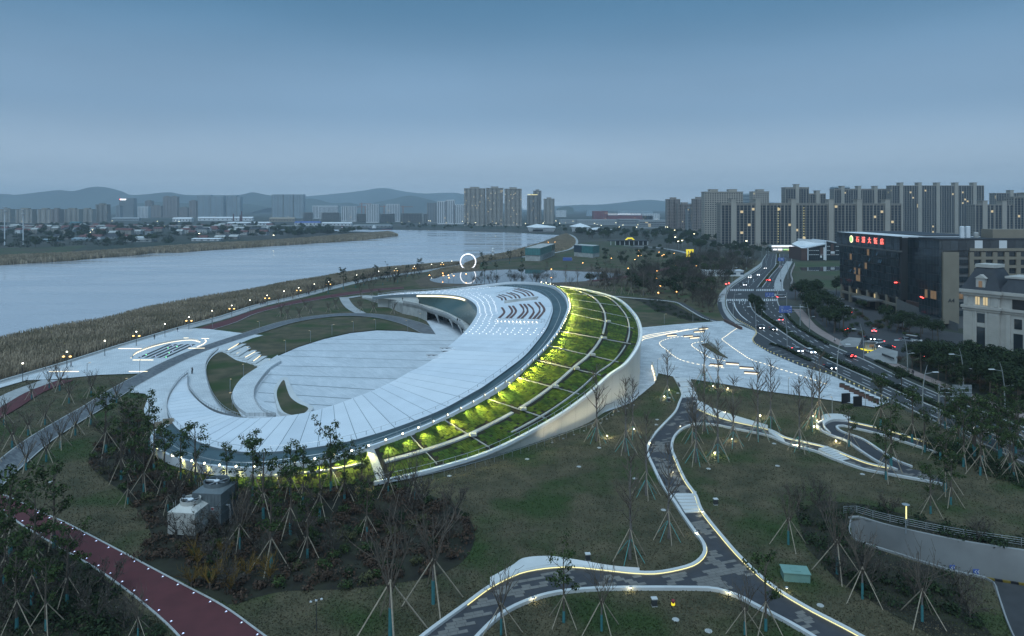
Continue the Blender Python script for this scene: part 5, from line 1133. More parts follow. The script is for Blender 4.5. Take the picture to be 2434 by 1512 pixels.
# ---- pale classical building with mansard roof
A0, A1 = Vector((142.0, 217.0, 0)), Vector((156.0, 194.5, 0)); fd = (A1 - A0).normalized(); nin = Vector((-fd.y, fd.x, 0)); 
if nin.x < 0: nin = -nin
th = thing('mansard_building', 'pale stone classical building with a dark mansard roof and dormer', 'building', tuple(A0))
ang = math.atan2(fd.y, fd.x)
def cb(u0, u1, d0, d1, z0, z1, nm, mt, par=None):
    """box along the facade: u along it, d inwards"""
    c = A0 + fd * (u0 + u1) / 2 + nin * (d0 + d1) / 2; m_ = MB(); m_.box((c.x, c.y, (z0 + z1) / 2), (abs(u1 - u0), abs(d1 - d0), z1 - z0), ang)
    o = m_.build(nm, mt, par or th, world=True)
    if par is not None:
        for v in o.data.vertices: v.co -= Vector(th['_o'])
    return o
cb(0, 10, 0, 16, 0, 22, 'corner_pavilion', 'stone_pale'); cb(10, 60, .9, 16, 0, 21.6, 'wing_wall', 'stone_pale')
for (z0, z1, pr) in ((21.4, 22.4, .9), (20.6, 21.35, .5), (16.6, 17.4, .6), (15.9, 16.5, .3), (3.4, 4.1, .5)): cb(-pr, 10 + pr, -pr, 16, z0, z1, 'cornice', 'stone_pale'); cb(10.05 + pr, 60, .9 - pr, 15.8, z0 - .05, z1 - .05, 'cornice', 'stone_pale')
for k in range(17):                                           # rusticated courses on the corner piers
    z0 = 4.3 + .66 * k
    for (u0, u1) in ((.0, 2.6), (7.2, 9.9)): cb(u0, u1, -.16, .2, z0, z0 + .58, 'rusticated_course', 'stone_pale')
for (u0, u1) in ((0.2, 1.3), (2.2, 2.7), (7.0, 7.5), (8.6, 9.6)): cb(u0, u1, -.15, .2, 17.6, 20.5, 'pilaster', 'stone_pale')
for (u, lit_) in ((3.4, 1), (5.6, 1)): w = cb(u, u + 1.2, -.08, .05, 17.8, 20.2, 'window', 'window_lit'); cb(u + .55, u + .65, -.16, -.09, 17.8, 20.2, 'window_bar', 'dark_metal', w)
cb(3.9, 6.0, -.08, .05, 12.3, 15.2, 'window', 'glass_dark'); cb(3.8, 6.1, -.08, .05, 4.6, 10.9, 'window', 'glass_dark')
for (u0, u1, z0, z1) in ((3.3, 3.75, 4.3, 15.8), (6.2, 6.65, 4.3, 15.8), (3.8, 6.1, 11.1, 12.0)): cb(u0, u1, -.2, .1, z0, z1, 'window_surround', 'stone_pale')
for k in range(5):
    u = 13 + 6.6 * k; cb(u + .6, u + 2.6, .8, .95, 11.6, 14.6, 'window', 'glass_dark'); cb(u + .4, u + 2.8, .8, .95, 4.4, 10.2, 'window', 'glass_dark'); cb(u - 1.6, u - .4, .6, 1.0, 4.2, 15.6, 'pilaster', 'stone_pale'); cb(u + .1, u + 3.9, .78, .95, 17.4, 20.3, 'loggia', 'black'); cb(u - .4, u - .05, .7, 1.2, 17.4, 20.3, 'pilaster', 'stone_pale')
def mans(u0, u1, d0, d1, z0, z1, ins, nm):
    V = [A0 + fd * u + nin * d + Vector((0, 0, z0)) for u, d in ((u0, d0), (u1, d0), (u1, d1), (u0, d1))] + [A0 + fd * u + nin * d + Vector((0, 0, z1)) for u, d in ((u0 + ins, d0 + ins), (u1 - ins, d0 + ins), (u1 - ins, d1 - ins), (u0 + ins, d1 - ins))]
    m_ = MB(); m_.add(V, [(0, 1, 5, 4), (1, 2, 6, 5), (2, 3, 7, 6), (3, 0, 4, 7), (4, 5, 6, 7)]); return m_.build(nm, 'roof_dark', th)
mans(-.6, 10.6, -.6, 12, 22.4, 29.2, 3.2, 'mansard_roof'); mans(9.5, 60, .3, 14, 22.2, 26.4, 2.2, 'mansard_roof')
cb(2.3, 7.7, 2.3, 9, 29.2, 30.2, 'roof_cap', 'stone_pale'); cb(10.5, 60, 2.2, 12, 26.4, 27.0, 'roof_cap', 'stone_pale')
cb(3.6, 6.2, -.2, 2.4, 22.5, 26.0, 'dormer', 'stone_pale'); cb(4.4, 5.4, -.26, -.15, 23.2, 25.2, 'dormer_window', 'window_lit_dim')
V = [A0 + fd * u + nin * d + Vector((0, 0, z)) for u, d, z in ((3.3, -.4, 26), (6.5, -.4, 26), (4.9, -.4, 27.2), (3.3, 2.6, 26), (6.5, 2.6, 26), (4.9, 2.6, 27.2))]; m_ = MB(); m_.add(V, [(0, 1, 2), (3, 5, 4), (0, 2, 5, 3), (1, 4, 5, 2), (0, 3, 4, 1)]); m_.build('dormer_pediment', 'stone_pale', th)
# ---- low buildings in the park and beyond
def boxb(name, label, parts, cat='building', loc=None):
    th = thing(name, label, cat, loc or (0, 0, 0))
    for (nm, x0, x1, y0, y1, z0, z1, mt) in parts: m_ = MB(); m_.bbox(x0, x1, y0, y1, z0, z1); m_.build(nm, mt, th)
    return th
# teal glass pavilions
Y1 = DY(640 + 2); 
def pavilion(pxc, pl, pr, zt, zm, label, extra):
    """corner at pxc (nearest), left end pl, right end pr on the ground; teal upper box on a pale base"""
    c, l, r = G(*pxc), G(*pl), G(*pr); b = l + r - c; th = thing('glass_pavilion', label, 'building', tuple(c)); poly = [c, r, b, l]
    ctr = (c + b) / 2; inn = [ctr + (p - ctr) * .985 for p in poly]
    m_ = MB(); m_.prism([(p.x, p.y) for p in inn], 0, zm); m_.build('base_wall', 'concrete', th); m_ = MB(); m_.prism([(p.x, p.y) for p in inn], zm, zt - .3); m_.build('core', 'glass_dark', th)
    for (p, q) in ((c, l), (c, r)):
        n = max(4, int((q - p).length / 2.2))
        for k in range(n):
            a, d = p.lerp(q, k / n), p.lerp(q, (k + .97) / n); m_ = MB(); m_.quad((a.x, a.y, zm), (d.x, d.y, zm), (d.x, d.y, zt), (a.x, a.y, zt)); m_.build('glass_panel', 'glass_blue' if extra(p, q, k, n) else 'teal_panel', th)
    m_ = MB(); m_.prism([(p.x, p.y) for p in poly], zt - .3, zt); m_.build('roof', 'concrete', th)
    return th, c, l, r
th, c, l, r = pavilion((1284, 621), (1248, 620), (1319, 607), 11.5, 5.2, 'teal glass pavilion on a lattice stone base beside the pond', lambda p, q, k, n: (q.x > p.x and k > n * .75))
for i in range(14):
    for j in range(4):
        if (i + j) % 2: continue
        a = c.lerp(r, .2 + .045 * i); d = c.lerp(r, .2 + .045 * i + .03); m_ = MB(); m_.quad((a.x + .05, a.y - .06, 1 + .9 * j), (d.x + .05, d.y - .06, 1 + .9 * j), (d.x + .05, d.y - .06, 1.8 + .9 * j), (a.x + .05, a.y - .06, 1.8 + .9 * j)); m_.build('lattice_opening', 'black', th)
pavilion((1409, 613), (1364, 609), (1425, 610), 11.0, 4.0, 'teal and blue glass pavilion on a grey base behind the first pavilion', lambda p, q, k, n: (q.x < p.x and k > n * .55))
p = G(1349, 620); boxb('container', 'bright blue site container beside the teal pavilion', [('shell', p.x - 4, p.x + 4, p.y, p.y + 3, .1, 2.7, 'sign_blue'), ('door_end', p.x + 4.01, p.x + 4.1, p.y, p.y + 3, .1, 2.7, 'tower_white')], 'container')
# white sculptural halls
def hall(x0, x1, yt, yb, label, peak):
    Y = DY(yb); xa, xb = DX(x0, Y), DX(x1, Y); zt = ZT(yt, Y); th = thing('white_hall', label, 'building', ((xa + xb) / 2, Y, 0)); e = zt * .62; xp = xa + (xb - xa) * peak
    m_ = MB(); m_.add([(xa, Y, e), (xp, Y - 2, e * .86), (xb, Y, e * .9), (xb, Y + 40, e), (xa, Y + 40, e), (xp, Y + 18, zt)], [(0, 1, 5), (1, 2, 5), (2, 3, 5), (3, 4, 5), (4, 0, 5)]); m_.build('folded_roof', 'tower_white', th)
    m_ = MB(); w = (xb - xa); m_.add([(xa + 1, Y + .5, e * .97), (xp, Y - 1, e * .84), (xb - 1, Y + .5, e * .88), (xb - w * .08, Y + 3, 0), (xa + w * .08, Y + 3, 0)], [(0, 1, 2, 3, 4)]); m_.build('front_wall', 'tower_white', th)
    m_ = MB(); m_.add([(xa + w * .2, Y + .4, e * .5), (xp + w * .2, Y + .2, e * .5), (xp + w * .2, Y + 1.5, 1), (xa + w * .22, Y + 1.5, 1)], [(0, 1, 2, 3)]); m_.build('glazing', 'glass_dark', th)
hall(1252, 1322, 533, 551, 'folded white exhibition hall on the far bank, the widest of three', .35); hall(1357, 1405, 531, 551, 'pointed white exhibition hall with a tall peaked roof', .5); hall(1397, 1456, 541, 553, 'low white exhibition hall with a sagging roof', .45)
# red theatre and institutions in the middle distance
def slab_b(x0, x1, yt, yb, mt, label, name='office_block', d=40, cat='building', win=True, lit=.02):
    return tower(x0, x1, yt, yb, d, mt, label=label, style='slab', crown=False, name=name, cat=cat, bay=6, fl=4, lit=lit)
slab_b(1411, 1445, 502, 523, 'brick_red', 'dark red cubic theatre building in the distance', 'theatre', 50); slab_b(1446, 1552, 513, 524, 'brick_red', 'long low red building behind the grey college', 'theatre', 40); slab_b(1470, 1497, 501, 516, 'tower_glass', 'distant dark glass hall with a thin light line', d=30); slab_b(1527, 1568, 508, 524, 'tower_white', 'pale block with a white blank front near the brown towers', d=30)
slab_b(1330, 1380, 522, 532, 'tower_grey', 'low grey college block beside the riverside towers', d=30); slab_b(1372, 1471, 522, 535, 'tower_grey', 'long grey college building with a dark colonnade', d=40, lit=.05); slab_b(1471, 1520, 521, 537, 'tower_grey', 'grey college building with tall white piers', d=40); slab_b(1520, 1588, 523, 543, 'tower_grey', 'grey stepped college wing ending at the brown towers', d=40); slab_b(1395, 1424, 499, 513, 'tower_glass', 'far grey office slab under the hills', d=30); slab_b(1498, 1552, 502, 514, 'tower_glass', 'far long dark glass block under the hills', d=30); slab_b(1321, 1346, 500, 516, 'tower_white', 'far pale office slab behind the slim tan tower', d=25)
th = slab_b(1447, 1570, 512, 516, 'tower_grey', 'long low distant shed with a glowing eave line', d=30); Y_ = DY(516); m_ = MB(); m_.bbox(DX(1445, Y_), DX(1545, Y_), Y_ - 2, Y_ - 1, ZT(509.3, Y_), ZT(508.7, Y_)); m_.build('eave_light', 'led_white', th)
p = G(1478, 583); th = boxb('pavilion_long', 'long low pavilion with a flat dark roof and white columns in the park', [('roof', p.x - 16, p.x + 34, p.y, p.y + 14, 5.2, 6.0, 'roof_dark'), ('wall', p.x - 6, p.x + 32, p.y + 4, p.y + 13, 0, 5.2, 'glass_dark')] + [('column', p.x - 14 + 5.8 * k, p.x - 13.3 + 5.8 * k, p.y + .8, p.y + 1.5, 0, 5.2, 'tower_white') for k in range(9)])
p = G(1722, 657); boxb('site_cabin', 'long white temporary cabin among the bare trees', [('wall', p.x - 14, p.x + 13, p.y, p.y + 7, 0, 3.6, 'tower_white'), ('roof', p.x - 14.4, p.x + 13.4, p.y - .4, p.y + 7.4, 3.6, 4.1, 'white_metal')] + [('window', p.x - 11 + 5.5 * k, p.x - 8.5 + 5.5 * k, p.y - .06, p.y - .01, 1.2, 2.6, 'glass_blue') for k in range(5)])
p = G(1641, 611); th = thing('yellow_sculpture', 'bright yellow lit arch-shaped park sculpture beside the red track', 'sculpture', tuple(p))
for k in range(3): m_ = MB(); m_.bbox(p.x - 3.4 + 2.6 * k, p.x - 2.2 + 2.6 * k, p.y, p.y + 2.5, 0, 6.2); m_.build('leg', 'glow_gold', th)
m_ = MB(); m_.bbox(p.x - 3.6, p.x + 3.2, p.y - .1, p.y + 2.6, 6.2, 7.2); m_.build('lintel', 'glow_gold', th)
p = G(1497, 572); th = thing('yellow_sculpture', 'low yellow lit sculpture on the grass slope beyond the pavilions', 'sculpture', tuple(p)); m_ = MB(); m_.tube([(p.x - 6, p.y, .5), (p.x - 3, p.y, 3.2), (p.x + 3, p.y, 3.4), (p.x + 6, p.y, .6)], 1.2, 6); m_.build('arch', 'glow_gold', th)
# villas, sheds and greenhouses on the far bank
vi = 0; rv = random.Random(31)
for row, (ya, yb2, n, wpx) in enumerate(((548, 553, 34, 13), (555, 560, 24, 14), (541, 545, 36, 12), (565, 569, 12, 16))):
    for k in range(n):
        x = rv.uniform(0, 640 if row != 3 else 560); y = rv.uniform(ya, yb2); Y = DY(y); X = DX(x, Y); w, d, h = rv.uniform(9, 17), rv.uniform(8, 11), rv.uniform(4.5, 8.5)
        if row == 3: h = rv.uniform(2.5, 4)
        rc = rv.choice(['red', 'red', 'dark', 'grey']); th = thing('village_house', 'small pitched-roof village house with a %s roof among dark trees across the river' % {'red': 'dull red', 'dark': 'dark slate', 'grey': 'pale grey'}[rc], 'house', (X, Y, 0), group='village houses across the river')
        m_ = MB(); m_.bbox(X - w / 2, X + w / 2, Y, Y + d, 0, h); m_.build('wall', rv.choice(['tower_white', 'tower_beige', 'tower_beige', 'concrete', 'tower_grey']), th)
        m_ = MB(); m_.add([(X - w / 2 - .6, Y - .6, h), (X + w / 2 + .6, Y - .6, h), (X + w / 2 + .6, Y + d + .6, h), (X - w / 2 - .6, Y + d + .6, h), (X - w / 2 - .2, Y + d / 2, h + 3), (X + w / 2 + .2, Y + d / 2, h + 3)], [(0, 1, 5, 4), (2, 3, 4, 5), (0, 4, 3), (1, 2, 5), (0, 3, 2, 1)]); m_.build('roof', {'red': 'roof_tile_red', 'dark': 'roof_dark', 'grey': 'concrete'}[rc], th)
        for j in range(max(1, int(w / 5))):
            for st_ in range(1 if h < 5 else 2): m_ = MB(); m_.bbox(X - w / 2 + 1.2 + 4.5 * j, X - w / 2 + 2.6 + 4.5 * j, Y - .08, Y - .01, 1.2 + 3 * st_, 2.6 + 3 * st_); m_.build('window', 'shade_glass', th)
for (x0, x1, y, h, mt, lb) in ((285, 352, 569, 3.5, 'tower_white', 'long white arched greenhouse on the far bank'), (170, 215, 571, 3, 'tower_glass', 'pale plastic greenhouse beside the field on the far bank'), (75, 135, 574, 3, 'tower_glass', 'low plastic tunnel at the field edge on the far bank'), (300, 360, 575, 4, 'concrete', 'flat-roofed grey depot on the far bank'), (455, 520, 573, 3.5, 'tower_white', 'white hooped greenhouse near the reed edge'), (540, 640, 536, 8, 'tower_white', 'long white factory hall with a strip of windows behind the village'), (700, 760, 536, 9, 'sign_blue', 'blue-roofed shed on the far bank by the channel'), (640, 700, 527, 12, 'wood_pale', 'yellowish low factory under the three glass towers'), (765, 835, 537, 8, 'tower_white', 'long low white workshop by the channel'), (410, 455, 527, 12, 'tower_white', 'white low apartment terrace with orange stripes'), (470, 600, 525, 12, 'tower_white', 'long white low-rise terrace under the glass towers'), (165, 188, 533, 6, 'teal_panel', 'small green shed in front of the tan slabs'), (265, 330, 525, 10, 'tower_grey', 'grey low blocks below the tower with the roof sign'), (840, 930, 540, 5, 'tower_grey', 'grey embankment sheds at the foot of the concrete frames')):
    Y = DY(y); xa, xb = DX(x0, Y), DX(x1, Y); th = thing('low_building', lb, 'building', ((xa + xb) / 2, Y, 0)); m_ = MB(); m_.bbox(xa, xb, Y, Y + 16, 0, h * .8); m_.build('wall', mt if mt != 'sign_blue' else 'tower_white', th)
    m_ = MB(); m_.add([(xa - 1, Y - 1, h * .8), (xb + 1, Y - 1, h * .8), (xb + 1, Y + 17, h * .8), (xa - 1, Y + 17, h * .8), (xa, Y + 8, h * 1.15), (xb, Y + 8, h * 1.15)], [(0, 1, 5, 4), (2, 3, 4, 5), (0, 4, 3), (1, 2, 5)]); m_.build('roof', mt, th)
    n = int((xb - xa) / 9)
    for k in range(min(n, 12)): m_ = MB(); xx = xa + (xb - xa) * (k + .5) / min(n, 12); m_.bbox(xx - 1.6, xx + 1.6, Y - .15, Y - .02, h * .25, h * .55); m_.build('window', 'shade_glass', th)
for (x, yt, yb3, lb) in ((11, 492, 583, 'tall white floodlight mast with two lamp platforms, cut by the view edge'), (55, 498, 582, 'tall white floodlight mast with two lamp platforms on the far bank field')):
    Y = DY(yb3); X = DX(x, Y); Ht = ZT(yt, Y); th = thing('light_mast', lb, 'mast', (X, Y, 0)); m_ = MB(); m_.tube([(X, Y, 0), (X, Y, Ht)], [.75, .4], 8); m_.build('pole', 'white_metal', th)
    for z in (Ht - 1, Ht - 6): m_ = MB(); m_.lathe((X, Y, z), [(2.6, 0), (2.8, .4), (2.6, .8)], 10); m_.build('lamp_platform', 'steel', th)
for (x, yt, yb3, lb) in ((555, 509, 527, 'short brick factory chimney near the glass towers'), (571, 512, 527, 'thin brick factory chimney'), (574.5, 503, 527, 'tallest brick factory chimney near the glass towers')):
    Y = DY(yb3); X = DX(x, Y); Ht = ZT(yt, Y); th = thing('factory_chimney', lb, 'chimney', (X, Y, 0)); m_ = MB(); m_.lathe((X, Y, 0), [(2.6, 0), (1.6, Ht), (1.9, Ht + .4), (1.7, Ht + 1)], 10); m_.build('stack', 'roof_tile_red', th)
# elevated road on the far bank
Y_ = 1480; m_ = MB(); th = thing('viaduct', 'pale elevated road running along the far bank behind the village', 'bridge', (-900, Y_, 0)); m_.bbox(-1500, -330, Y_, Y_ + 9, 7, 8.2); m_.build('deck', 'concrete', th)
for k in range(40): m_ = MB(); m_.box((-1490 + 29 * k, Y_ + 4, 3.5), (2, 3, 7)); m_.build('pier', 'concrete', th)
# barge, beacon, small lighthouse, ring sculpture
Y = DY(545.6); X0, X1 = DX(876, Y), DX(934, Y); th = thing('cargo_barge', 'dark blue and red cargo barge with a white bridge passing behind the reed point', 'boat', ((X0 + X1) / 2, Y, 0)); L_ = X1 - X0
m_ = MB()
for (u, w, z) in (): pass
hull = []
for k in range(9):
    u = k / 8; x = X0 + L_ * u; w = 6.5 * (1 - max(0, (u - .82) / .18) ** 2) * (0.8 + .2 * min(1, u / .1)) + .1; zt = 2.6 + (2.4 * max(0, (u - .75) / .25)) + (.8 if u < .1 else 0); hull.append([(x, Y - w, zt), (x, Y - w * .8, 0), (x, Y + w * .8, 0), (x, Y + w, zt)])
vs = [p for s_ in hull for p in s_]; m_.add(vs, [(4 * k + j, 4 * k + j + 1, 4 * k + 5 + j, 4 * k + 4 + j) for k in range(8) for j in range(3)] + [(4 * k + 3, 4 * k, 4 * k + 4, 4 * k + 7) for k in range(8)] + [(0, 1, 2, 3)]); m_.build('hull', 'glass_blue', th)
m_ = MB(); m_.bbox(X0 + L_ * .55, X0 + L_ * .97, Y - 6.0, Y - 5.6, .02, .9); m_.build('boot_stripe', 'brick_red', th); m_ = MB(); m_.bbox(X0 + L_ * .16, X0 + L_ * .3, Y - 4, Y + 4, 2.6, 6.4); m_.build('bridge', 'tower_white', th); m_ = MB(); m_.bbox(X0 + L_ * .19, X0 + L_ * .27, Y - 3, Y + 3, 6.4, 9); m_.build('wheelhouse', 'tower_white', th); m_ = MB(); m_.tube([(X0 + L_ * .23, Y, 9), (X0 + L_ * .23, Y, 13)], .2, 5); m_.build('mast', 'steel', th)
Y = DY(552); X = DX(813, Y); th = thing('channel_beacon', 'red and white banded beacon post on the reed point', 'beacon', (X, Y, 0)); zt = ZT(537, Y)
for k in range(6): m_ = MB(); m_.lathe((X, Y, zt * k / 6), [(1.3, 0), (1.3, zt / 6)], 10); m_.build('band', 'brick_red' if k % 2 else 'tower_white', th)
Y = DY(612); X = DX(1171.5, Y); zt = ZT(593, Y); th = thing('lighthouse', 'small white lighthouse tower on the river bank beyond the ring', 'lighthouse', (X, Y, 0)); m_ = MB(); m_.box((X, Y, zt * .36), (2.2, 2.2, zt * .72), 0, .8); m_.build('tower', 'tower_white', th); m_ = MB(); m_.box((X, Y, zt * .76), (3.4, 3.4, zt * .10)); m_.build('gallery', 'tower_white', th); m_ = MB(); m_.lathe((X, Y, zt * .81), [(1, 0), (1, 2), (1.3, 2.1), (.2, 3)], 8); m_.build('lantern', 'tower_white', th)
Y = DY(639); X = DX(1112.5, Y); R0 = (1130.5 - 1094.5) / 2 * Y / F; zc = ZT(622, Y); th = thing('ring_sculpture', 'large glowing white ring sculpture standing by the pond', 'sculpture', (X, Y, 0))
n = 60; pts = [Vector((X + R0 * math.cos(a), Y, zc + R0 * math.sin(a))) for a in np.linspace(math.radians(-60), math.radians(240), n)]; m_ = MB(); m_.tube(pts, .34, 8); m_.build('ring_tube', 'led_white', th)
pts2 = [p + Vector((0, .5, 0)) for p in pts]; m_ = MB(); m_.tube([Vector((X + (R0 + .35) * math.cos(a), Y + .35, zc + (R0 + .35) * math.sin(a))) for a in np.linspace(math.radians(-60), math.radians(240), n)], .4, 6); m_.build('ring_shell', 'white_metal', th)
m_ = MB(); m_.bbox(X - 7, X + 7, Y - .3, Y + .9, 0, .5); m_.build('base', 'concrete', th); m_ = MB(); m_.bbox(X - 14, X - 5, Y - 1.8, Y - 1.5, .02, .25); m_.build('base_light', 'led_warm', th)
# riverside road curving away on the right bank with its reeds side, small lamps handled later
b6 = cpx([(1248, 612), (1290, 606), (1330, 600), (1360, 592), (1372, 582), (1374, 572), (1366, 562), (1352, 556)], 4); ribbon('river_road', b6, offset(b6, 5.5), 0.2, 'pale_paving')
sheet('park_meadow', P([(1376, 578), (1420, 573), (1505, 574), (1505, 586), (1440, 592), (1390, 592)]), .03, 'field_green'); sheet('park_meadow', P([(1300, 612), (1330, 605), (1368, 598), (1368, 606), (1330, 617)]), .03, 'field_green'); sheet('pond_shore_lawn', P([(1130, 632), (1260, 636), (1400, 636), (1380, 641), (1250, 641), (1140, 640)]), .045, 'field_green')
sheet('bank_field', P([(-200, 598), (0, 590), (130, 588), (210, 583), (160, 600), (0, 609), (-200, 618)]), .03, 'field_green')
# ================================================================== VEGETATION
def rot_dir(d, ang, az):
    d = Vector(d).normalized(); u = d.cross(Vector((0, 0, 1)) if abs(d.z) < .95 else Vector((1, 0, 0))).normalized()
    v = Matrix.Rotation(az, 3, d) @ u; return (d * math.cos(ang) + v * math.sin(ang)).normalized()
def branch(mb, p, d, L, r, lev, rg, up=.25, rmin=.03, tips=None, n=2):
    pts = [Vector(p)]; q = Vector(p); dd = Vector(d)
    for k in range(3):
        dd = (dd + Vector((rg.uniform(-.14, .14), rg.uniform(-.14, .14), up * .4))).normalized(); q = q + dd * L / 3; pts.append(q.copy())
    mb.tube(pts, [r, r * .8, r * .62, max(rmin * .7, r * .4)], 4 if r > .06 else 3, cap=False)
    if tips is not None: tips.append((pts[-1], dd))
    if lev > 0:
        for k in range(n):
            f = rg.uniform(.35, 1.0); base = pts[1].lerp(pts[3], (f - .33) / .67) if f > .33 else pts[1]
            branch(mb, base, rot_dir(dd, rg.uniform(.35, .75), rg.uniform(0, 6.28)), L * rg.uniform(.45, .7), max(rmin, r * .55), lev - 1, rg, up, rmin, tips, n)
def leaf_cloud(mb, c, rad, n, size, rg, flat=.75):
    for k in range(n):
        while True:
            o = Vector((rg.uniform(-1, 1), rg.uniform(-1, 1), rg.uniform(-1, 1)))
            if .15 < o.length < 1: break
        p = Vector(c) + Vector((o.x * rad, o.y * rad, o.z * rad * flat)); nn = (o + Vector((rg.uniform(-.6, .6), rg.uniform(-.6, .6), rg.uniform(-.2, .9)))).normalized()
        a = nn.cross(Vector((rg.uniform(-1, 1), rg.uniform(-1, 1), .3))).normalized(); b = nn.cross(a); s = size * rg.uniform(.6, 1.3)
        mb.add([p - a * s, p + b * s * .6, p + a * s, p - b * s * .6], [(0, 1, 2, 3)])
def props(root, h, spread, n, rg, matname='wood_pale', name='timber_prop', r=.055, over=.5, ph=0.0):
    for k in range(n):
        a = ph + 2 * math.pi * k / n + rg.uniform(-.15, .15); d = Vector((math.cos(a), math.sin(a), 0)); m_ = MB()
        m_.tube([d * spread + Vector((0, 0, -.05)), d * -.12 * over + Vector((0, 0, h + over))], r, 4); m_.build(name, matname, root, world=False)
def tree_root(name): 
    o = bpy.data.objects.new(name, None); COL.objects.link(o); o.empty_display_size = .5; o['_o'] = [0, 0, 0]; return o
def make_bare_tall(seed, h=13.5, prop=True, teal=True):
    rg = random.Random(seed); root = tree_root('bare_tree'); m_ = MB(); pts = [Vector((0, 0, -.1))]
    for k in range(1, 8): pts.append(Vector((rg.uniform(-.12, .12), rg.uniform(-.12, .12), h * k / 7)))
    m_.tube(pts, [.22, .2, .17, .14, .11, .08, .055, .03], 6); m_.build('trunk', 'bark_grey', root, world=False)
    b = MB()
    for k in range(26):
        z = h * rg.uniform(.32, .95); L = (1 - z / h) * 3.4 + 1.2; a = k * 2.4 + rg.uniform(-.4, .4); d = Vector((math.cos(a), math.sin(a), rg.uniform(.7, 1.3))).normalized()
        branch(b, (0, 0, z), d, L, .075, 1, rg, .35, .042)
    b.build('branches', 'bark', root, world=False)
    if prop: props(root, h * .27, h * .18, 4, rg, over=.7, r=.07)
    if teal: props(root, h * .21, h * .15, 4, rg, 'teal_pole', 'steel_prop', .045, 0, .7)
    return root
def make_bare_small(seed, h=6.2, prop=True, wrap=True, spread=1.0):
    rg = random.Random(seed); root = tree_root('bare_tree'); m_ = MB(); th_ = h * .36
    m_.tube([(0, 0, -.1), (.03, 0, th_ * .5), (0, .03, th_)], [.15, .13, .12], 6); m_.build('trunk', 'bark_grey', root, world=False)
    if wrap: m_ = MB(); m_.tube([(0, 0, 0), (.02, 0, th_ * .62)], [.19, .17], 7); m_.build('trunk_wrap', 'bark_wrap', root, world=False)
    b = MB()
    for k in range(9):
        a = k * .7 * 1.9 + rg.uniform(-.3, .3); d = Vector((math.cos(a) * .55 * spread, math.sin(a) * .55 * spread, 1)).normalized(); branch(b, (0, 0, th_ * rg.uniform(.85, 1)), d, h * rg.uniform(.38, .55), .08, 2, rg, .3, .036)
    b.build('branches', 'bark', root, world=False)
    if prop: props(root, h * .40, h * .30, 4, rg, over=.45, r=.075)
    return root
def make_evergreen(seed, h=10.5, prop=True, leaf='leaf_mid', wrap=True):
    rg = random.Random(seed); root = tree_root('evergreen_tree'); m_ = MB(); m_.tube([(0, 0, -.1), (.1, .05, h * .4), (0, .1, h * .75), (.05, .1, h * .95)], [.18, .15, .09, .03], 6); m_.build('trunk', 'bark', root, world=False)
    if wrap: m_ = MB(); m_.tube([(0, 0, 0), (.02, 0, 1.7)], [.23, .2], 7); m_.build('trunk_wrap', 'bark_wrap', root, world=False)
    b = MB(); tips = []; lf = MB()
    for k in range(11):
        z = h * rg.uniform(.3, .85); a = k * 2.4; d = Vector((math.cos(a), math.sin(a), rg.uniform(.5, 1.3))).normalized(); branch(b, (0, 0, z), d, h * .2 * rg.uniform(.7, 1.3), .06, 1, rg, .3, .035, tips)
    b.build('branches', 'bark', root, world=False); tips.append((Vector((0, 0, h * .95)), Vector((0, 0, 1))))
    for p, d in tips:
        if rg.random() < .78: leaf_cloud(lf, p, rg.uniform(.45, .9), 28, .19, rg)
    lf.build('crown', leaf, root, world=False)
    if prop: props(root, h * .34, h * .25, 4, rg, over=.5, r=.07)
    return root
def make_round(seed, h=9.5, leaf='leaf_dark', r=3.5, n=1300, size=.26, nm='round_tree'):
    rg = random.Random(seed); root = tree_root(nm); m_ = MB(); m_.tube([(0, 0, -.1), (.1, 0, h * .35), (0, .1, h * .7)], [.2, .16, .08], 6); m_.build('trunk', 'bark', root, world=False)
    lf = MB(); cs = [(Vector((0, 0, h * .66)), r * .75)]
    for k in range(11):
        a = rg.uniform(0, 6.28); e = rg.uniform(-.5, 1.2); rr = r * rg.uniform(.5, .78); cs.append((Vector((math.cos(a) * math.cos(e) * rr, math.sin(a) * math.cos(e) * rr, h * .64 + math.sin(e) * rr * .85)), r * rg.uniform(.3, .5)))
    for c, q in cs: leaf_cloud(lf, c, q, int(n / len(cs)), size, rg, .85)
    lf.build('crown', leaf, root, world=False)
    return root
def make_brush(seed, h=6.5, tw='twig', leafn=0, leaf='leaf_brown', spread=1.0, rmin=.035):
    rg = random.Random(seed); root = tree_root('twiggy_tree'); m_ = MB(); m_.tube([(0, 0, -.1), (.05, 0, h * .22)], [.16, .13], 5); m_.build('trunk', 'bark', root, world=False)
    b = MB(); tips = []
    for k in range(12):
        a = rg.uniform(0, 6.28); d = Vector((math.cos(a) * .7 * spread, math.sin(a) * .7 * spread, rg.uniform(.7, 1.3))).normalized(); branch(b, (0, 0, h * rg.uniform(.1, .24)), d, h * rg.uniform(.4, .62), .055, 2, rg, .15, rmin, tips, 3)
    if leafn:
        for p, d in tips: 
            if rg.random() < .6: leaf_cloud(b, p, .35, leafn, .12, rg)
    b.build('crown', tw, root, world=False); return root
def make_shrub(seed, r=1.2, leaf='leaf_dark', n=260):
    rg = random.Random(seed); root = tree_root('shrub'); lf = MB()
    for k in range(6): leaf_cloud(lf, (rg.uniform(-.5, .5) * r, rg.uniform(-.5, .5) * r, r * rg.uniform(.35, .8)), r * rg.uniform(.4, .65), n // 6, .17, rg)
    lf.build('foliage', leaf, root, world=False); m_ = MB(); m_.tube([(0, 0, -.05), (0, 0, r * .6)], [.08, .04], 4); m_.build('stem', 'bark', root, world=False); return root
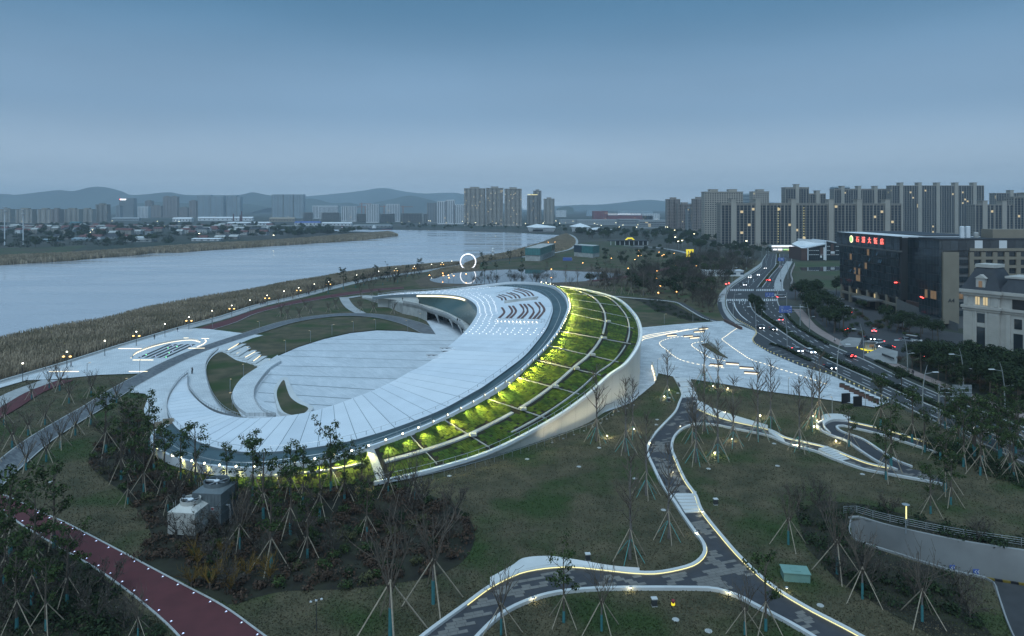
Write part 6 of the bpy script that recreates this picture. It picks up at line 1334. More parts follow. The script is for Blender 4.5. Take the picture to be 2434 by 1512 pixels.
class Kind:
    def __init__(s, protos, label, cat, group): s.p = protos; s.u = [[False] for _ in protos]; s.label = label; s.cat = cat; s.group = group; s.n = 0
    def put(s, loc, rg, sc=1.0, label=None, group=None):
        k = rg.randrange(len(s.p)); s.n += 1; o = place(s.p[k], s.u[k], loc, rg.uniform(0, 6.28), sc * rg.uniform(.88, 1.14)); tag(o, label or s.label, s.cat, group or s.group); return o
    def done(s):
        for p, u in zip(s.p, s.u):
            if not u[0]:
                for ch in list(p.children): bpy.data.objects.remove(ch)
                bpy.data.objects.remove(p)
K_A = Kind([make_bare_tall(s) for s in (1, 2, 3, 4)], 'tall bare tree with a straight leader and splayed timber and teal props on the lawn', 'tree', 'propped bare trees by the winding path')
K_A2 = Kind([make_bare_tall(s, 12.5, True, False) for s in (5, 6)], '', 'tree', 'tall bare trees behind the green slope')
K_B = Kind([make_bare_small(s) for s in (11, 12, 13)], 'small bare tree with a teal-wrapped trunk and timber props on the left lawn', 'tree', 'young bare trees on the left lawn')
K_B2 = Kind([make_bare_small(s, 5.5, True, False) for s in (14, 15)], 'small bare tree with timber props on the lawn between the promenade and the bowl', 'tree', 'young bare trees on the upper lawn')
K_B3 = Kind([make_bare_small(s, 10.5, True, True, .75) for s in (16, 17)], 'large many-stemmed bare tree with timber props beside the winding path', 'tree', 'many-stemmed bare trees in front')
K_C = Kind([make_evergreen(s) for s in (21, 22, 23, 24)], 'young evergreen tree with tufted foliage and timber props in the planting bed', 'tree', 'propped evergreens in the planting bed')
K_C2 = Kind([make_evergreen(s, 10, False, 'leaf_dark') for s in (25, 26)], 'upright evergreen tree beside the riverside promenade', 'tree', 'evergreens along the promenade')
K_D = Kind([make_round(s) for s in (31, 32, 33)], 'dark round-crowned evergreen tree beside the hotel drive', 'tree', 'round evergreens by the hotel')
K_D2 = Kind([make_round(s, 8.5, lf_, 3.4, 520, .42, 'park_tree') for s, lf_ in ((34, 'leaf_dark'), (35, 'leaf_mid'), (36, 'leaf_dark'))], 'bushy dark tree in the park beyond the pond', 'tree', 'dark trees beyond the pond')
K_D3 = Kind([make_round(s, 10, lf_, 5.6, 420, .85, 'bank_tree') for s, lf_ in ((37, 'leaf_dark'), (38, 'leaf_mid'))], 'dark tree among the village houses across the river', 'tree', 'trees across the river')
K_E = Kind([make_brush(s, 7.5) for s in (41, 42, 43)], 'grey-brown leafless twiggy tree in the park behind the museum', 'tree', 'leafless trees behind the museum')
K_E2 = Kind([make_brush(s, 5.5, 'twig', 3, 'leaf_brown', 1.2) for s in (44, 45)], 'dense twiggy shrub tree in the planting bed', 'tree', 'twiggy shrub trees in the beds')
K_G = Kind([make_brush(s, 3.2, 'twig_gold', 0, rmin=.025) for s in (46, 47)], 'golden-twigged leafless shrub beside the lit red track', 'shrub', 'golden-twigged shrubs')
K_S = Kind([make_shrub(s, 1.5, lf_) for s, lf_ in ((51, 'leaf_dark'), (52, 'leaf_olive'), (53, 'leaf_mid'), (54, 'leaf_brown'))], 'low leafy shrub in the planting bed', 'shrub', 'shrubs in the planting beds')
rp_ = random.Random(77)
for (x, y) in ((1586, 951), (1418, 1049), (1487, 1075), (1504, 1040), (1654, 1100), (1674, 1025), (1707, 928), (1646, 1053), (1706, 1090), (1743, 1059), (1801, 1043), (1674, 910), (1832, 1021), (1900, 1070), (1930, 1020), (1948, 998), (1536, 1178), (1589, 1280), (1498, 1330)): K_A.put(G(x, y), rp_)
for (x, y) in ((1345, 676), (1440, 690), (1460, 696), (1478, 700), (1500, 702), (1425, 684), (1530, 704), (1372, 678), (1300, 664), (1405, 680), (1550, 700)): K_A2.put(G(x, y), rp_, .95, 'tall slender bare tree rising behind the rim of the green slope')
for (x, y) in ((75, 950), (117, 925), (142, 929), (164, 959), (217, 943), (277, 958), (216, 1010), (179, 1035), (107, 1010), (67, 1035), (29, 1065), (144, 1065), (110, 1098), (62, 1118), (-10, 1100), (10, 1010)): K_B.put(G(x, y), rp_)
for (x, y) in ((668, 753), (683, 758), (711, 758), (725, 738), (738, 746), (781, 743), (798, 736), (856, 741), (888, 743), (936, 746), (858, 706), (883, 706), (905, 712), (935, 716), (696, 711), (733, 696), (662, 722)): K_B2.put(G(x, y), rp_)
for (x, y, s) in ((928, 1512, 1.2), (1030, 1436, 1.15), (1191, 1510, .7), (1874, 1295, .95), (1990, 1365, .95), (2050, 1424, .9), (1430, 1500, .7), (1770, 1510, .6), (328, 1520, .6), (923, 1178, .7), (986, 1187, .75), (570, 1310, .75), (2192, 1478, .9)): K_B3.put(G(x, y), rp_, s)
for (x, y, s) in ((252, 1080, 1.15), (307, 1078, .9), (355, 1068, 1.0), (304, 1198, .55), (342, 1169, .85), (366, 1124, .9), (288, 1140, .9), (392, 1166, .85), (465, 1154, .95), (626, 1233, 1.1), (690, 1272, 1.05), (731, 1327, .9), (787, 1169, .95), (819, 1198, .9), (860, 1165, .75), (872, 1272, .8), (645, 1350, 1.05), (600, 1180, .9), (720, 1200, .9), (540, 1175, .85), (430, 1140, .8), (690, 1180, .85), (760, 1230, .8), (320, 1120, .85), (400, 1215, .7), (560, 1230, .7)): K_C.put(G(x, y), rp_, s)
for (x, y, s) in ((25, 1336, 1.15), (83, 1386, 1.05), (76, 1438, .9), (129, 1304, 1.0), (160, 1440, .9), (-20, 1300, 1), (10, 1395, 1), (40, 1500, .9), (110, 1500, .9)): K_C.put(G(x, y), rp_, s, 'dark young evergreen with props beside the lit red track', 'evergreens beside the lit red track')
for (x, y, s) in ((2018, 1062, .8), (2093, 1013, 1.05), (2168, 1053, 1.1), (2198, 1075, .9), (2118, 1113, 1.0), (2316, 1085, 1.1), (2370, 1070, 1), (2235, 1093, .9), (2375, 1090, 1), (2212, 1222, .8), (2247, 1169, 1.0), (2106, 1140, .9), (2280, 1050, .9), (2400, 1120, 1), (2330, 1130, .9), (2420, 1060, .9), (2290, 1110, .9), (2260, 1200, .7), (1340, 1480, .8), (1820, 1500, .9)): K_C.put(G(x, y), rp_, s, 'dark propped evergreen between the looping path and the boulevard' if x > 1900 else 'small evergreen growing beside the paved path in front', 'evergreens by the boulevard' if x > 1900 else 'small evergreens in front')
for (x, y, s) in ((816, 688, 1.1), (921, 668, 1.15), (893, 665, 1), (996, 653, 1.2), (968, 658, .9), (1145, 628, 1.1), (1167, 628, 1.05), (1211, 627, 1.2), (780, 698, .8), (845, 684, .8), (865, 678, .9), (910, 678, .8), (945, 672, .8), (1180, 645, .9), (1240, 622, .9), (1420, 655, 1), (1240, 663, 1.1), (1152, 662, 1.1)): K_C2.put(G(x, y), rp_, s)
for (x, y, s) in ((1908, 722, 1.15), (1890, 714, 1.1), (1930, 735, 1.1), (1920, 708, 1), (1945, 715, 1), (1940, 750, 1), (1925, 757, .8), (1955, 765, .9), (1988, 701, 1.1), (2000, 698, 1.1), (1985, 790, 1.05), (2005, 788, 1), (1965, 778, .9), (2260, 906, 1.1), (2300, 900, 1.15), (2238, 886, 1), (2350, 908, 1.1), (2400, 925, 1.15), (2434, 935, 1.1), (2380, 905, .9), (2190, 880, .8), (2330, 930, .9), (2280, 930, .8), (2143, 925, .7), (2110, 775, .9), (2145, 790, .9), (2165, 780, .8), (2050, 752, .8), (2230, 812, .8), (2370, 940, .9), (2420, 960, .8), (2000, 742, .6), (2230, 905, .8)): K_D.put(G(x, y), rp_, s)
for (x, y, s) in ((1789, 735, .8), (1796, 742, .8), (1804, 748, .7), (1788, 727, .7), (1810, 755, .6)): K_D.put(G(x, y), rp_, s, 'round evergreen tree on the boulevard median below the crossing', 'trees on the median')
STUFFP = []
def scatter(kind, poly, n, rg, sc=1.0, label=None, group=None, mind=2.0, avoid=None):
    xs = [p[0] for p in poly]; ys = [p[1] for p in poly]; pts = []; t = 0
    wp = [(G(*p).x, G(*p).y) for p in poly]; bx = (min(p[0] for p in wp), max(p[0] for p in wp), min(p[1] for p in wp), max(p[1] for p in wp))
    while len(pts) < n and t < n * 60:
        t += 1; x, y = rg.uniform(bx[0], bx[1]), rg.uniform(bx[2], bx[3])
        if not inpoly(x, y, wp): continue
        if any((x - a) ** 2 + (y - b) ** 2 < mind * mind for a, b in pts): continue
        if avoid and any(inpoly(x, y, a) for a in avoid): continue
        pts.append((x, y)); kind.put((x, y, 0), rg, sc, label, group)
W = lambda poly: [(G(*p).x, G(*p).y) for p in poly]
tr3w = [(p.x, p.y) for p in offset(tr3, 1.5)] + [(p.x, p.y) for p in reversed(offset(tr3, -6.5))]; b5w = [(p.x, p.y) for p in offset(b5, -1)] + [(p.x, p.y) for p in reversed(offset(b5, 4))]
pondw = W([(1015, 664), (1060, 650), (1120, 644), (1200, 639), (1290, 640), (1360, 643), (1440, 646), (1482, 653), (1450, 662), (1400, 670), (1100, 678), (1040, 675)]); avoid_m = [tr3w, b5w, pondw]
M1 = [(1490, 655), (1560, 640), (1640, 615), (1700, 612), (1790, 615), (1795, 635), (1750, 662), (1715, 685), (1695, 715), (1700, 745), (1665, 742), (1620, 715), (1540, 705), (1440, 690), (1400, 678), (1440, 668)]
scatter(K_E, M1, 170, rp_, 1.3, avoid=avoid_m, mind=3); scatter(K_D2, M1, 60, rp_, 1.0, 'bushy evergreen tree among the leafless trees beside the boulevard', 'evergreens among the leafless trees', avoid=avoid_m, mind=4)
scatter(K_E, [(1060, 682), (1200, 676), (1290, 675), (1400, 682), (1430, 690), (1300, 668), (1200, 672), (1080, 680)], 22, rp_, .9, 'leafless tree at the near edge of the pond', 'leafless trees at the pond edge', mind=2)
scatter(K_E, [(700, 700), (800, 680), (900, 660), (1000, 648), (1030, 652), (960, 675), (900, 685), (820, 692), (720, 706)], 34, rp_, .8, 'leafless tree on the bank beside the riverside promenade', 'leafless trees by the promenade', mind=3)
M3 = [(1335, 552), (1460, 553), (1590, 550), (1700, 575), (1830, 595), (1800, 615), (1700, 612), (1640, 600), (1600, 592), (1500, 570), (1400, 568)]
scatter(K_D2, M3, 130, rp_, 1.25, mind=5); scatter(K_E, M3, 60, rp_, 1.1, 'leafless tree in the wooded park towards the apartment district', 'leafless trees towards the district', mind=5)
scatter(K_D2, [(1430, 590), (1640, 595), (1600, 625), (1500, 640), (1440, 630), (1420, 605)], 26, rp_, .7, avoid=[tr3w], mind=7); scatter(K_E, [(1430, 600), (1600, 600), (1570, 630), (1440, 640)], 26, rp_, .7, 'small leafless tree on the terraced garden beyond the pond', 'leafless trees on the terraces', avoid=[tr3w], mind=4)
scatter(K_D3, [(-60, 538), (640, 536), (860, 552), (830, 558), (700, 565), (560, 570), (300, 585), (0, 592), (-60, 594)], 150, rp_, 1.1, mind=9); scatter(K_D3, [(640, 549), (800, 549), (860, 553), (780, 562), (650, 566)], 46, rp_, 1.0, 'dark tree in the wood at the tip of the reed point', 'trees on the reed point', mind=6)
scatter(K_D3, [(860, 538), (1100, 536), (1340, 538), (1340, 546), (1100, 547), (940, 544)], 50, rp_, .7, 'dark tree along the far shore at the foot of the towers', 'trees along the far shore', mind=10)
scatter(K_D3, [(1580, 546), (1690, 556), (1720, 575), (1640, 572), (1580, 560)], 34, rp_, .8, 'dark tree at the foot of the brown apartment towers', 'trees at the foot of the towers', mind=7); scatter(K_D3, [(1720, 588), (1830, 598), (1830, 604), (1720, 600)], 18, rp_, .6, 'dark tree at the foot of the front apartment block', 'trees at the front block', mind=5)
scatter(K_E2, BED, 34, rp_, .9, mind=3); scatter(K_S, BED, 120, rp_, .8, mind=1.2)
B2 = [(1890, 1215), (1960, 1190), (2060, 1200), (2300, 1262), (2434, 1290), (2434, 1308), (2279, 1284), (2118, 1249), (2045, 1226), (2010, 1236), (2018, 1285), (2130, 1327), (2262, 1368), (2290, 1440), (2350, 1512), (2120, 1460), (1990, 1380), (1915, 1300)]
scatter(K_E2, B2, 11, rp_, .75, 'dense twiggy shrub tree beside the underpass ramp', 'shrub trees by the underpass', mind=3); STUFFP.append((B2, 90, 'low dark planting round the underpass ramp'))
scatter(K_E2, [(-40, 1290), (100, 1300), (215, 1360), (300, 1430), (380, 1512), (0, 1512)], 16, rp_, .8, 'twiggy shrub tree beside the lit red track', 'shrub trees by the lit red track', mind=3); STUFFP.append(([(-40, 1300), (100, 1300), (215, 1360), (300, 1430), (400, 1530), (0, 1530)], 110, 'dark low planting beside the lit red track'))
scatter(K_C, [(2240, 1010), (2434, 1085), (2434, 1150), (2300, 1110)], 14, rp_, .9, 'dark propped evergreen between the looping path and the boulevard', 'evergreens by the boulevard', mind=4); STUFFP.append(([(2150, 1020), (2434, 1120), (2434, 1160), (2200, 1080)], 90, 'dark low planting on the bank below the boulevard'))
STUFFP.append(([(1520, 718), (1560, 742), (1640, 764), (1700, 764), (1640, 747), (1560, 710)], 50, 'low planting in the bed beside the bare lawn')); STUFFP.append((M1, 420, 'brown undergrowth beneath the leafless trees beside the boulevard'))
scatter(K_D, [(1885, 712), (1920, 700), (1960, 706), (1965, 735), (1990, 760), (2015, 792), (1985, 806), (1945, 772), (1905, 735)], 22, rp_, 1.0, mind=4); scatter(K_D, [(2150, 870), (2230, 872), (2330, 880), (2434, 905), (2434, 985), (2330, 945), (2230, 905)], 24, rp_, 1.0, 'dark round-crowned evergreen behind the pink pavement', 'round evergreens behind the pink pavement', mind=5)
scatter(K_D, [(2090, 768), (2170, 785), (2230, 800), (2220, 812), (2150, 800), (2095, 782)], 9, rp_, .8, mind=4)
scatter(K_S, [(1960, 770), (2010, 810), (2050, 800), (2110, 790), (2200, 812), (2180, 800), (2090, 760), (2020, 735), (2010, 760), (1990, 790)], 40, rp_, 1.0, 'clipped dark shrub round the hotel drive', 'shrubs round the hotel drive', mind=1.5); scatter(K_S, [(2110, 850), (2200, 855), (2320, 880), (2434, 930), (2434, 980), (2250, 905)], 60, rp_, 1.0, 'dark shrub behind the pink pavement', 'shrubs behind the pink pavement', mind=1.5)
for (x, y) in ((456, 1395), (500, 1400), (550, 1410), (545, 1380), (640, 1385), (530, 1335), (470, 1350), (590, 1375)): K_G.put(G(x, y), rp_)
for k in (K_A, K_A2, K_B, K_B2, K_B3, K_C, K_C2, K_D, K_D2, K_D3, K_E, K_E2, K_G, K_S): k.done()
STUFFP.append((BED, 330, 'dark scrub and brown leaf litter filling the planting bed'))
for poly, n, lb in STUFFP:
    wp = W(poly); lf = MB(); k = 0; bx = [min(p[0] for p in wp), max(p[0] for p in wp), min(p[1] for p in wp), max(p[1] for p in wp)]
    while k < n:
        x, y = rp_.uniform(bx[0], bx[1]), rp_.uniform(bx[2], bx[3])
        if inpoly(x, y, wp) and not any(inpoly(x, y, a) for a in avoid_m): leaf_cloud(lf, (x, y, .5), rp_.uniform(.8, 1.7), 60, .2, rp_, .5); k += 1
    tag(lf.build('low_planting', 'leaf_brown' if 'brown' in lb else 'leaf_dark'), lb, 'plants', kind='stuff')
fw = MB(); wp = W([(-60, 545), (300, 540), (640, 538), (840, 552), (800, 558), (650, 566), (500, 574), (250, 586), (0, 590), (-60, 592)]); k = 0; bx = [min(p[0] for p in wp), max(p[0] for p in wp), min(p[1] for p in wp), max(p[1] for p in wp)]
while k < 260:
    x, y = rp_.uniform(bx[0], bx[1]), rp_.uniform(bx[2], bx[3])
    if inpoly(x, y, wp): leaf_cloud(fw, (x, y, 2.0), rp_.uniform(5, 12), 90, 1.0, rp_, .32); k += 1
tag(fw.build('far_scrub', 'leaf_dark'), 'dark scrub and hedgerows between the houses across the river', 'plants', kind='stuff')
# ---- reeds (uncountable)
def reeds(name, A, B, n, h, w, seed, zb=0.0):
    r = np.random.default_rng(seed); A = np.array([tuple(p) for p in resample(A, 400)]); B = np.array([tuple(p) for p in resample(B, 400)])
    u = r.uniform(0, 400, n); i = np.minimum(u.astype(int), 399); f = (u - i)[:, None]; t = r.uniform(0, 1, n)[:, None]
    p = (A[i] * (1 - f) + A[i + 1] * f) * (1 - t) + (B[i] * (1 - f) + B[i + 1] * f) * t
    hh = h * r.uniform(.65, 1.15, n) * (1 - .25 * np.abs(t[:, 0] - .5)); a = r.uniform(0, 6.28, n); lean = r.normal(0, .28, (n, 2)) * hh[:, None] * .6
    v = np.zeros((n, 4, 3)); ww = w * r.uniform(.6, 1.4, n)
    v[:, 0] = p; v[:, 0, 0] -= np.cos(a) * ww; v[:, 0, 1] -= np.sin(a) * ww; v[:, 1] = p; v[:, 1, 0] += np.cos(a) * ww; v[:, 1, 1] += np.sin(a) * ww
    v[:, 2] = p; v[:, 2, :2] += lean; v[:, 2, 2] = hh; v[:, 2, 0] += np.cos(a) * ww * .8; v[:, 3] = p; v[:, 3, :2] += lean; v[:, 3, 2] = hh * .94; v[:, 3, 0] -= np.cos(a) * ww * .8; v[:, :2, 2] = zb
    me = bpy.data.meshes.new(name); me.vertices.add(n * 4); me.vertices.foreach_set('co', v.reshape(-1)); me.loops.add(n * 4); me.loops.foreach_set('vertex_index', np.arange(n * 4, dtype=np.int32)); me.polygons.add(n); me.polygons.foreach_set('loop_start', np.arange(0, n * 4, 4, dtype=np.int32)); me.update(); me.validate()
    me.materials.append(M['reed']); o = bpy.data.objects.new(name, me); COL.objects.link(o); return o
nbw = [Vector((p.x, p.y, 0)) for p in NB]; pin = list(reversed([Vector((p.x, p.y, 0)) for p in prom_i]))
sheet('reed_bank', nbw + list(reversed(pin)), 0.07, 'mud')
tag(reeds('reed_bed', nbw, pin, 110000, 2.7, .13, 1), 'dry brown reed bed filling the near bank below the promenade', 'reeds', kind='stuff')
isu = cpx([(921, 553.5), (880, 557), (833, 560), (733, 569), (608, 578), (500, 583), (325, 596), (175, 606), (0, 614), (-160, 624), (-420, 642)], 4)
sheet('reed_bank', list(IS) + list(reversed(isu)), 0.07, 'mud')
tag(reeds('reed_bed', IS, isu, 60000, 4.2, .45, 2), 'long brown reed fringe along the opposite shore', 'reeds', kind='stuff')
eb2 = cpx([(1112, 632), (1140, 625), (1175, 618), (1217, 612), (1250, 608), (1300, 603), (1345, 595), (1366, 582), (1366, 570), (1352, 560)], 4)
sheet('reed_bank', list(EB) + [G(1345, 557)] + list(reversed(eb2)), 0.07, 'mud')
tag(reeds('reed_bed', list(EB) + [G(1345, 557)], eb2, 30000, 2.6, .28, 3), 'brown reed flat inside the river bend beyond the lighthouse', 'reeds', kind='stuff')
tag(reeds('reed_bed', cpx([(1020, 648), (1080, 634), (1140, 630)], 4), cpx([(1030, 660), (1080, 646), (1140, 641)], 4), 5000, 1.5, .12, 4), 'low reeds on the brown bank of the pond', 'reeds', kind='stuff')
# ---- tufts that roughen the park lawn
def vin(x, y, poly):
    c = np.zeros(len(x), bool); j = len(poly) - 1
    for i in range(len(poly)):
        xi, yi, xj, yj = poly[i][0], poly[i][1], poly[j][0], poly[j][1]
        if yi != yj: c ^= ((yi > y) != (yj > y)) & (x < (xj - xi) * (y - yi) / (yj - yi) + xi)
        j = i
    return c
r_g = np.random.default_rng(8); n_ = 260000; dist = r_g.uniform(.32, 1.0, n_); y_ = 1640 * 48 / (1560 - 492) / 1.0 + 130 * (r_g.uniform(0, 1, n_) ** 1.4); x_ = r_g.uniform(-.78, .78, n_) * y_
ok = vin(x_, y_, W(lawn_px))
for pg in (poly_main, poly_side, [(p.x, p.y) for p in t1r] + [(p.x, p.y) for p in reversed(t2r)], W(BED), W(PLAZA_W), W(PLAZA_E), HOLE, GPATH, LPATH, [(p.x, p.y) for p in GB] + [(p.x, p.y) for p in reversed(RI)]): ok &= ~vin(x_, y_, [(p[0], p[1]) for p in pg])
x_, y_ = x_[ok], y_[ok]; n_ = len(x_); a_ = r_g.uniform(0, 6.28, n_); w_ = r_g.uniform(.05, .16, n_); h_ = r_g.uniform(.05, .16, n_); v = np.zeros((n_, 3, 3)); v[:, 0, 0] = x_ - np.cos(a_) * w_; v[:, 0, 1] = y_ - np.sin(a_) * w_; v[:, 1, 0] = x_ + np.cos(a_) * w_; v[:, 1, 1] = y_ + np.sin(a_) * w_; v[:, 2, 0] = x_ + r_g.normal(0, .06, n_); v[:, 2, 1] = y_ + r_g.normal(0, .06, n_); v[:, 2, 2] = .03 + h_; v[:, :2, 2] = .02
me = bpy.data.meshes.new('lawn_tufts'); me.vertices.add(n_ * 3); me.vertices.foreach_set('co', v.reshape(-1)); me.loops.add(n_ * 3); me.loops.foreach_set('vertex_index', np.arange(n_ * 3, dtype=np.int32)); me.polygons.add(n_); me.polygons.foreach_set('loop_start', np.arange(0, n_ * 3, 3, dtype=np.int32)); me.update(); me.validate(); mix2('tuft', (0.122, 0.098, 0.060), (0.052, 0.052, 0.028), 0.3, .35, .65, isl=.5, c3=(.034, .060, .016), scale3=.07, c3lo=.48); me.materials.append(M['tuft']); o = bpy.data.objects.new('lawn_tufts', me); COL.objects.link(o); tag(o, 'winter grass tufts covering the park lawn', 'grass', kind='stuff')
# ---- hedges on the boulevard median and verges
def hedge(name, A, B, h, n, leaf, label, seed):
    rg = random.Random(seed); lf = MB(); A, B = resample(A, 300), resample(B, 300)
    for k in range(n):
        i = rg.randrange(300); p = A[i].lerp(B[i], rg.uniform(.15, .85)) + Vector((rg.uniform(-.3, .3), rg.uniform(-.3, .3), h * rg.uniform(.25, 1))); a = Vector((rg.uniform(-1, 1), rg.uniform(-1, 1), rg.uniform(-.4, .4))).normalized(); b = a.cross(Vector((rg.uniform(-.5, .5), rg.uniform(-.5, .5), 1))).normalized(); s = rg.uniform(.16, .34)
        lf.add([p - a * s, p + b * s, p + a * s, p - b * s], [(0, 1, 2, 3)])
    return tag(lf.build(name, leaf), label, 'hedge', kind='stuff')
for k, (a, b) in enumerate(med): hedge('median_hedge', a, b, .9, 4200 if k == 0 else 11000, 'leaf_olive' if k == 0 else 'leaf_dark', 'clipped hedge on the boulevard median', k)
vg = cpx([(1855, 738), (1880, 770), (1915, 795), (1960, 820)], 4); hedge('verge_hedge', offset(vg, .6), offset(vg, 1.8), .8, 2200, 'leaf_dark', 'hedge between the right carriageway and the cycle lane', 7)
vg = cpx([(2072, 860), (2138, 890), (2225, 928), (2325, 968), (2434, 1012), (2600, 1075)], 4); hedge('verge_hedge', offset(vg, .6), offset(vg, 2.0), .8, 4000, 'leaf_dark', 'hedge between the right carriageway and the pink pavement', 8)
vg = cpx([(1830, 820), (1860, 828), (1900, 848), (1925, 860)], 4); hedge('island_hedge', offset(vg, -.4), offset(vg, .9), .7, 1500, 'leaf_dark', 'hedge on the island beside the parking bays', 9)
# ================================================================== STREET FURNITURE, VEHICLES, PEOPLE
# ---- lamps
def mk(name): return tree_root(name)
pl1 = mk('promenade_lamp'); m_ = MB(); m_.tube([(0, 0, 0), (0, 0, 5.0)], [.09, .06], 6); m_.build('pole', 'dark_metal', pl1, False); m_ = MB(); m_.lathe((0, 0, 4.95), [(.08, 0), (.2, .08), (.2, .24), (.06, .32)], 8); m_.build('lamp_head', 'lamp_white', pl1, False)
pl2 = mk('promenade_lamp'); m_ = MB(); m_.tube([(0, 0, 0), (0, 0, 5.0)], [.1, .07], 6); m_.build('pole', 'dark_metal', pl2, False); m_ = MB(); m_.tube([(-1, 0, 4.1), (1, 0, 4.1)], .05, 5); m_.build('cross_arm', 'dark_metal', pl2, False)
for s_ in (-1, 1): m_ = MB(); m_.lathe((s_ * 1.0, 0, 3.45), [(.1, 0), (.34, .1), (.36, .3), (.1, .44)], 10); m_.build('lantern', 'lamp_amber', pl2, False)
m_ = MB(); m_.lathe((0, 0, 4.95), [(.08, 0), (.2, .08), (.2, .22), (.06, .3)], 8); m_.build('lamp_head', 'lamp_white', pl2, False)
u1, u2 = [False], [False]
pang = math.radians(-58)
for (x, y) in ((54, 908), (249, 848), (392, 803), (504, 768), (594, 740), (675, 716), (747, 697), (848, 673), (900, 663), (1026, 645), (1074, 636)): tag(place(pl1, u1, G(x, y), 0), 'single-globe lamp post on the riverside promenade', 'street lamp', 'single promenade lamps')
for (x, y) in ((159, 877), (324, 824), (449, 785), (551, 754), (635, 727), (710, 707), (781, 691), (941, 656), (1051, 640), (985, 650)): tag(place(pl2, u2, G(x, y), 0), 'promenade lamp post with two amber lanterns on a cross arm', 'street lamp', 'twin-lantern promenade lamps')
# small far lamps twinkling in the park and along far roads
fl_ = mk('park_lantern'); m_ = MB(); m_.tube([(0, 0, 0), (0, 0, 3.6)], [.08, .06], 5); m_.build('pole', 'dark_metal', fl_, False); m_ = MB(); m_.lathe((0, 0, 3.5), [(.1, 0), (.4, .12), (.42, .42), (.1, .6)], 8); m_.build('lantern', 'lamp_orange', fl_, False); u3 = [False]
rl_ = random.Random(9)
for k in range(34):
    x, y = rl_.choice(((rl_.uniform(1450, 1610), rl_.uniform(600, 640)), (rl_.uniform(1300, 1660), rl_.uniform(575, 655)), (rl_.uniform(1000, 1110), rl_.uniform(655, 672)), (rl_.uniform(1560, 1700), rl_.uniform(640, 720))))
    tag(place(fl_, u3, G(x, y), 0, .8), 'small lantern glowing orange among the trees of the park', 'street lamp', 'orange park lanterns')
sl_ = mk('road_lamp'); m_ = MB(); m_.tube([(0, 0, 0), (0, 0, 9)], [.14, .09], 5); m_.build('pole', 'pole_grey', sl_, False); m_ = MB(); m_.box((.6, 0, 9), (1.8, .5, .35)); m_.build('lamp_head', 'lamp_flood', sl_, False); u4 = [False]
for k in range(72):
    x, y = rl_.choice(((rl_.uniform(1340, 1600), rl_.uniform(527, 552)), (rl_.uniform(1600, 1830), rl_.uniform(550, 600)), (rl_.uniform(950, 1340), rl_.uniform(531, 541)), (rl_.uniform(200, 940), rl_.uniform(519, 575))))
    tag(place(sl_, u4, G(x, y), rl_.uniform(0, 6)), 'distant road lamp glowing pale yellow', 'street lamp', 'distant road lamps')
pk = mk('park_lamp'); m_ = MB(); m_.tube([(0, 0, 0), (0, 0, 4.0)], [.07, .06], 6); m_.build('pole', 'pole_grey', pk, False); m_ = MB(); m_.tube([(0, 0, 3.95), (.7, 0, 4.15)], .06, 5); m_.build('arm', 'pole_grey', pk, False); m_ = MB(); m_.box((.65, 0, 4.1), (.5, .22, .08)); m_.build('lamp_head', 'window_lit', pk, False); u5 = [False]
for (x, y) in ((679, 838), (738, 814), (789, 798), (840, 789), (893, 784), (969, 787), (996, 770), (547, 938), (552, 973), (579, 900), (207, 898), (332, 890), (307, 938), (1563, 887), (1579, 770), (1647, 765), (1874, 938), (2057, 965), (1978, 988), (617, 790), (505, 780)): tag(place(pk, u5, G(x, y, .25), rl_.uniform(0, 6)), 'slim grey park lamp post with one short arm', 'street lamp', 'slim park lamps')
bl = mk('boulevard_lamp'); m_ = MB(); m_.tube([(0, 0, 0), (0, 0, 3), (.1, 0, 6), (.5, 0, 9), (1.1, 0, 11.3)], [.16, .14, .12, .09, .04], 6); m_.build('pole', 'pole_grey', bl, False)
m_ = MB(); m_.tube([(.55, 0, 9.2), (2.6, 0, 9.6)], [.06, .05], 5); m_.build('road_arm', 'pole_grey', bl, False); m_ = MB(); m_.box((3.0, 0, 9.62), (1.3, .42, .14)); m_.build('lamp_head', 'white_metal', bl, False); m_ = MB(); m_.tube([(.1, 0, 5.6), (-1.4, 0, 5.9)], .05, 5); m_.build('path_arm', 'pole_grey', bl, False); m_ = MB(); m_.box((-1.6, 0, 5.92), (.8, .3, .1)); m_.build('path_lamp_head', 'white_metal', bl, False); u6 = [False]
for (x, y, a) in ((1871, 829, 3.1), (1990, 900, .0), (1924, 789, 3.1), (2053, 855, 3.1), (2157, 888, 3.1), (2193, 983, 0), (2388, 975, 3.1), (1797, 788, 3.3), (1743, 751, .1), (1774, 643, .1), (1820, 625, 0), (1856, 660, 3.1), (1873, 663, 3.1), (1811, 612, 0), (1827, 608, 0), (1740, 672, .1), (2290, 930, 3.1)): tag(place(bl, u6, G(x, y), a), 'tall bow-shaped grey street lamp along the boulevard', 'street lamp', 'bow-shaped boulevard lamps')
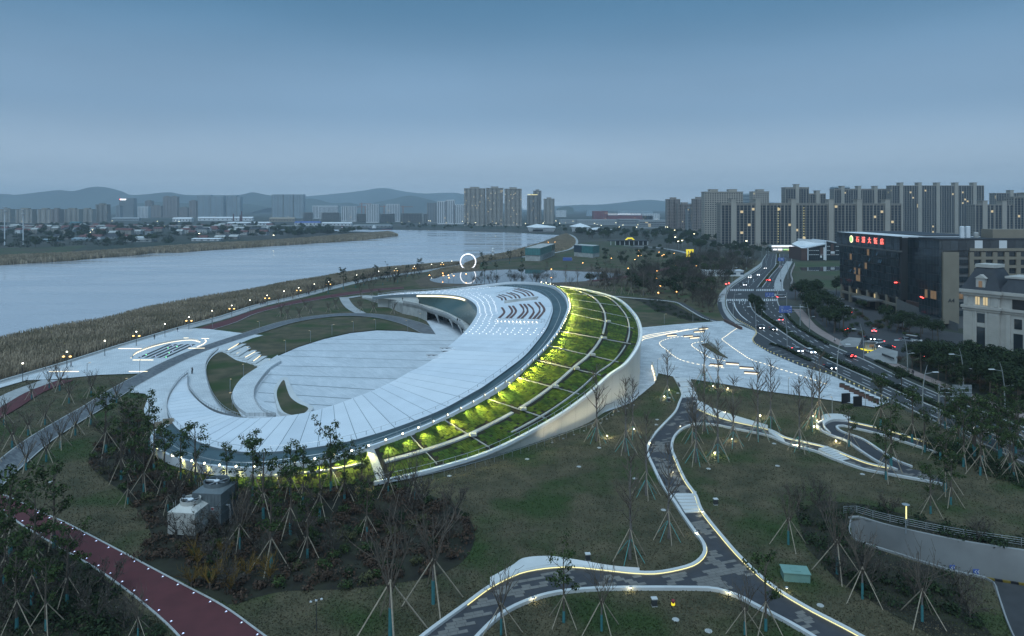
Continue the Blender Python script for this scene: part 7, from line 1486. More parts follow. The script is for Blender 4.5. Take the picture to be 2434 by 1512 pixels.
# ---- spike lights under the trees
sp = mk('spike_light'); m_ = MB(); m_.tube([(0, 0, 0), (0, 0, .3)], .04, 5); m_.build('spike', 'dark_metal', sp, False); m_ = MB(); m_.lathe((0, 0, .25), [(.08, 0), (.13, .08), (.13, .2), (.06, .26)], 8); m_.build('lamp', 'lamp_flood', sp, False); u7 = [False]
spd = bpy.data.lights.new('spike_glow', 'POINT'); spd.energy = 110; spd.color = (1, .9, .55); spd.shadow_soft_size = .15
for (x, y) in ((1443, 1041), (1506, 1024), (1591, 930), (1579, 946), (1723, 984), (1741, 1048), (1699, 1082), (1807, 992), (1695, 921), (1730, 927), (1932, 993), (1942, 1004), (1935, 1018), (1987, 1053), (1895, 1063)):
    o = tag(place(sp, u7, G(x, y), 0), 'bright spike light shining on the grass under a propped bare tree', 'light', 'spike lights under the trees'); l = bpy.data.objects.new('spike_glow', spd); COL.objects.link(l); l.location = G(x, y) + Vector((0, 0, .8))
# ---- track lights
tl_ = mk('track_light'); m_ = MB(); m_.box((0, 0, .1), (.13, .06, .05)); m_.build('lens', 'led_blue', tl_, False); m_ = MB(); m_.box((0, 0, .04), (.34, .2, .06)); m_.build('housing', 'steel', tl_, False); u8 = [False]
for side, E in ((0, t1r), (1, t2r)):
    for p in resample(offset(E, -.35 if side == 0 else .35), step=3.4):
        if 70 < p.y < 125 and p.x < -20: tag(place(tl_, u8, (p.x, p.y, .09), 1.0), 'small blue-white ground light on the edge of the red track', 'light', 'ground lights along the red track')
# ---- forecourt lights, benches, bollards
fc = bpy.data.objects['forecourt']
def rc(x, y): return (1521.3 + x * .2197, 570.5 + y * .2197)
dm = MB().box((0, 0, 0), (.95, .20, .06)).build('ground_light', 'led_warm'); dme = dm.data; bpy.data.objects.remove(dm)
for cv in ([(550, 1045), (420, 1055), (320, 1072), (245, 1095), (212, 1120), (225, 1150), (290, 1200), (360, 1260), (440, 1305), (520, 1330), (610, 1350), (680, 1362), (760, 1372), (850, 1385), (960, 1400)], [(670, 1108), (600, 1120), (560, 1138), (575, 1165), (620, 1195), (680, 1235), (740, 1275), (800, 1295), (880, 1310), (970, 1325)], [(1045, 965), (985, 1005), (940, 1040), (890, 1075), (900, 1095), (960, 1140), (1020, 1185), (1080, 1225), (1160, 1280), (1230, 1315), (1300, 1335), (1380, 1360), (1480, 1395), (1600, 1432), (1720, 1470), (1870, 1520), (2060, 1585)]):
    q = resample(cpx([rc(*p) for p in cv], 5), step=1.9)
    for a, b in zip(q, q[1:]):
        o = bpy.data.objects.new('ground_light', dme); COL.objects.link(o); o.parent = fc; o.location = (a.x, a.y, .275); o.rotation_euler = (0, 0, math.atan2((b - a).y, (b - a).x))
for cv in ([(-20, 1075), (20, 1058), (100, 1035), (250, 1010), (410, 988)], [(0, 1085), (30, 1068), (130, 1045), (300, 1020), (530, 972)], [(20, 1100), (50, 1080), (140, 1060), (350, 1015), (625, 963)]):
    q = cpx([rc(*p) for p in cv], 6); m_ = MB(); m_.slab([Vector((p.x, p.y, .31)) for p in q], [Vector((p.x, p.y, .31)) for p in offset(q, .2)], .05); m_.build('light_line', 'led_warm', fc)
def lit_bench(a, b, label, grp=None):
    a, b = G(*a, .25), G(*b, .25); c = (a + b) / 2; L_ = (b - a).length; th = thing('plaza_bench', label, 'bench', tuple(c), math.atan2((b - a).y, (b - a).x), grp)
    m_ = MB(); m_.box((0, 0, .5), (L_, .9, .12)); m_.build('seat', 'wood_brown', th, False); m_ = MB(); m_.box((0, .05, .22), (L_ * .92, .5, .44)); m_.build('plinth', 'kerb_white', th, False); m_ = MB(); m_.box((0, -.28, .12), (L_ * .94, .05, .2)); m_.build('light_strip', 'led_warm', th, False)
for k, (x0, x1, y) in enumerate(((635, 735, 966), (580, 690, 998), (285, 395, 1040), (470, 570, 1046), (535, 640, 1063))): lit_bench(rc(x0, y + 3), rc(x1, y - 4), 'dark slatted bench glowing underneath near the nested light lines of the forecourt', 'lit benches by the light lines')
for (x0, x1, y) in ((1880, 2010, 505), (2030, 2160, 492), (2160, 2300, 532), (2205, 2350, 580)): lit_bench((1217 + x0 * .25, 742.8 + y * .25 - .8), (1217 + x1 * .25, 742.8 + y * .25 + 1.6), 'long dark bench glowing underneath at the lawn side of the forecourt', 'lit benches by the lawn')
bo = mk('bollard'); m_ = MB(); m_.lathe((0, 0, 0), [(.16, 0), (.16, .75), (.1, .82)], 8); m_.build('post', 'kerb_grey', bo, False); m_ = MB(); m_.lathe((0, 0, .62), [(.165, 0), (.165, .1)], 8); m_.build('band', 'glow_gold', bo, False); u9 = [False]
for p in resample(cpx([(1752, 764), (1797, 791), (1789, 815), (1829, 841), (1900, 871), (1975, 894), (2050, 929), (2110, 954)], 4), step=2.3): tag(place(bo, u9, (p.x, p.y, .24), 0), 'stubby stone bollard with a yellow band along the kerb of the forecourt', 'bollard', 'bollards along the forecourt')
for k in range(8):
    p = G(1825.5 + (705 + 46 * k) * .25, 742.8 + (712 + 21 * k) * .25, .25); m_ = MB(); m_.box((0, 0, .45), (1.15, 1.0, .9)); m_.box((0, 0, .92), (1.25, 1.1, .08)); th = thing('planter_box', 'brown cubic planter box in the row at the end of the forecourt', 'planter', tuple(p), -.7, 'brown planter boxes'); m_.build('box', 'brick_brown', th, False); m_ = MB(); m_.box((0, 0, 1.0), (1.0, .85, .1)); m_.build('soil', 'soil', th, False)
a, b = G(*rc(915, 880), .25), G(*rc(1095, 970), .25); th = thing('planter_wall', 'long low brown planter wall at the upper corner of the forecourt', 'planter', tuple(a)); 
for k in range(9):
    p = a.lerp(b, (k + .5) / 9); m_ = MB(); m_.box(p + Vector((0, 0, .5)), ((b - a).length / 9 - .1, 1.0, 1.0), math.atan2((b - a).y, (b - a).x)); m_.build('segment', 'brick_brown', th)
wedge = P([rc(665, 1140), rc(725, 1132), rc(840, 1212), rc(950, 1292), rc(830, 1250)]); th = thing('grass_wedge', 'pointed grass wedge held by a pale wall in the forecourt', 'planter', tuple(wedge[0])); m_ = MB(); m_.prism([(p.x, p.y) for p in wedge], .2, .55); m_.build('lawn_bed', 'lawn', th)
wl = P([rc(727, 1130), rc(780, 1165), rc(842, 1212)]); m_ = MB(); m_.slab([Vector((p.x, p.y, 1.5)) for p in wl], [Vector((p.x + .4, p.y + .2, 1.5)) for p in wl], 1.4); m_.build('wall', 'concrete', th)
for (x, y, lb) in ((740, 865, 'black display panel on the lawn edge beside the looping path'), (852, 895, 'second black display panel on the lawn edge, nearer the boulevard')):
    p = G(1825.5 + x * .25, 742.8 + y * .25); th = thing('display_panel', lb, 'panel', tuple(p), .2); m_ = MB(); m_.box((0, 0, 1.25), (2.3, .2, 2.5)); m_.build('screen', 'black', th, False); m_ = MB(); m_.box((0, 0, .06), (2.5, .5, .12)); m_.build('base', 'dark_metal', th, False)
# riverside plaza light lines, dark bars
rpz = bpy.data.objects['riverside_plaza']
def r21(x, y): return (x * .25, 742.8 + y * .25)
for cv in ([(1250, 442), (1270, 415), (1320, 385), (1450, 335), (1600, 297), (1720, 278), (1820, 272), (1900, 290)], [(1945, 268), (1955, 280), (1935, 305), (1870, 336)], [(1125, 352), (1375, 352)], [(1790, 349), (1945, 349)], [(1260, 462), (1455, 462)], [(1225, 572), (1400, 572)], [(465, 572), (745, 572)], [(1745, 251), (1790, 251)], [(1915, 256), (1985, 256)]):
    q = cpx([r21(*p) for p in cv], 5); m_ = MB(); m_.slab([Vector((p.x, p.y, .36)) for p in q], [Vector((p.x, p.y, .36)) for p in offset(q, .26)], .1); m_.build('light_line', 'led_warm', rpz)
q = cpx([r21(*p) for p in [(1236, 442), (1258, 410), (1310, 378), (1445, 325), (1600, 287), (1720, 268), (1820, 262), (1905, 280)]], 5); m_ = MB(); m_.slab([Vector((p.x, p.y, .7)) for p in q], [Vector((p.x, p.y, .7)) for p in offset(q, -.5)], .5); m_.build('arc_kerb', 'kerb_white', rpz)
for k in range(5):
    a, b = G(*r21(1325 + 61 * k, 438)), G(*r21(1620 + 57 * k, 309)); t = (b - a).normalized(); n_ = Vector((-t.y, t.x, 0)) * .55; m_ = MB(); m_.slab([Vector((*(a - n_).xy, .27)), Vector((*(b - n_).xy, .27))], [Vector((*(a + n_).xy, .27)), Vector((*(b + n_).xy, .27))], .02); m_.build('fountain_grate', 'asphalt_dark', rpz)
    for j in range(2):
        p = a.lerp(b, rl_.random()); m_ = MB(); m_.box((p.x, p.y, .3), (.25, .25, .06)); m_.build('fountain_light', 'led_blue' if j % 2 else 'lamp_green', rpz)
# ---- traffic signs and lights
def sign_text(parent, items, base, mtl='paint_white'):
    for (dx, dz, w, h) in items: m_ = MB(); m_.box((base[0] + dx, base[1], base[2] + dz), (w, .04, h)); m_.build('sign_mark', mtl, parent)
def arrow_up(x, z, L_): return [(x, z, .16, L_), (x, z + L_ / 2, .5, .14), (x, z + L_ / 2 + .16, .28, .14)]
b = G(1902, 776); Y = b.y; x0, x1 = DX(1852, Y), DX(1882, Y); z0, z1 = ZT(743.5, Y), ZT(727, Y); th = thing('direction_sign', 'large blue direction sign with white arrows on a three-bar arm over the boulevard', 'sign', tuple(b))
m_ = MB(); m_.tube([b, (b.x, b.y, z1 + .6)], [.22, .18], 8); m_.build('post', 'pole_grey', th)
for z in (z0 + .4, (z0 + z1) / 2, z1 - .4): m_ = MB(); m_.tube([(b.x, b.y + .1, z), (x0 + .3, b.y + .1, z)], .08, 5); m_.build('arm', 'pole_grey', th)
m_ = MB(); m_.bbox(x0, x1, Y - .12, Y - .02, z0, z1); m_.build('panel', 'sign_blue', th)
w_ = x1 - x0; h_ = z1 - z0; bs = (x0, Y - .16, z0)
sign_text(th, arrow_up(w_ * .22, h_ * .3, .9) + [(w_ * .22 + dx, h_ * zz, .2, .17) for dx in (-.4, 0, .4) for zz in (.86, .7)] + [(w_ * .36 + .22 * k, h_ * .3, .14, .12) for k in range(3)] + [(w_ * .62, h_ * .28, .6, .14), (w_ * .62 + .34, h_ * .28, .14, .36)] + [(w_ * .78 + .32 * k, h_ * zz, .2, .17) for k in range(3) for zz in (.46, .16)] + [(w_ * .93, h_ * .88, .5, .4)] + [(w_ * .42, h_ * .4, .9, .04), (w_ * .42, h_ * .2, .9, .04)], bs)
b = G(1870, 733); Y = b.y; x0, x1 = DX(1819, Y), DX(1840, Y); z0, z1 = ZT(706, Y), ZT(695.5, Y); th = thing('lane_sign', 'blue lane sign with three white arrows on a long mast arm at the crossing', 'sign', tuple(b)); m_ = MB(); m_.tube([b, (b.x, b.y, z1)], [.2, .16], 8); m_.build('post', 'pole_grey', th); m_ = MB(); m_.tube([(b.x, b.y + .1, (z0 + z1) / 2), (x1 - .2, b.y + .1, (z0 + z1) / 2)], .1, 5); m_.build('arm', 'pole_grey', th); m_ = MB(); m_.bbox(x0, x1, Y - .12, Y, z0, z1); m_.build('panel', 'sign_blue', th); w_ = x1 - x0; h_ = z1 - z0
sign_text(th, arrow_up(w_ * .18, h_ * .5, .8) + [(w_ * .10, h_ * .5, .3, .12)] + arrow_up(w_ * .5, h_ * .5, .8) + [(w_ * .75, h_ * .45, .12, .8), (w_ * .82, h_ * .72, .5, .12), (w_ * .9, h_ * .72, .12, .3)] + [(w_ * .36, h_ * .12, .9, .24), (w_ * .82, h_ * .12, .9, .24)], (x0, Y - .16, z0))
m_ = MB(); m_.bbox(x1 + .15, x1 + 1.0, Y - .12, Y, z0 + .5, z1 - .6); m_.build('side_plate', 'paint_white', th)
b = G(2232, 1005); Y = b.y; x0, x1 = DX(2264, Y), DX(2310, Y); z0, z1 = ZT(944, Y), ZT(915, Y); th = thing('gantry_sign', 'large grey sign panel seen from behind on a three-bar arm over the boulevard', 'sign', tuple(b)); m_ = MB(); m_.tube([b, (b.x, b.y, z1 + .2)], [.24, .2], 8); m_.build('post', 'pole_grey', th)
for k in range(3): z = z0 + .15 + (z1 - z0 - 1.0) * k / 2; m_ = MB(); m_.tube([(b.x, b.y - .1, z), (x1 - .1, b.y - .1, z)], .09, 6); m_.build('arm', 'steel', th)
m_ = MB(); m_.bbox(x0, x1, Y + .02, Y + .12, z0, z1); m_.build('panel', 'pole_grey', th)
for k in range(4): m_ = MB(); m_.bbox(x0 + (x1 - x0) * (k + .4) / 4, x0 + (x1 - x0) * (k + .4) / 4 + .12, Y - .04, Y + .01, z0, z1); m_.build('rib', 'steel', th)
b = G(1868, 625); Y = b.y; x0, x1 = DX(1849, Y), DX(1864, Y); z0, z1 = ZT(620.5, Y), ZT(612.5, Y); th = thing('direction_sign', 'distant blue direction sign over the far end of the boulevard', 'sign', tuple(b)); m_ = MB(); m_.tube([b, (b.x, b.y, z1)], .2, 6); m_.build('post', 'pole_grey', th); m_ = MB(); m_.bbox(x0, x1, Y - .1, Y, z0, z1); m_.build('panel', 'sign_blue', th); m_ = MB(); m_.tube([(b.x, b.y, z1 - 1), (x0, b.y, z1 - 1)], .1, 5); m_.build('arm', 'pole_grey', th); sign_text(th, arrow_up((x1 - x0) * .3, (z1 - z0) * .45, 1.4) + [((x1 - x0) * .65, (z1 - z0) * zz, 2, .3) for zz in (.7, .4)], (x0, Y - .14, z0))
for (x, y, arm, lb) in ((1727, 701, 36, 'traffic light showing red on a mast arm over the near side of the crossing'), (1857, 690, -28, 'traffic light glowing red on a mast arm over the far carriageway'), (1732, 690, 0, 'short traffic light post showing red at the corner of the pavement'), (1900, 697, 0, 'traffic light post glowing red beside the vacant lot')):
    b = G(x, y); th = thing('traffic_light', lb, 'traffic light', tuple(b)); Hh = 5.6 if arm else 3.6; m_ = MB(); m_.tube([b, (b.x, b.y, Hh)], .12, 6); m_.build('post', 'pole_grey', th); xe = b.x + arm * b.y / F
    if arm: m_ = MB(); m_.tube([(b.x, b.y, Hh - .2), (xe, b.y, Hh - .1)], .08, 5); m_.build('arm', 'pole_grey', th)
    for xx in ((b.x - .4, xe, xe - .12 * (xe - b.x)) if arm else (b.x,)): m_ = MB(); m_.box((xx, b.y - .15, Hh), (.5, .35, 1.4)); m_.build('signal_box', 'black', th)
    m_ = MB(); m_.lathe((b.x - .4 if arm > 0 else (xe if arm else b.x), b.y - .5, Hh + .1), [(.05, 0), (.42, .15), (.42, .5), (.05, .65)], 8); m_.build('red_lamp', 'lamp_red', th)
# red site hoarding
hp = cpx([(1889, 632), (1880, 655), (1884, 670), (1881, 685), (1906, 689), (1920, 690)], 4); th = thing('site_hoarding', 'dull red hoarding round the vacant lot with pale posts', 'fence', tuple(hp[0])); q = resample(hp, step=5)
for a, b in zip(q, q[1:]): m_ = MB(); m_.slab([a + Vector((0, 0, 2.2)), b + Vector((0, 0, 2.2))], [a + Vector((.1, .1, 2.2)), b + Vector((.1, .1, 2.2))], 2.2); m_.build('panel', 'brick_red', th); m_ = MB(); m_.box(a + Vector((-.1, -.15, 1.2)), (.3, .2, 2.4)); m_.build('post', 'tower_white', th)
# ---- cars
CARM = {}
for nm, c in (('white', (.72, .73, .75)), ('dark', (.025, .027, .032)), ('grey', (.28, .30, .32)), ('silver', (.5, .52, .54)), ('blue', (.05, .07, .14))): mat('car_' + nm, c, .28, .2, coat=.6)
mat('tyre', (.015, .015, .015), .8); mat('car_glass', (.012, .016, .02), .08, spec=.8); emit('lamp_faint_glow', (1, .1, .1), .25, (.3, .02, .02)); emit('head_faint_glow', (1, 1, 1), .1, (.6, .6, .6))  # unlit car lamps are given a faint glow of their own
def make_car(colr, kind, lights):
    L_, W_, Hc = (4.6, 1.8, 1.45) if kind == 'car' else ((4.7, 1.9, 1.7) if kind == 'suv' else (5.1, 1.9, 2.0)); root = mk('parked_car' if lights == 'off' else 'car')
    m_ = MB(); prof = [(-L_ / 2, .35), (-L_ / 2 + .05, .78), (-L_ * .28, .92), (L_ * .2, .9), (L_ / 2 - .25, .78), (L_ / 2, .6), (L_ / 2 - .02, .3)]; n = len(prof)
    vs = []
    for s_, k_ in ((-1, .93), (-1, 1.0), (1, 1.0), (1, .93)):
        for (x, z) in prof: vs.append((x * (.985 if k_ < 1 else 1), s_ * W_ / 2 * (1 if k_ == 1 else 1.0) * (1.0 if k_ == 1 else 1.0), z * (1.0 if k_ == 1 else 1.0)))
    vs = [(x, -W_ / 2, z) for x, z in prof] + [(x, W_ / 2, z) for x, z in prof]; m_.add(vs, [tuple(range(n)), tuple(range(2 * n - 1, n - 1, -1))] + [(i, (i + 1) % n, n + (i + 1) % n, n + i) for i in range(n)]); body = m_.build('body', 'car_' + colr, root, False)
    cb_ = {'car': [(-L_ * .38, .86), (-L_ * .24, Hc), (L_ * .08, Hc), (L_ * .27, .88)], 'suv': [(-L_ * .48, .86), (-L_ * .42, Hc), (L_ * .08, Hc), (L_ * .26, .88)], 'van': [(-L_ * .49, .86), (-L_ * .47, Hc), (L_ * .22, Hc), (L_ * .42, .86)]}[kind]
    m_ = MB(); w0, w1 = W_ / 2 - .06, W_ / 2 - .28; vs = [(x, -(w0 if z < 1 else w1), z) for x, z in cb_] + [(x, (w0 if z < 1 else w1), z) for x, z in cb_]; m_.add(vs, [(0, 1, 2, 3), (7, 6, 5, 4), (0, 4, 5, 1), (2, 6, 7, 3)]); m_.build('windows', 'car_glass', root, False)
    m_ = MB(); m_.box(((cb_[1][0] + cb_[2][0]) / 2, 0, Hc), (cb_[2][0] - cb_[1][0] + .12, W_ - .5, .07)); m_.build('roof', 'car_' + colr, root, False)
    for x in (-L_ * .31, L_ * .31):
        for s_ in (-1, 1):
            m_ = MB(); m_.tube([(x, s_ * (W_ / 2 - .2), .33), (x, s_ * (W_ / 2 + .02), .33)], .33, 10); wh = m_.build('wheel', 'tyre', root, False); m_ = MB(); m_.tube([(x, s_ * (W_ / 2 + .01), .33), (x, s_ * (W_ / 2 + .05), .33)], .2, 8); m_.build('rim', 'steel', wh, False)
    for s_ in (-1, 1):
        m_ = MB(); m_.box((L_ / 2 - .06, s_ * W_ * .37, .66), (.16, .36, .18)); m_.build('headlight', 'head_light' if lights in ('head', 'both') else 'head_faint_glow', root, False); m_ = MB(); m_.box((-L_ / 2 + .0, s_ * W_ * .37, .76), (.12, .42, .18)); m_.build('tail_light', 'tail_light' if lights in ('tail', 'both') else 'lamp_faint_glow', root, False)
    if lights == 'tail': m_ = MB(); m_.box((-L_ * .36, 0, 1.1), (.1, .6, .06)); m_.build('brake_light', 'tail_light', root, False)
    return root
CP = {}
def near_tan(E, p):
    j = min(range(1, len(E) - 1), key=lambda k: (E[k] - p).length); t = (E[j + 1] - E[j - 1]); return math.atan2(t.y, t.x)
def car(x, y, colr, kind, lights, label, ang=None, away=False, group=None):
    p = G(x, y, .08); key = (colr, kind, lights)
    if key not in CP: CP[key] = (make_car(*key), [False])
    if ang is None: ang = near_tan(LE if not away else RE, p) + (math.pi if away else 0)
    o = place(CP[key][0], CP[key][1], p, ang); tag(o, label, 'car', group); return o
for a in ((1772, 679, 'dark', 'car', 'head', 'dark car with headlights on just above the crossing'), (1783, 661, 'white', 'van', 'head', 'white minivan with headlights on beside the bare trees'), (1803.6, 655, 'white', 'car', 'head', 'white car with headlights on next to the median hedge'), (1819.5, 639, 'dark', 'car', 'head', 'dark car with headlights on at the far bend of the boulevard'), (1807, 781, 'dark', 'car', 'head', 'dark car with bright headlights beside the bow-shaped lamp at the forecourt corner'), (1837.7, 785, 'dark', 'car', 'head', 'dark car with headlights hugging the median above the parking bays'), (1895.5, 836, 'grey', 'car', 'both', 'dark grey car passing the island hedge'), (1925.5, 839, 'white', 'car', 'head', 'white car with very bright headlights beside the dark grey one'), (1973, 877, 'dark', 'car', 'head', 'dark car with headlights beside the bollards'), (2305, 1016, 'dark', 'car', 'head', 'dark car with headlights below the grey sign panel')): car(*a)
for a in ((1855, 636, 'white', 'car', 'off', 'white car at the far end of the right carriageway'), (1825, 668, 'dark', 'car', 'tail', 'dark car with red tail lights leaving the crossing'), (1855, 762, 'silver', 'suv', 'tail', 'pale car with glowing red tail lights under the blue direction sign'), (2020, 849, 'dark', 'car', 'tail', 'dark car with red tail lights at the hotel entrance')): car(*a, away=True)
car(1858, 709, 'white', 'suv', 'both', 'white car crossing the junction sideways', ang=.1)
for a in ((1996, 713, 'white', 'car', .4, 'off', 'white car parked under the hotel front by the hedge'), (1990, 727, 'white', 'car', .2, 'off', 'white car parked at the end of the hotel parking row'), (2001, 731, 'dark', 'car', .2, 'off', 'dark car parked between two white cars of the hotel row'), (2016, 736, 'white', 'suv', .2, 'off', 'white SUV parked nearest the hotel entrance'), (2010.5, 746, 'white', 'car', .1 + math.pi, 'both', 'white car with lights on in the hotel car park aisle'), (1965, 741, 'white', 'car', 1.2, 'off', 'white car parked behind the dark round trees'), (1974, 749, 'silver', 'car', 1.2, 'off', 'silver car parked behind the dark round trees'), (2079, 789, 'white', 'car', 1.0, 'tail', 'white car with red tail lights on the hotel drive'), (2022, 787, 'dark', 'car', .6, 'tail', 'dark car with red tail lights beside the entrance gate'), (2088, 817, 'white', 'car', .5 + math.pi, 'both', 'white car with lights on beside the gate hut'), (2155.5, 812, 'grey', 'car', -1.0, 'off', 'grey car parked beside the white van'), (2172, 811, 'white', 'van', -1.0, 'off', 'white van parked beside the grey car'), (2108, 829, 'dark', 'car', math.pi, 'both', 'dark car waiting behind the clipped shrubs'), (2195.5, 850, 'dark', 'suv', 1.4, 'tail', 'dark car with tail lights under the lone tree by the drive'), (2067, 808, 'dark', 'car', -1.6, 'head', 'dark car with headlights coming down the hotel drive')): car(a[0], a[1], a[2], a[3], a[5], a[6], ang=a[4])
mat('concrete_dull', (.24, .24, .235), .85, var=.15, scale=.2)
# gate hut and stone signs at the hotel entrance
p = G(2068, 832); th = thing('gate_hut', 'small grey gate hut on a yellow kerb at the hotel entrance', 'hut', tuple(p)); m_ = MB(); m_.box((0, 0, 1.3), (2.6, 2.0, 2.6)); m_.build('wall', 'concrete', th, False); m_ = MB(); m_.box((0, 0, 2.7), (3.2, 2.6, .25)); m_.build('roof', 'grey_cladding', th, False); m_ = MB(); m_.box((0, -1.03, 1.6), (1.6, .05, .9)); m_.build('window', 'window_lit_dim', th, False); m_ = MB(); m_.box((0, 0, .1), (5.2, 3.2, .18)); m_.build('kerb', 'glow_gold', th, False)
th = thing('stone_sign', 'sloping pale stone wedge with raised grey letters beside the hotel entrance', 'sign', tuple(G(2110, 856))); W1 = [G(2052, 845), G(2095, 838), G(2134, 850), G(2132, 868), G(2090, 862)]
m_ = MB(); m_.add([(p.x, p.y, .1) for p in W1] + [(W1[0].x, W1[0].y, .2), (W1[1].x, W1[1].y, 1.9), (W1[2].x, W1[2].y, 2.0), (W1[3].x, W1[3].y, .3), (W1[4].x, W1[4].y, .3)], [(5, 6, 7, 8, 9)] + [(i, (i + 1) % 5, 5 + (i + 1) % 5, 5 + i) for i in range(5)]); m_.build('wedge', 'concrete_dull', th)
for k in range(9):
    p = G(2098 + 3.2 * k, 852 + 1.3 * k); m_ = MB(); m_.box((p.x, p.y, 1.35), (.42, .5 if k % 2 else .62, .5), -.5); m_.build('letter', 'dark_metal', th)
th = thing('stone_sign', 'low tilted pale stone slab on the other side of the hotel entrance', 'sign', tuple(G(2020, 818))); W1 = [G(1995, 815), G(2018, 812), G(2048, 815), G(2040, 826), G(2008, 826)]; m_ = MB(); m_.add([(p.x, p.y, .1) for p in W1] + [(p.x, p.y, z) for p, z in zip(W1, (.3, 1.6, 1.6, .3, .2))], [(5, 6, 7, 8, 9)] + [(i, (i + 1) % 5, 5 + (i + 1) % 5, 5 + i) for i in range(5)]); m_.build('slab', 'concrete_dull', th)
mat('galvanised', (.17, .195, .205), .5, .3, var=.12, scale=.8); mat('cream_casing', (.52, .50, .46), .6, var=.08, scale=.8)
# ---- cooling towers
def cooling(px, w, d, h, rz, wallm, label, rr, trunc, extra):
    p = G(*px); th = thing('cooling_tower', label, 'cooling tower', tuple(p), rz)
    m_ = MB(); m_.box((0, 0, .35 + (h - .4) / 2 + .35), (w, d, h - .4)); m_.build('casing', wallm, th, False)
    for k in range(int(w / .55)): m_ = MB(); m_.box((-w / 2 + .3 + .55 * k, -d / 2 - .02, .5 + h / 2), (.05, .05, h - .5)); m_.build('casing_rib', wallm, th, False)
    for z in (h * .45, h * .72): m_ = MB(); m_.box((0, 0, z), (w + .12, d + .12, .09)); m_.build('band', wallm, th, False)
    for k in range(5): m_ = MB(); m_.box((-w / 2 + w * (k + .5) / 5, -d / 2 - .03, .35), (w / 5 - .12, .08, .5)); m_.build('louvre', 'black', th, False)
    z0 = h + .3; n = 20; m_ = MB(); V = [(-w / 2, -d / 2, z0), (w / 2, -d / 2, z0), (w / 2, d / 2, z0), (-w / 2, d / 2, z0)]; cy = d * .08
    ringv = [(rr * 1.02 * math.cos(2 * math.pi * k / n), cy + rr * 1.02 * math.sin(2 * math.pi * k / n), z0 + trunc) for k in range(n)]
    sq = []
    for k in range(n):
        a = 2 * math.pi * k / n; c_, s_ = math.cos(a), math.sin(a); t = 1 / max(abs(c_), abs(s_)); sq.append((c_ * t * w / 2, s_ * t * d / 2, z0))
    m_.add(sq + ringv, [(k, (k + 1) % n, n + (k + 1) % n, n + k) for k in range(n)]); m_.build('top_cover', wallm, th, False)
    m_ = MB(); vs = []
    for (r_, z) in ((rr, 0), (rr, .55), (rr * 1.06, .58), (rr * 1.06, 0)): vs.append((r_, z))
    V = []; 
    for r_, z in vs:
        for k in range(n): V.append((r_ * math.cos(2 * math.pi * k / n), cy + r_ * math.sin(2 * math.pi * k / n), z0 + trunc + z))
    m_.add(V, [(i * n + k, i * n + (k + 1) % n, (i + 1) * n + (k + 1) % n, (i + 1) * n + k) for i in range(3) for k in range(n)]); m_.build('fan_ring', wallm, th, False)
    m_ = MB(); m_.add([(rr * .99 * math.cos(2 * math.pi * k / n), cy + rr * .99 * math.sin(2 * math.pi * k / n), z0 + trunc + .06) for k in range(n)], [tuple(range(n))]); m_.build('fan_well', 'black', th, False)
    for k in range(6): m_ = MB(); a = k * math.pi / 3; m_.box((rr * .5 * math.cos(a), cy + rr * .5 * math.sin(a), z0 + trunc + .25), (rr * .9, .22, .04), a); m_.build('fan_blade', 'steel', th, False)
    m_ = MB(); m_.lathe((0, cy, z0 + trunc + .35), [(.42, 0), (.42, .16), (.3, .2)], 12); m_.build('hub', 'white_metal', th, False); m_ = MB(); m_.lathe((-rr * .95, cy + .3, z0 + trunc + .4), [(.22, 0), (.22, .45), (.1, .5)], 8); m_.build('motor', 'dark_metal', th, False)
    m_ = MB(); m_.box((-rr * .5, cy + .15, z0 + trunc + .45), (rr, .3, .1)); m_.build('drive_beam', 'white_metal', th, False)
    m_ = MB()
    for s_ in (-.25, .25): m_.tube([(-w / 2 - .25, s_, .2), (-w / 2 - .25, s_, h + 1.0)], .035, 4)
    for k in range(int(h / .35)): m_.tube([(-w / 2 - .25, -.25, .4 + .35 * k), (-w / 2 - .25, .25, .4 + .35 * k)], .02, 3)
    m_.build('ladder', 'steel', th, False)
    m_ = MB(); m_.tube([(w / 2, -d * .2, h * .62), (w / 2 + .5, -d * .2, h * .62), (w / 2 + .65, -d * .2, h * .5), (w / 2 + .65, -d * .2, .3)], .16, 8); m_.build('pipe', 'steel', th, False)
    if extra: m_ = MB(); m_.box((w * .22, -d / 2 - .03, h * .62), (.55, .03, .5)); pn = m_.build('notice', 'paint_white', th, False); m_ = MB(); m_.box((w * .22, -d / 2 - .06, h * .62), (.4, .02, .36)); m_.build('red_mark', 'brick_red', th, False); m_ = MB(); m_.box((w * .2, -d / 2 - .02, h * .18), (w * .42, .05, h * .26)); m_.build('inlet', 'black', th, False)
    return th
cooling((450, 1268), 4.2, 4.0, 3.6, -.12, 'cream_casing', 'cream square cooling tower with a round fan top among the trees', 1.35, .55, False); cooling((512, 1240), 4.6, 5.0, 5.0, -.12, 'galvanised', 'taller grey steel cooling tower with a red notice behind the cream one', 1.8, .35, True)
mat('paint_yellow', (.20, .14, .02), .7)
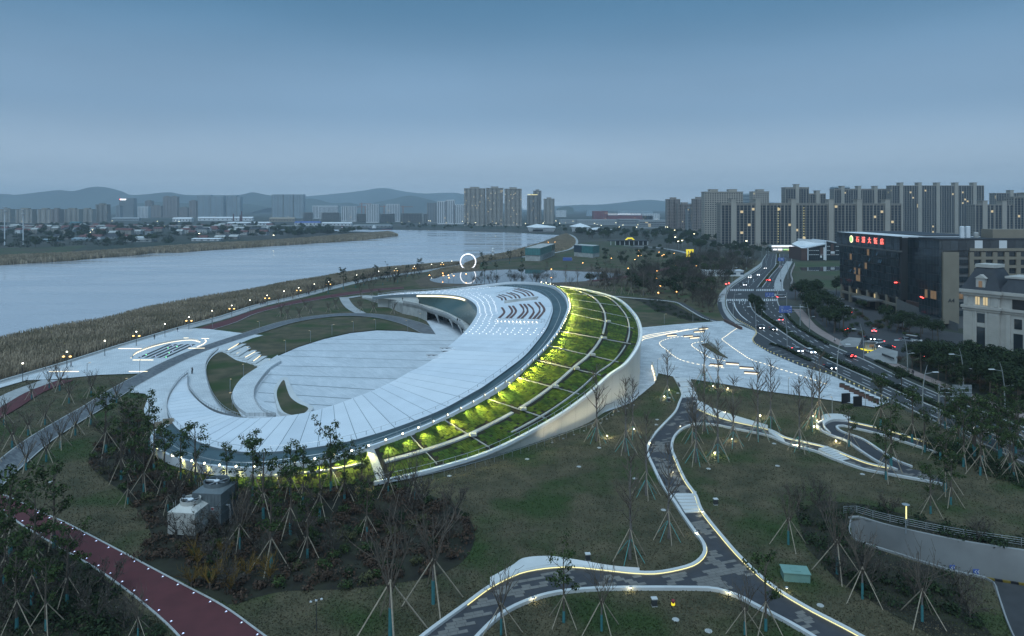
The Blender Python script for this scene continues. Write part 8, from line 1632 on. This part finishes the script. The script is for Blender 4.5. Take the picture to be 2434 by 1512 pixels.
# ---- underpass
uw = P([(2020, 1236), (2045, 1233), (2118, 1254), (2279, 1289), (2434, 1313), (2600, 1338), (2760, 1362)]); uw = resample(catmull(uw, 4), 40)
m_ = MB(); m_.slab([p + Vector((0, .5, .25)) for p in uw], [p + Vector((0, 0, .25)) for p in uw], 4.9); tag(m_.build('underpass_wall', 'concrete_dull'), 'long curving pale concrete wall of the sunken underpass', 'wall')
nw = resample(catmull(P([(2020, 1236), (2026, 1280), (2133, 1318), (2265, 1359), (2317, 1369), (2358, 1384), (2372, 1421), (2400, 1500), (2470, 1640)]), 4), 40); m_ = MB(); m_.slab([p + Vector((0, -.4, .3)) for p in nw], [p + Vector((0, 0, .3)) for p in nw], 4.9); tag(m_.build('underpass_wall', 'concrete_dull'), 'near curving wall of the underpass with a rounded end', 'wall')
fl2 = MB(); fl2.add([(p.x, p.y + .2, -4.45) for p in HOLE], []); sheet('underpass_road', [Vector((p.x, p.y, 0)) for p in HOLE], -4.4, 'asphalt')
m_ = MB(); 
for k in range(26):
    p = uw[14].lerp(uw[40], k / 26) if False else None
yb = [p + Vector((0, -.35, 0)) for p in uw[18:]]
for k, (a, b) in enumerate(zip(yb, yb[1:])): m_ = MB(); m_.slab([Vector((*a.xy, -4.1)), Vector((*b.xy, -4.1))], [Vector((a.x, a.y - .25, -4.1)), Vector((b.x, b.y - .25, -4.1))], .28); m_.build('hazard_kerb', 'paint_yellow' if k % 2 else 'black', bpy.data.objects['underpass_wall'])
for (x, y, lb) in ((2328, 1362, 'blue chevron board on the underpass wall'), (2262, 1352, 'second blue chevron board, half hidden by the round bush')):
    j = min(range(len(uw)), key=lambda k: abs(CX + F * uw[k].x / uw[k].y - x)); p = uw[j]; z = ZT(y - 4, p.y); th = thing('chevron_sign', lb, 'sign', (p.x, p.y - .1, z)); m_ = MB(); m_.box((0, 0, 0), (1.1, .05, .7)); m_.build('board', 'sign_blue', th, False)
    for s_ in (-.22, .18): m_ = MB(); m_.add([(s_ - .14, -.04, 0), (s_ + .1, -.04, .24), (s_ + .24, -.04, .24), (s_, -.04, 0), (s_ + .24, -.04, -.24), (s_ + .1, -.04, -.24)], [(0, 3, 2, 1), (0, 5, 4, 3)]); m_.build('chevron', 'paint_white', th, False)
th = thing('underpass_fence', 'thin steel fence along the far edge of the underpass', 'fence', tuple(uw[0])); q = resample([p + Vector((0, 2.0, 0)) for p in uw], step=2.4)
for p in q: m_ = MB(); m_.box(p + Vector((0, 0, .6)), (.07, .07, 1.2)); m_.build('post', 'steel', th)
for z in (.3, .6, .9, 1.2): m_ = MB(); m_.tube([p + Vector((0, 0, z)) for p in q], .025, 3); m_.build('rail', 'steel', th)
p = G(2153, 1268); th = thing('lit_post', 'tall lamp post with a yellow-lit column above the underpass', 'street lamp', tuple(p)); m_ = MB(); m_.tube([p, p + Vector((0, 0, 4.2))], .09, 6); m_.build('pole', 'pole_grey', th); m_ = MB(); m_.box(p + Vector((0, -.12, 3.2)), (.16, .06, 2.0)); m_.build('lit_panel', 'led_yellow', th); m_ = MB(); m_.lathe(p + Vector((0, 0, 4.2)), [(.5, 0), (.55, .08), (.1, .2)], 10); m_.build('cap', 'steel', th)
# ---- small fittings on the lawns
mh = mk('manhole_cover'); m_ = MB(); m_.lathe((0, 0, 0), [(.42, 0), (.42, .08), (.34, .1)], 14); m_.build('rim', 'concrete', mh, False); m_ = MB(); m_.lathe((0, 0, .1), [(.33, 0), (.31, .03)], 14); m_.build('lid', 'kerb_grey', mh, False); u10 = [False]
for (x, y) in ((1253, 1092), (1376, 1110), (1424, 1065), (1509, 1138), (1650, 1170), (1577, 1213), (1562, 998), (1611, 935), (1684, 1115), (1705, 1075), (1606, 1474), (1684, 1501), (1068, 1132), (1840, 1055), (1848, 1108), (2010, 1103), (2050, 1128), (1560, 1010), (120, 1146), (1950, 1440)): tag(place(mh, u10, G(x, y), 0), 'round pale manhole cover in the grass', 'manhole', 'manhole covers in the grass')
ub = mk('utility_box'); m_ = MB(); m_.box((0, 0, .5), (.62, .5, .8)); m_.build('cabinet', 'dark_metal', ub, False); m_ = MB(); m_.box((0, 0, .96), (.72, .6, .12)); m_.build('cap', 'kerb_white', ub, False); m_ = MB(); m_.box((0, 0, .06), (.66, .54, .12)); m_.build('plinth', 'concrete', ub, False); u11 = [False]
for (x, y) in ((1397, 1333), (1555, 1441), (1701, 1200), (1650, 963), (1590, 955)): tag(place(ub, u11, G(x, y), .1), 'small dark utility cabinet with a pale cap standing on the grass', 'utility box', 'utility cabinets on the grass')
pb = mk('path_light'); m_ = MB(); m_.tube([(0, 0, 0), (0, 0, .7)], .05, 5); m_.build('post', 'dark_metal', pb, False); m_ = MB(); m_.lathe((0, 0, .65), [(.1, 0), (.22, .05), (.2, .12), (.05, .2)], 8); m_.build('hood', 'steel', pb, False); m_ = MB(); m_.lathe((0, 0, .6), [(.1, 0), (.1, .05)], 6); m_.build('lamp', 'lamp_flood', pb, False); u12 = [False]
pbd = bpy.data.lights.new('path_glow', 'POINT'); pbd.energy = 16; pbd.color = (1, .9, .5); pbd.shadow_soft_size = .12
for (x, y) in ((1268, 1434), (1500, 1409), (1732, 1420), (1657, 1276), (1870, 1410), (1600, 1130), (1545, 1060), (1668, 1225), (1617, 1020)): tag(place(pb, u12, G(x, y), 0), 'short hooded path light beside the white kerb', 'light', 'hooded path lights'); l = bpy.data.objects.new('path_glow', pbd); COL.objects.link(l); l.location = G(x, y) + Vector((0, .2, .55))
p = G(1600, 1440); th = thing('fire_hydrant', 'small dark red and yellow fire hydrant on the front lawn', 'hydrant', tuple(p)); m_ = MB(); m_.lathe((0, 0, 0), [(.22, 0), (.2, .1), (.17, .2), (.17, .55), (.24, .6), (.2, .72), (.05, .82)], 10); m_.build('barrel', 'brick_red', th, False); m_ = MB(); m_.lathe((0, 0, .1), [(.23, 0), (.23, .25)], 10); m_.build('yellow_sleeve', 'glow_gold', th, False)
p = G(1890, 1375); th = thing('transformer_box', 'pale green transformer box standing on the dark lawn', 'utility box', tuple(p), -.15); m_ = MB(); m_.box((0, 0, .55), (3.0, 1.9, 1.1)); m_.build('casing', 'teal_pale', th, False) if 'teal_pale' in M else None
mat('teal_pale', (.17, .30, .26), .6, var=.08, scale=1); m_ = MB(); m_.box((0, 0, .55), (3.2, 2.0, 1.1)); m_.build('casing', 'teal_pale', th, False); m_ = MB(); m_.box((0, 0, 1.13), (3.4, 2.2, .1)); m_.build('lid', 'teal_pale', th, False); m_ = MB(); m_.box((0, -.1, 1.21), (1.2, .9, .05)); m_.build('hatch', 'teal_pale', th, False)
p = G(752, 1500); th = thing('camera_post', 'thin post with white surveillance cameras on a cross arm', 'camera', tuple(p)); m_ = MB(); m_.tube([p, p + Vector((0, 0, 3.6))], .05, 5); m_.build('post', 'dark_metal', th); m_ = MB(); m_.tube([p + Vector((-.6, 0, 3.4)), p + Vector((.6, 0, 3.7))], .03, 4); m_.build('arm', 'dark_metal', th)
for s_ in (-.6, 0, .6): m_ = MB(); m_.box(p + Vector((s_, -.05, 3.5 + s_ * .25)), (.24, .16, .14)); m_.build('camera_head', 'paint_white', th)
# ---- people
def skin(verts, edges, radii, name, mtl, parent):
    me = bpy.data.meshes.new(name); me.from_pydata(verts, edges, []); o = bpy.data.objects.new(name, me); COL.objects.link(o)
    md = o.modifiers.new('s', 'SKIN'); 
    for v, r in zip(me.skin_vertices[0].data, radii): v.radius = (r, r)
    me.skin_vertices[0].data[0].use_root = True
    o.modifiers.new('u', 'SUBSURF').levels = 1; bpy.context.view_layer.update()
    m2 = bpy.data.meshes.new_from_object(o.evaluated_get(bpy.context.evaluated_depsgraph_get())); bpy.data.objects.remove(o); m2.materials.append(M[mtl])
    for p in m2.polygons: p.use_smooth = True
    ob = bpy.data.objects.new(name, m2); COL.objects.link(ob); ob.parent = parent; return ob
mat('cloth_black', (.02, .02, .024), .85); mat('cloth_white', (.65, .65, .66), .85); mat('cloth_red', (.16, .025, .03), .85); mat('cloth_blue', (.03, .04, .08), .85); mat('skin_tone', (.42, .26, .19), .6); mat('hair_black', (.012, .011, .01), .6)
def make_person(top, legs, stride, seed):
    root = mk('person'); s = stride
    V = [(0, 0, .95), (0, 0, 1.15), (0, 0, 1.42), (0, .01, 1.53), (0, .02, 1.66), (.1, 0, .9), (.11, s * .22, .5), (.11, s * .2 - .04, .08), (.11, s * .2 + .12, .04), (-.1, 0, .9), (-.11, -s * .12, .5), (-.11, -s * .34, .1), (-.11, -s * .34 + .14, .05), (.2, 0, 1.4), (.27, -s * .08, 1.12), (.26, .06 - s * .02, .88), (.27, .1, .8), (-.2, 0, 1.4), (-.27, s * .08, 1.12), (-.26, .12, .88), (-.27, .16, .8)]
    E = [(0, 1), (1, 2), (2, 3), (3, 4), (0, 5), (5, 6), (6, 7), (7, 8), (0, 9), (9, 10), (10, 11), (11, 12), (2, 13), (13, 14), (14, 15), (15, 16), (2, 17), (17, 18), (18, 19), (19, 20)]
    Rr = [.14, .14, .15, .06, .11, .1, .075, .05, .04, .1, .075, .05, .04, .07, .055, .045, .04, .07, .055, .045, .04]
    skin(V, E, Rr, 'body', legs, root); J = [0, 1, 2, 13, 14, 15, 17, 18, 19]; idx = {j: k for k, j in enumerate(J)}; skin([V[j] for j in J], [(idx[a], idx[b]) for a, b in E if a in idx and b in idx], [Rr[j] * 1.18 for j in J], 'jacket', top, root)
    m_ = MB(); m_.lathe((0, .02, 1.58), [(.075, 0), (.1, .06), (.1, .13), (.06, .2)], 8); m_.build('head', 'skin_tone', root, False, True); m_ = MB(); m_.lathe((0, .0, 1.66), [(.115, 0), (.118, .06), (.07, .14), (.02, .16)], 8); m_.build('hair', 'hair_black', root, False, True); return root
PP = {}
def person(x, y, z, top, legs, stride, ang, label):
    k = (top, legs, stride)
    if k not in PP: PP[k] = (make_person(top, legs, stride, 1), [False])
    tag(place(PP[k][0], PP[k][1], G(x, y, z), ang), label, 'person')
for a in ((169, 873, .25, 'cloth_red', 'cloth_black', 1, 2.2, 'person in a dark red coat striding across the riverside plaza'), (367, 807, .25, 'cloth_black', 'cloth_black', 1, .6, 'person in black walking by the river parapet'), (422, 789, .25, 'cloth_black', 'cloth_blue', 1, 1.0, 'person in a black jacket bending by the parapet near the red track'), (455, 889, .25, 'cloth_white', 'cloth_black', 0, 2.0, 'person in a white coat at the top of the panelled ramp'), (457.5, 888, .25, 'cloth_black', 'cloth_black', 0, 2.6, 'person in black beside the one in the white coat'), (620, 727, .25, 'cloth_black', 'cloth_blue', 1, .8, 'first of three people strolling on the promenade'), (625, 726, .25, 'cloth_red', 'cloth_black', 1, .8, 'person in dark red, middle of the three strolling on the promenade'), (630, 725, .25, 'cloth_blue', 'cloth_black', 1, .8, 'last of the three people strolling, in dark blue'), (729, 701, .25, 'cloth_black', 'cloth_black', 1, .8, 'person in black walking under the twin-lantern lamps'), (733, 700, .25, 'cloth_red', 'cloth_black', 0, .8, 'person in red beside the one under the twin-lantern lamps'), (957, 716, 5.0, 'cloth_black', 'cloth_black', 1, 1.2, 'person in black alone on the gallery terrace'), (1087.5, 767, 5.0, 'cloth_black', 'cloth_black', 1, 2.6, 'person in black walking along the glass gallery'), (1093, 766.5, 5.0, 'cloth_white', 'cloth_black', 1, 2.6, 'person in white walking along the glass gallery'), (2074, 833, .05, 'cloth_black', 'cloth_blue', 0, 1, 'guard in black standing beside the gate hut'), (2078, 834, .05, 'cloth_blue', 'cloth_black', 0, 4, 'guard in dark blue standing by the gate hut'), (2170, 893, .15, 'cloth_black', 'cloth_black', 1, 2.4, 'person in black on the pink pavement'), (1984, 814, .15, 'cloth_white', 'cloth_black', 1, 2.4, 'person in a pale jacket on the pavement beside the stone slab')): person(*a)
# traffic cones at the gate
for k, (x, y) in enumerate(((2063, 840), (2070, 838), (2080, 838), (2038, 828), (2248, 826))):
    p = G(x, y); th = thing('traffic_cone', 'yellow-green traffic cone at the hotel entrance', 'cone', tuple(p), 0, 'traffic cones at the entrance'); m_ = MB(); m_.lathe((0, 0, .04), [(.2, 0), (.03, .72)], 10); m_.build('cone', 'glow_gold', th, False); m_ = MB(); m_.box((0, 0, .02), (.5, .5, .04)); m_.build('base', 'black', th, False)
# ------------------------------------------------------------------ haze over the river valley
hz = MB(); hz.bbox(-12400, 12400, -150, 12400, -8, 372)
hm = bpy.data.materials.new('haze'); hm.use_nodes = True; ht = hm.node_tree; ht.nodes.clear()
ho = ht.nodes.new('ShaderNodeOutputMaterial'); hv = ht.nodes.new('ShaderNodeVolumePrincipled')
hv.inputs['Color'].default_value = (0.78, 0.90, 1.0, 1); hv.inputs['Density'].default_value = 0.000125; hv.inputs['Anisotropy'].default_value = 0.2
ht.links.new(hv.outputs[0], ho.inputs['Volume']); M['haze'] = hm
tag(hz.build('haze', 'haze'), kind='stuff')
for o in COL.objects:
    if '_o' in o: del o['_o']
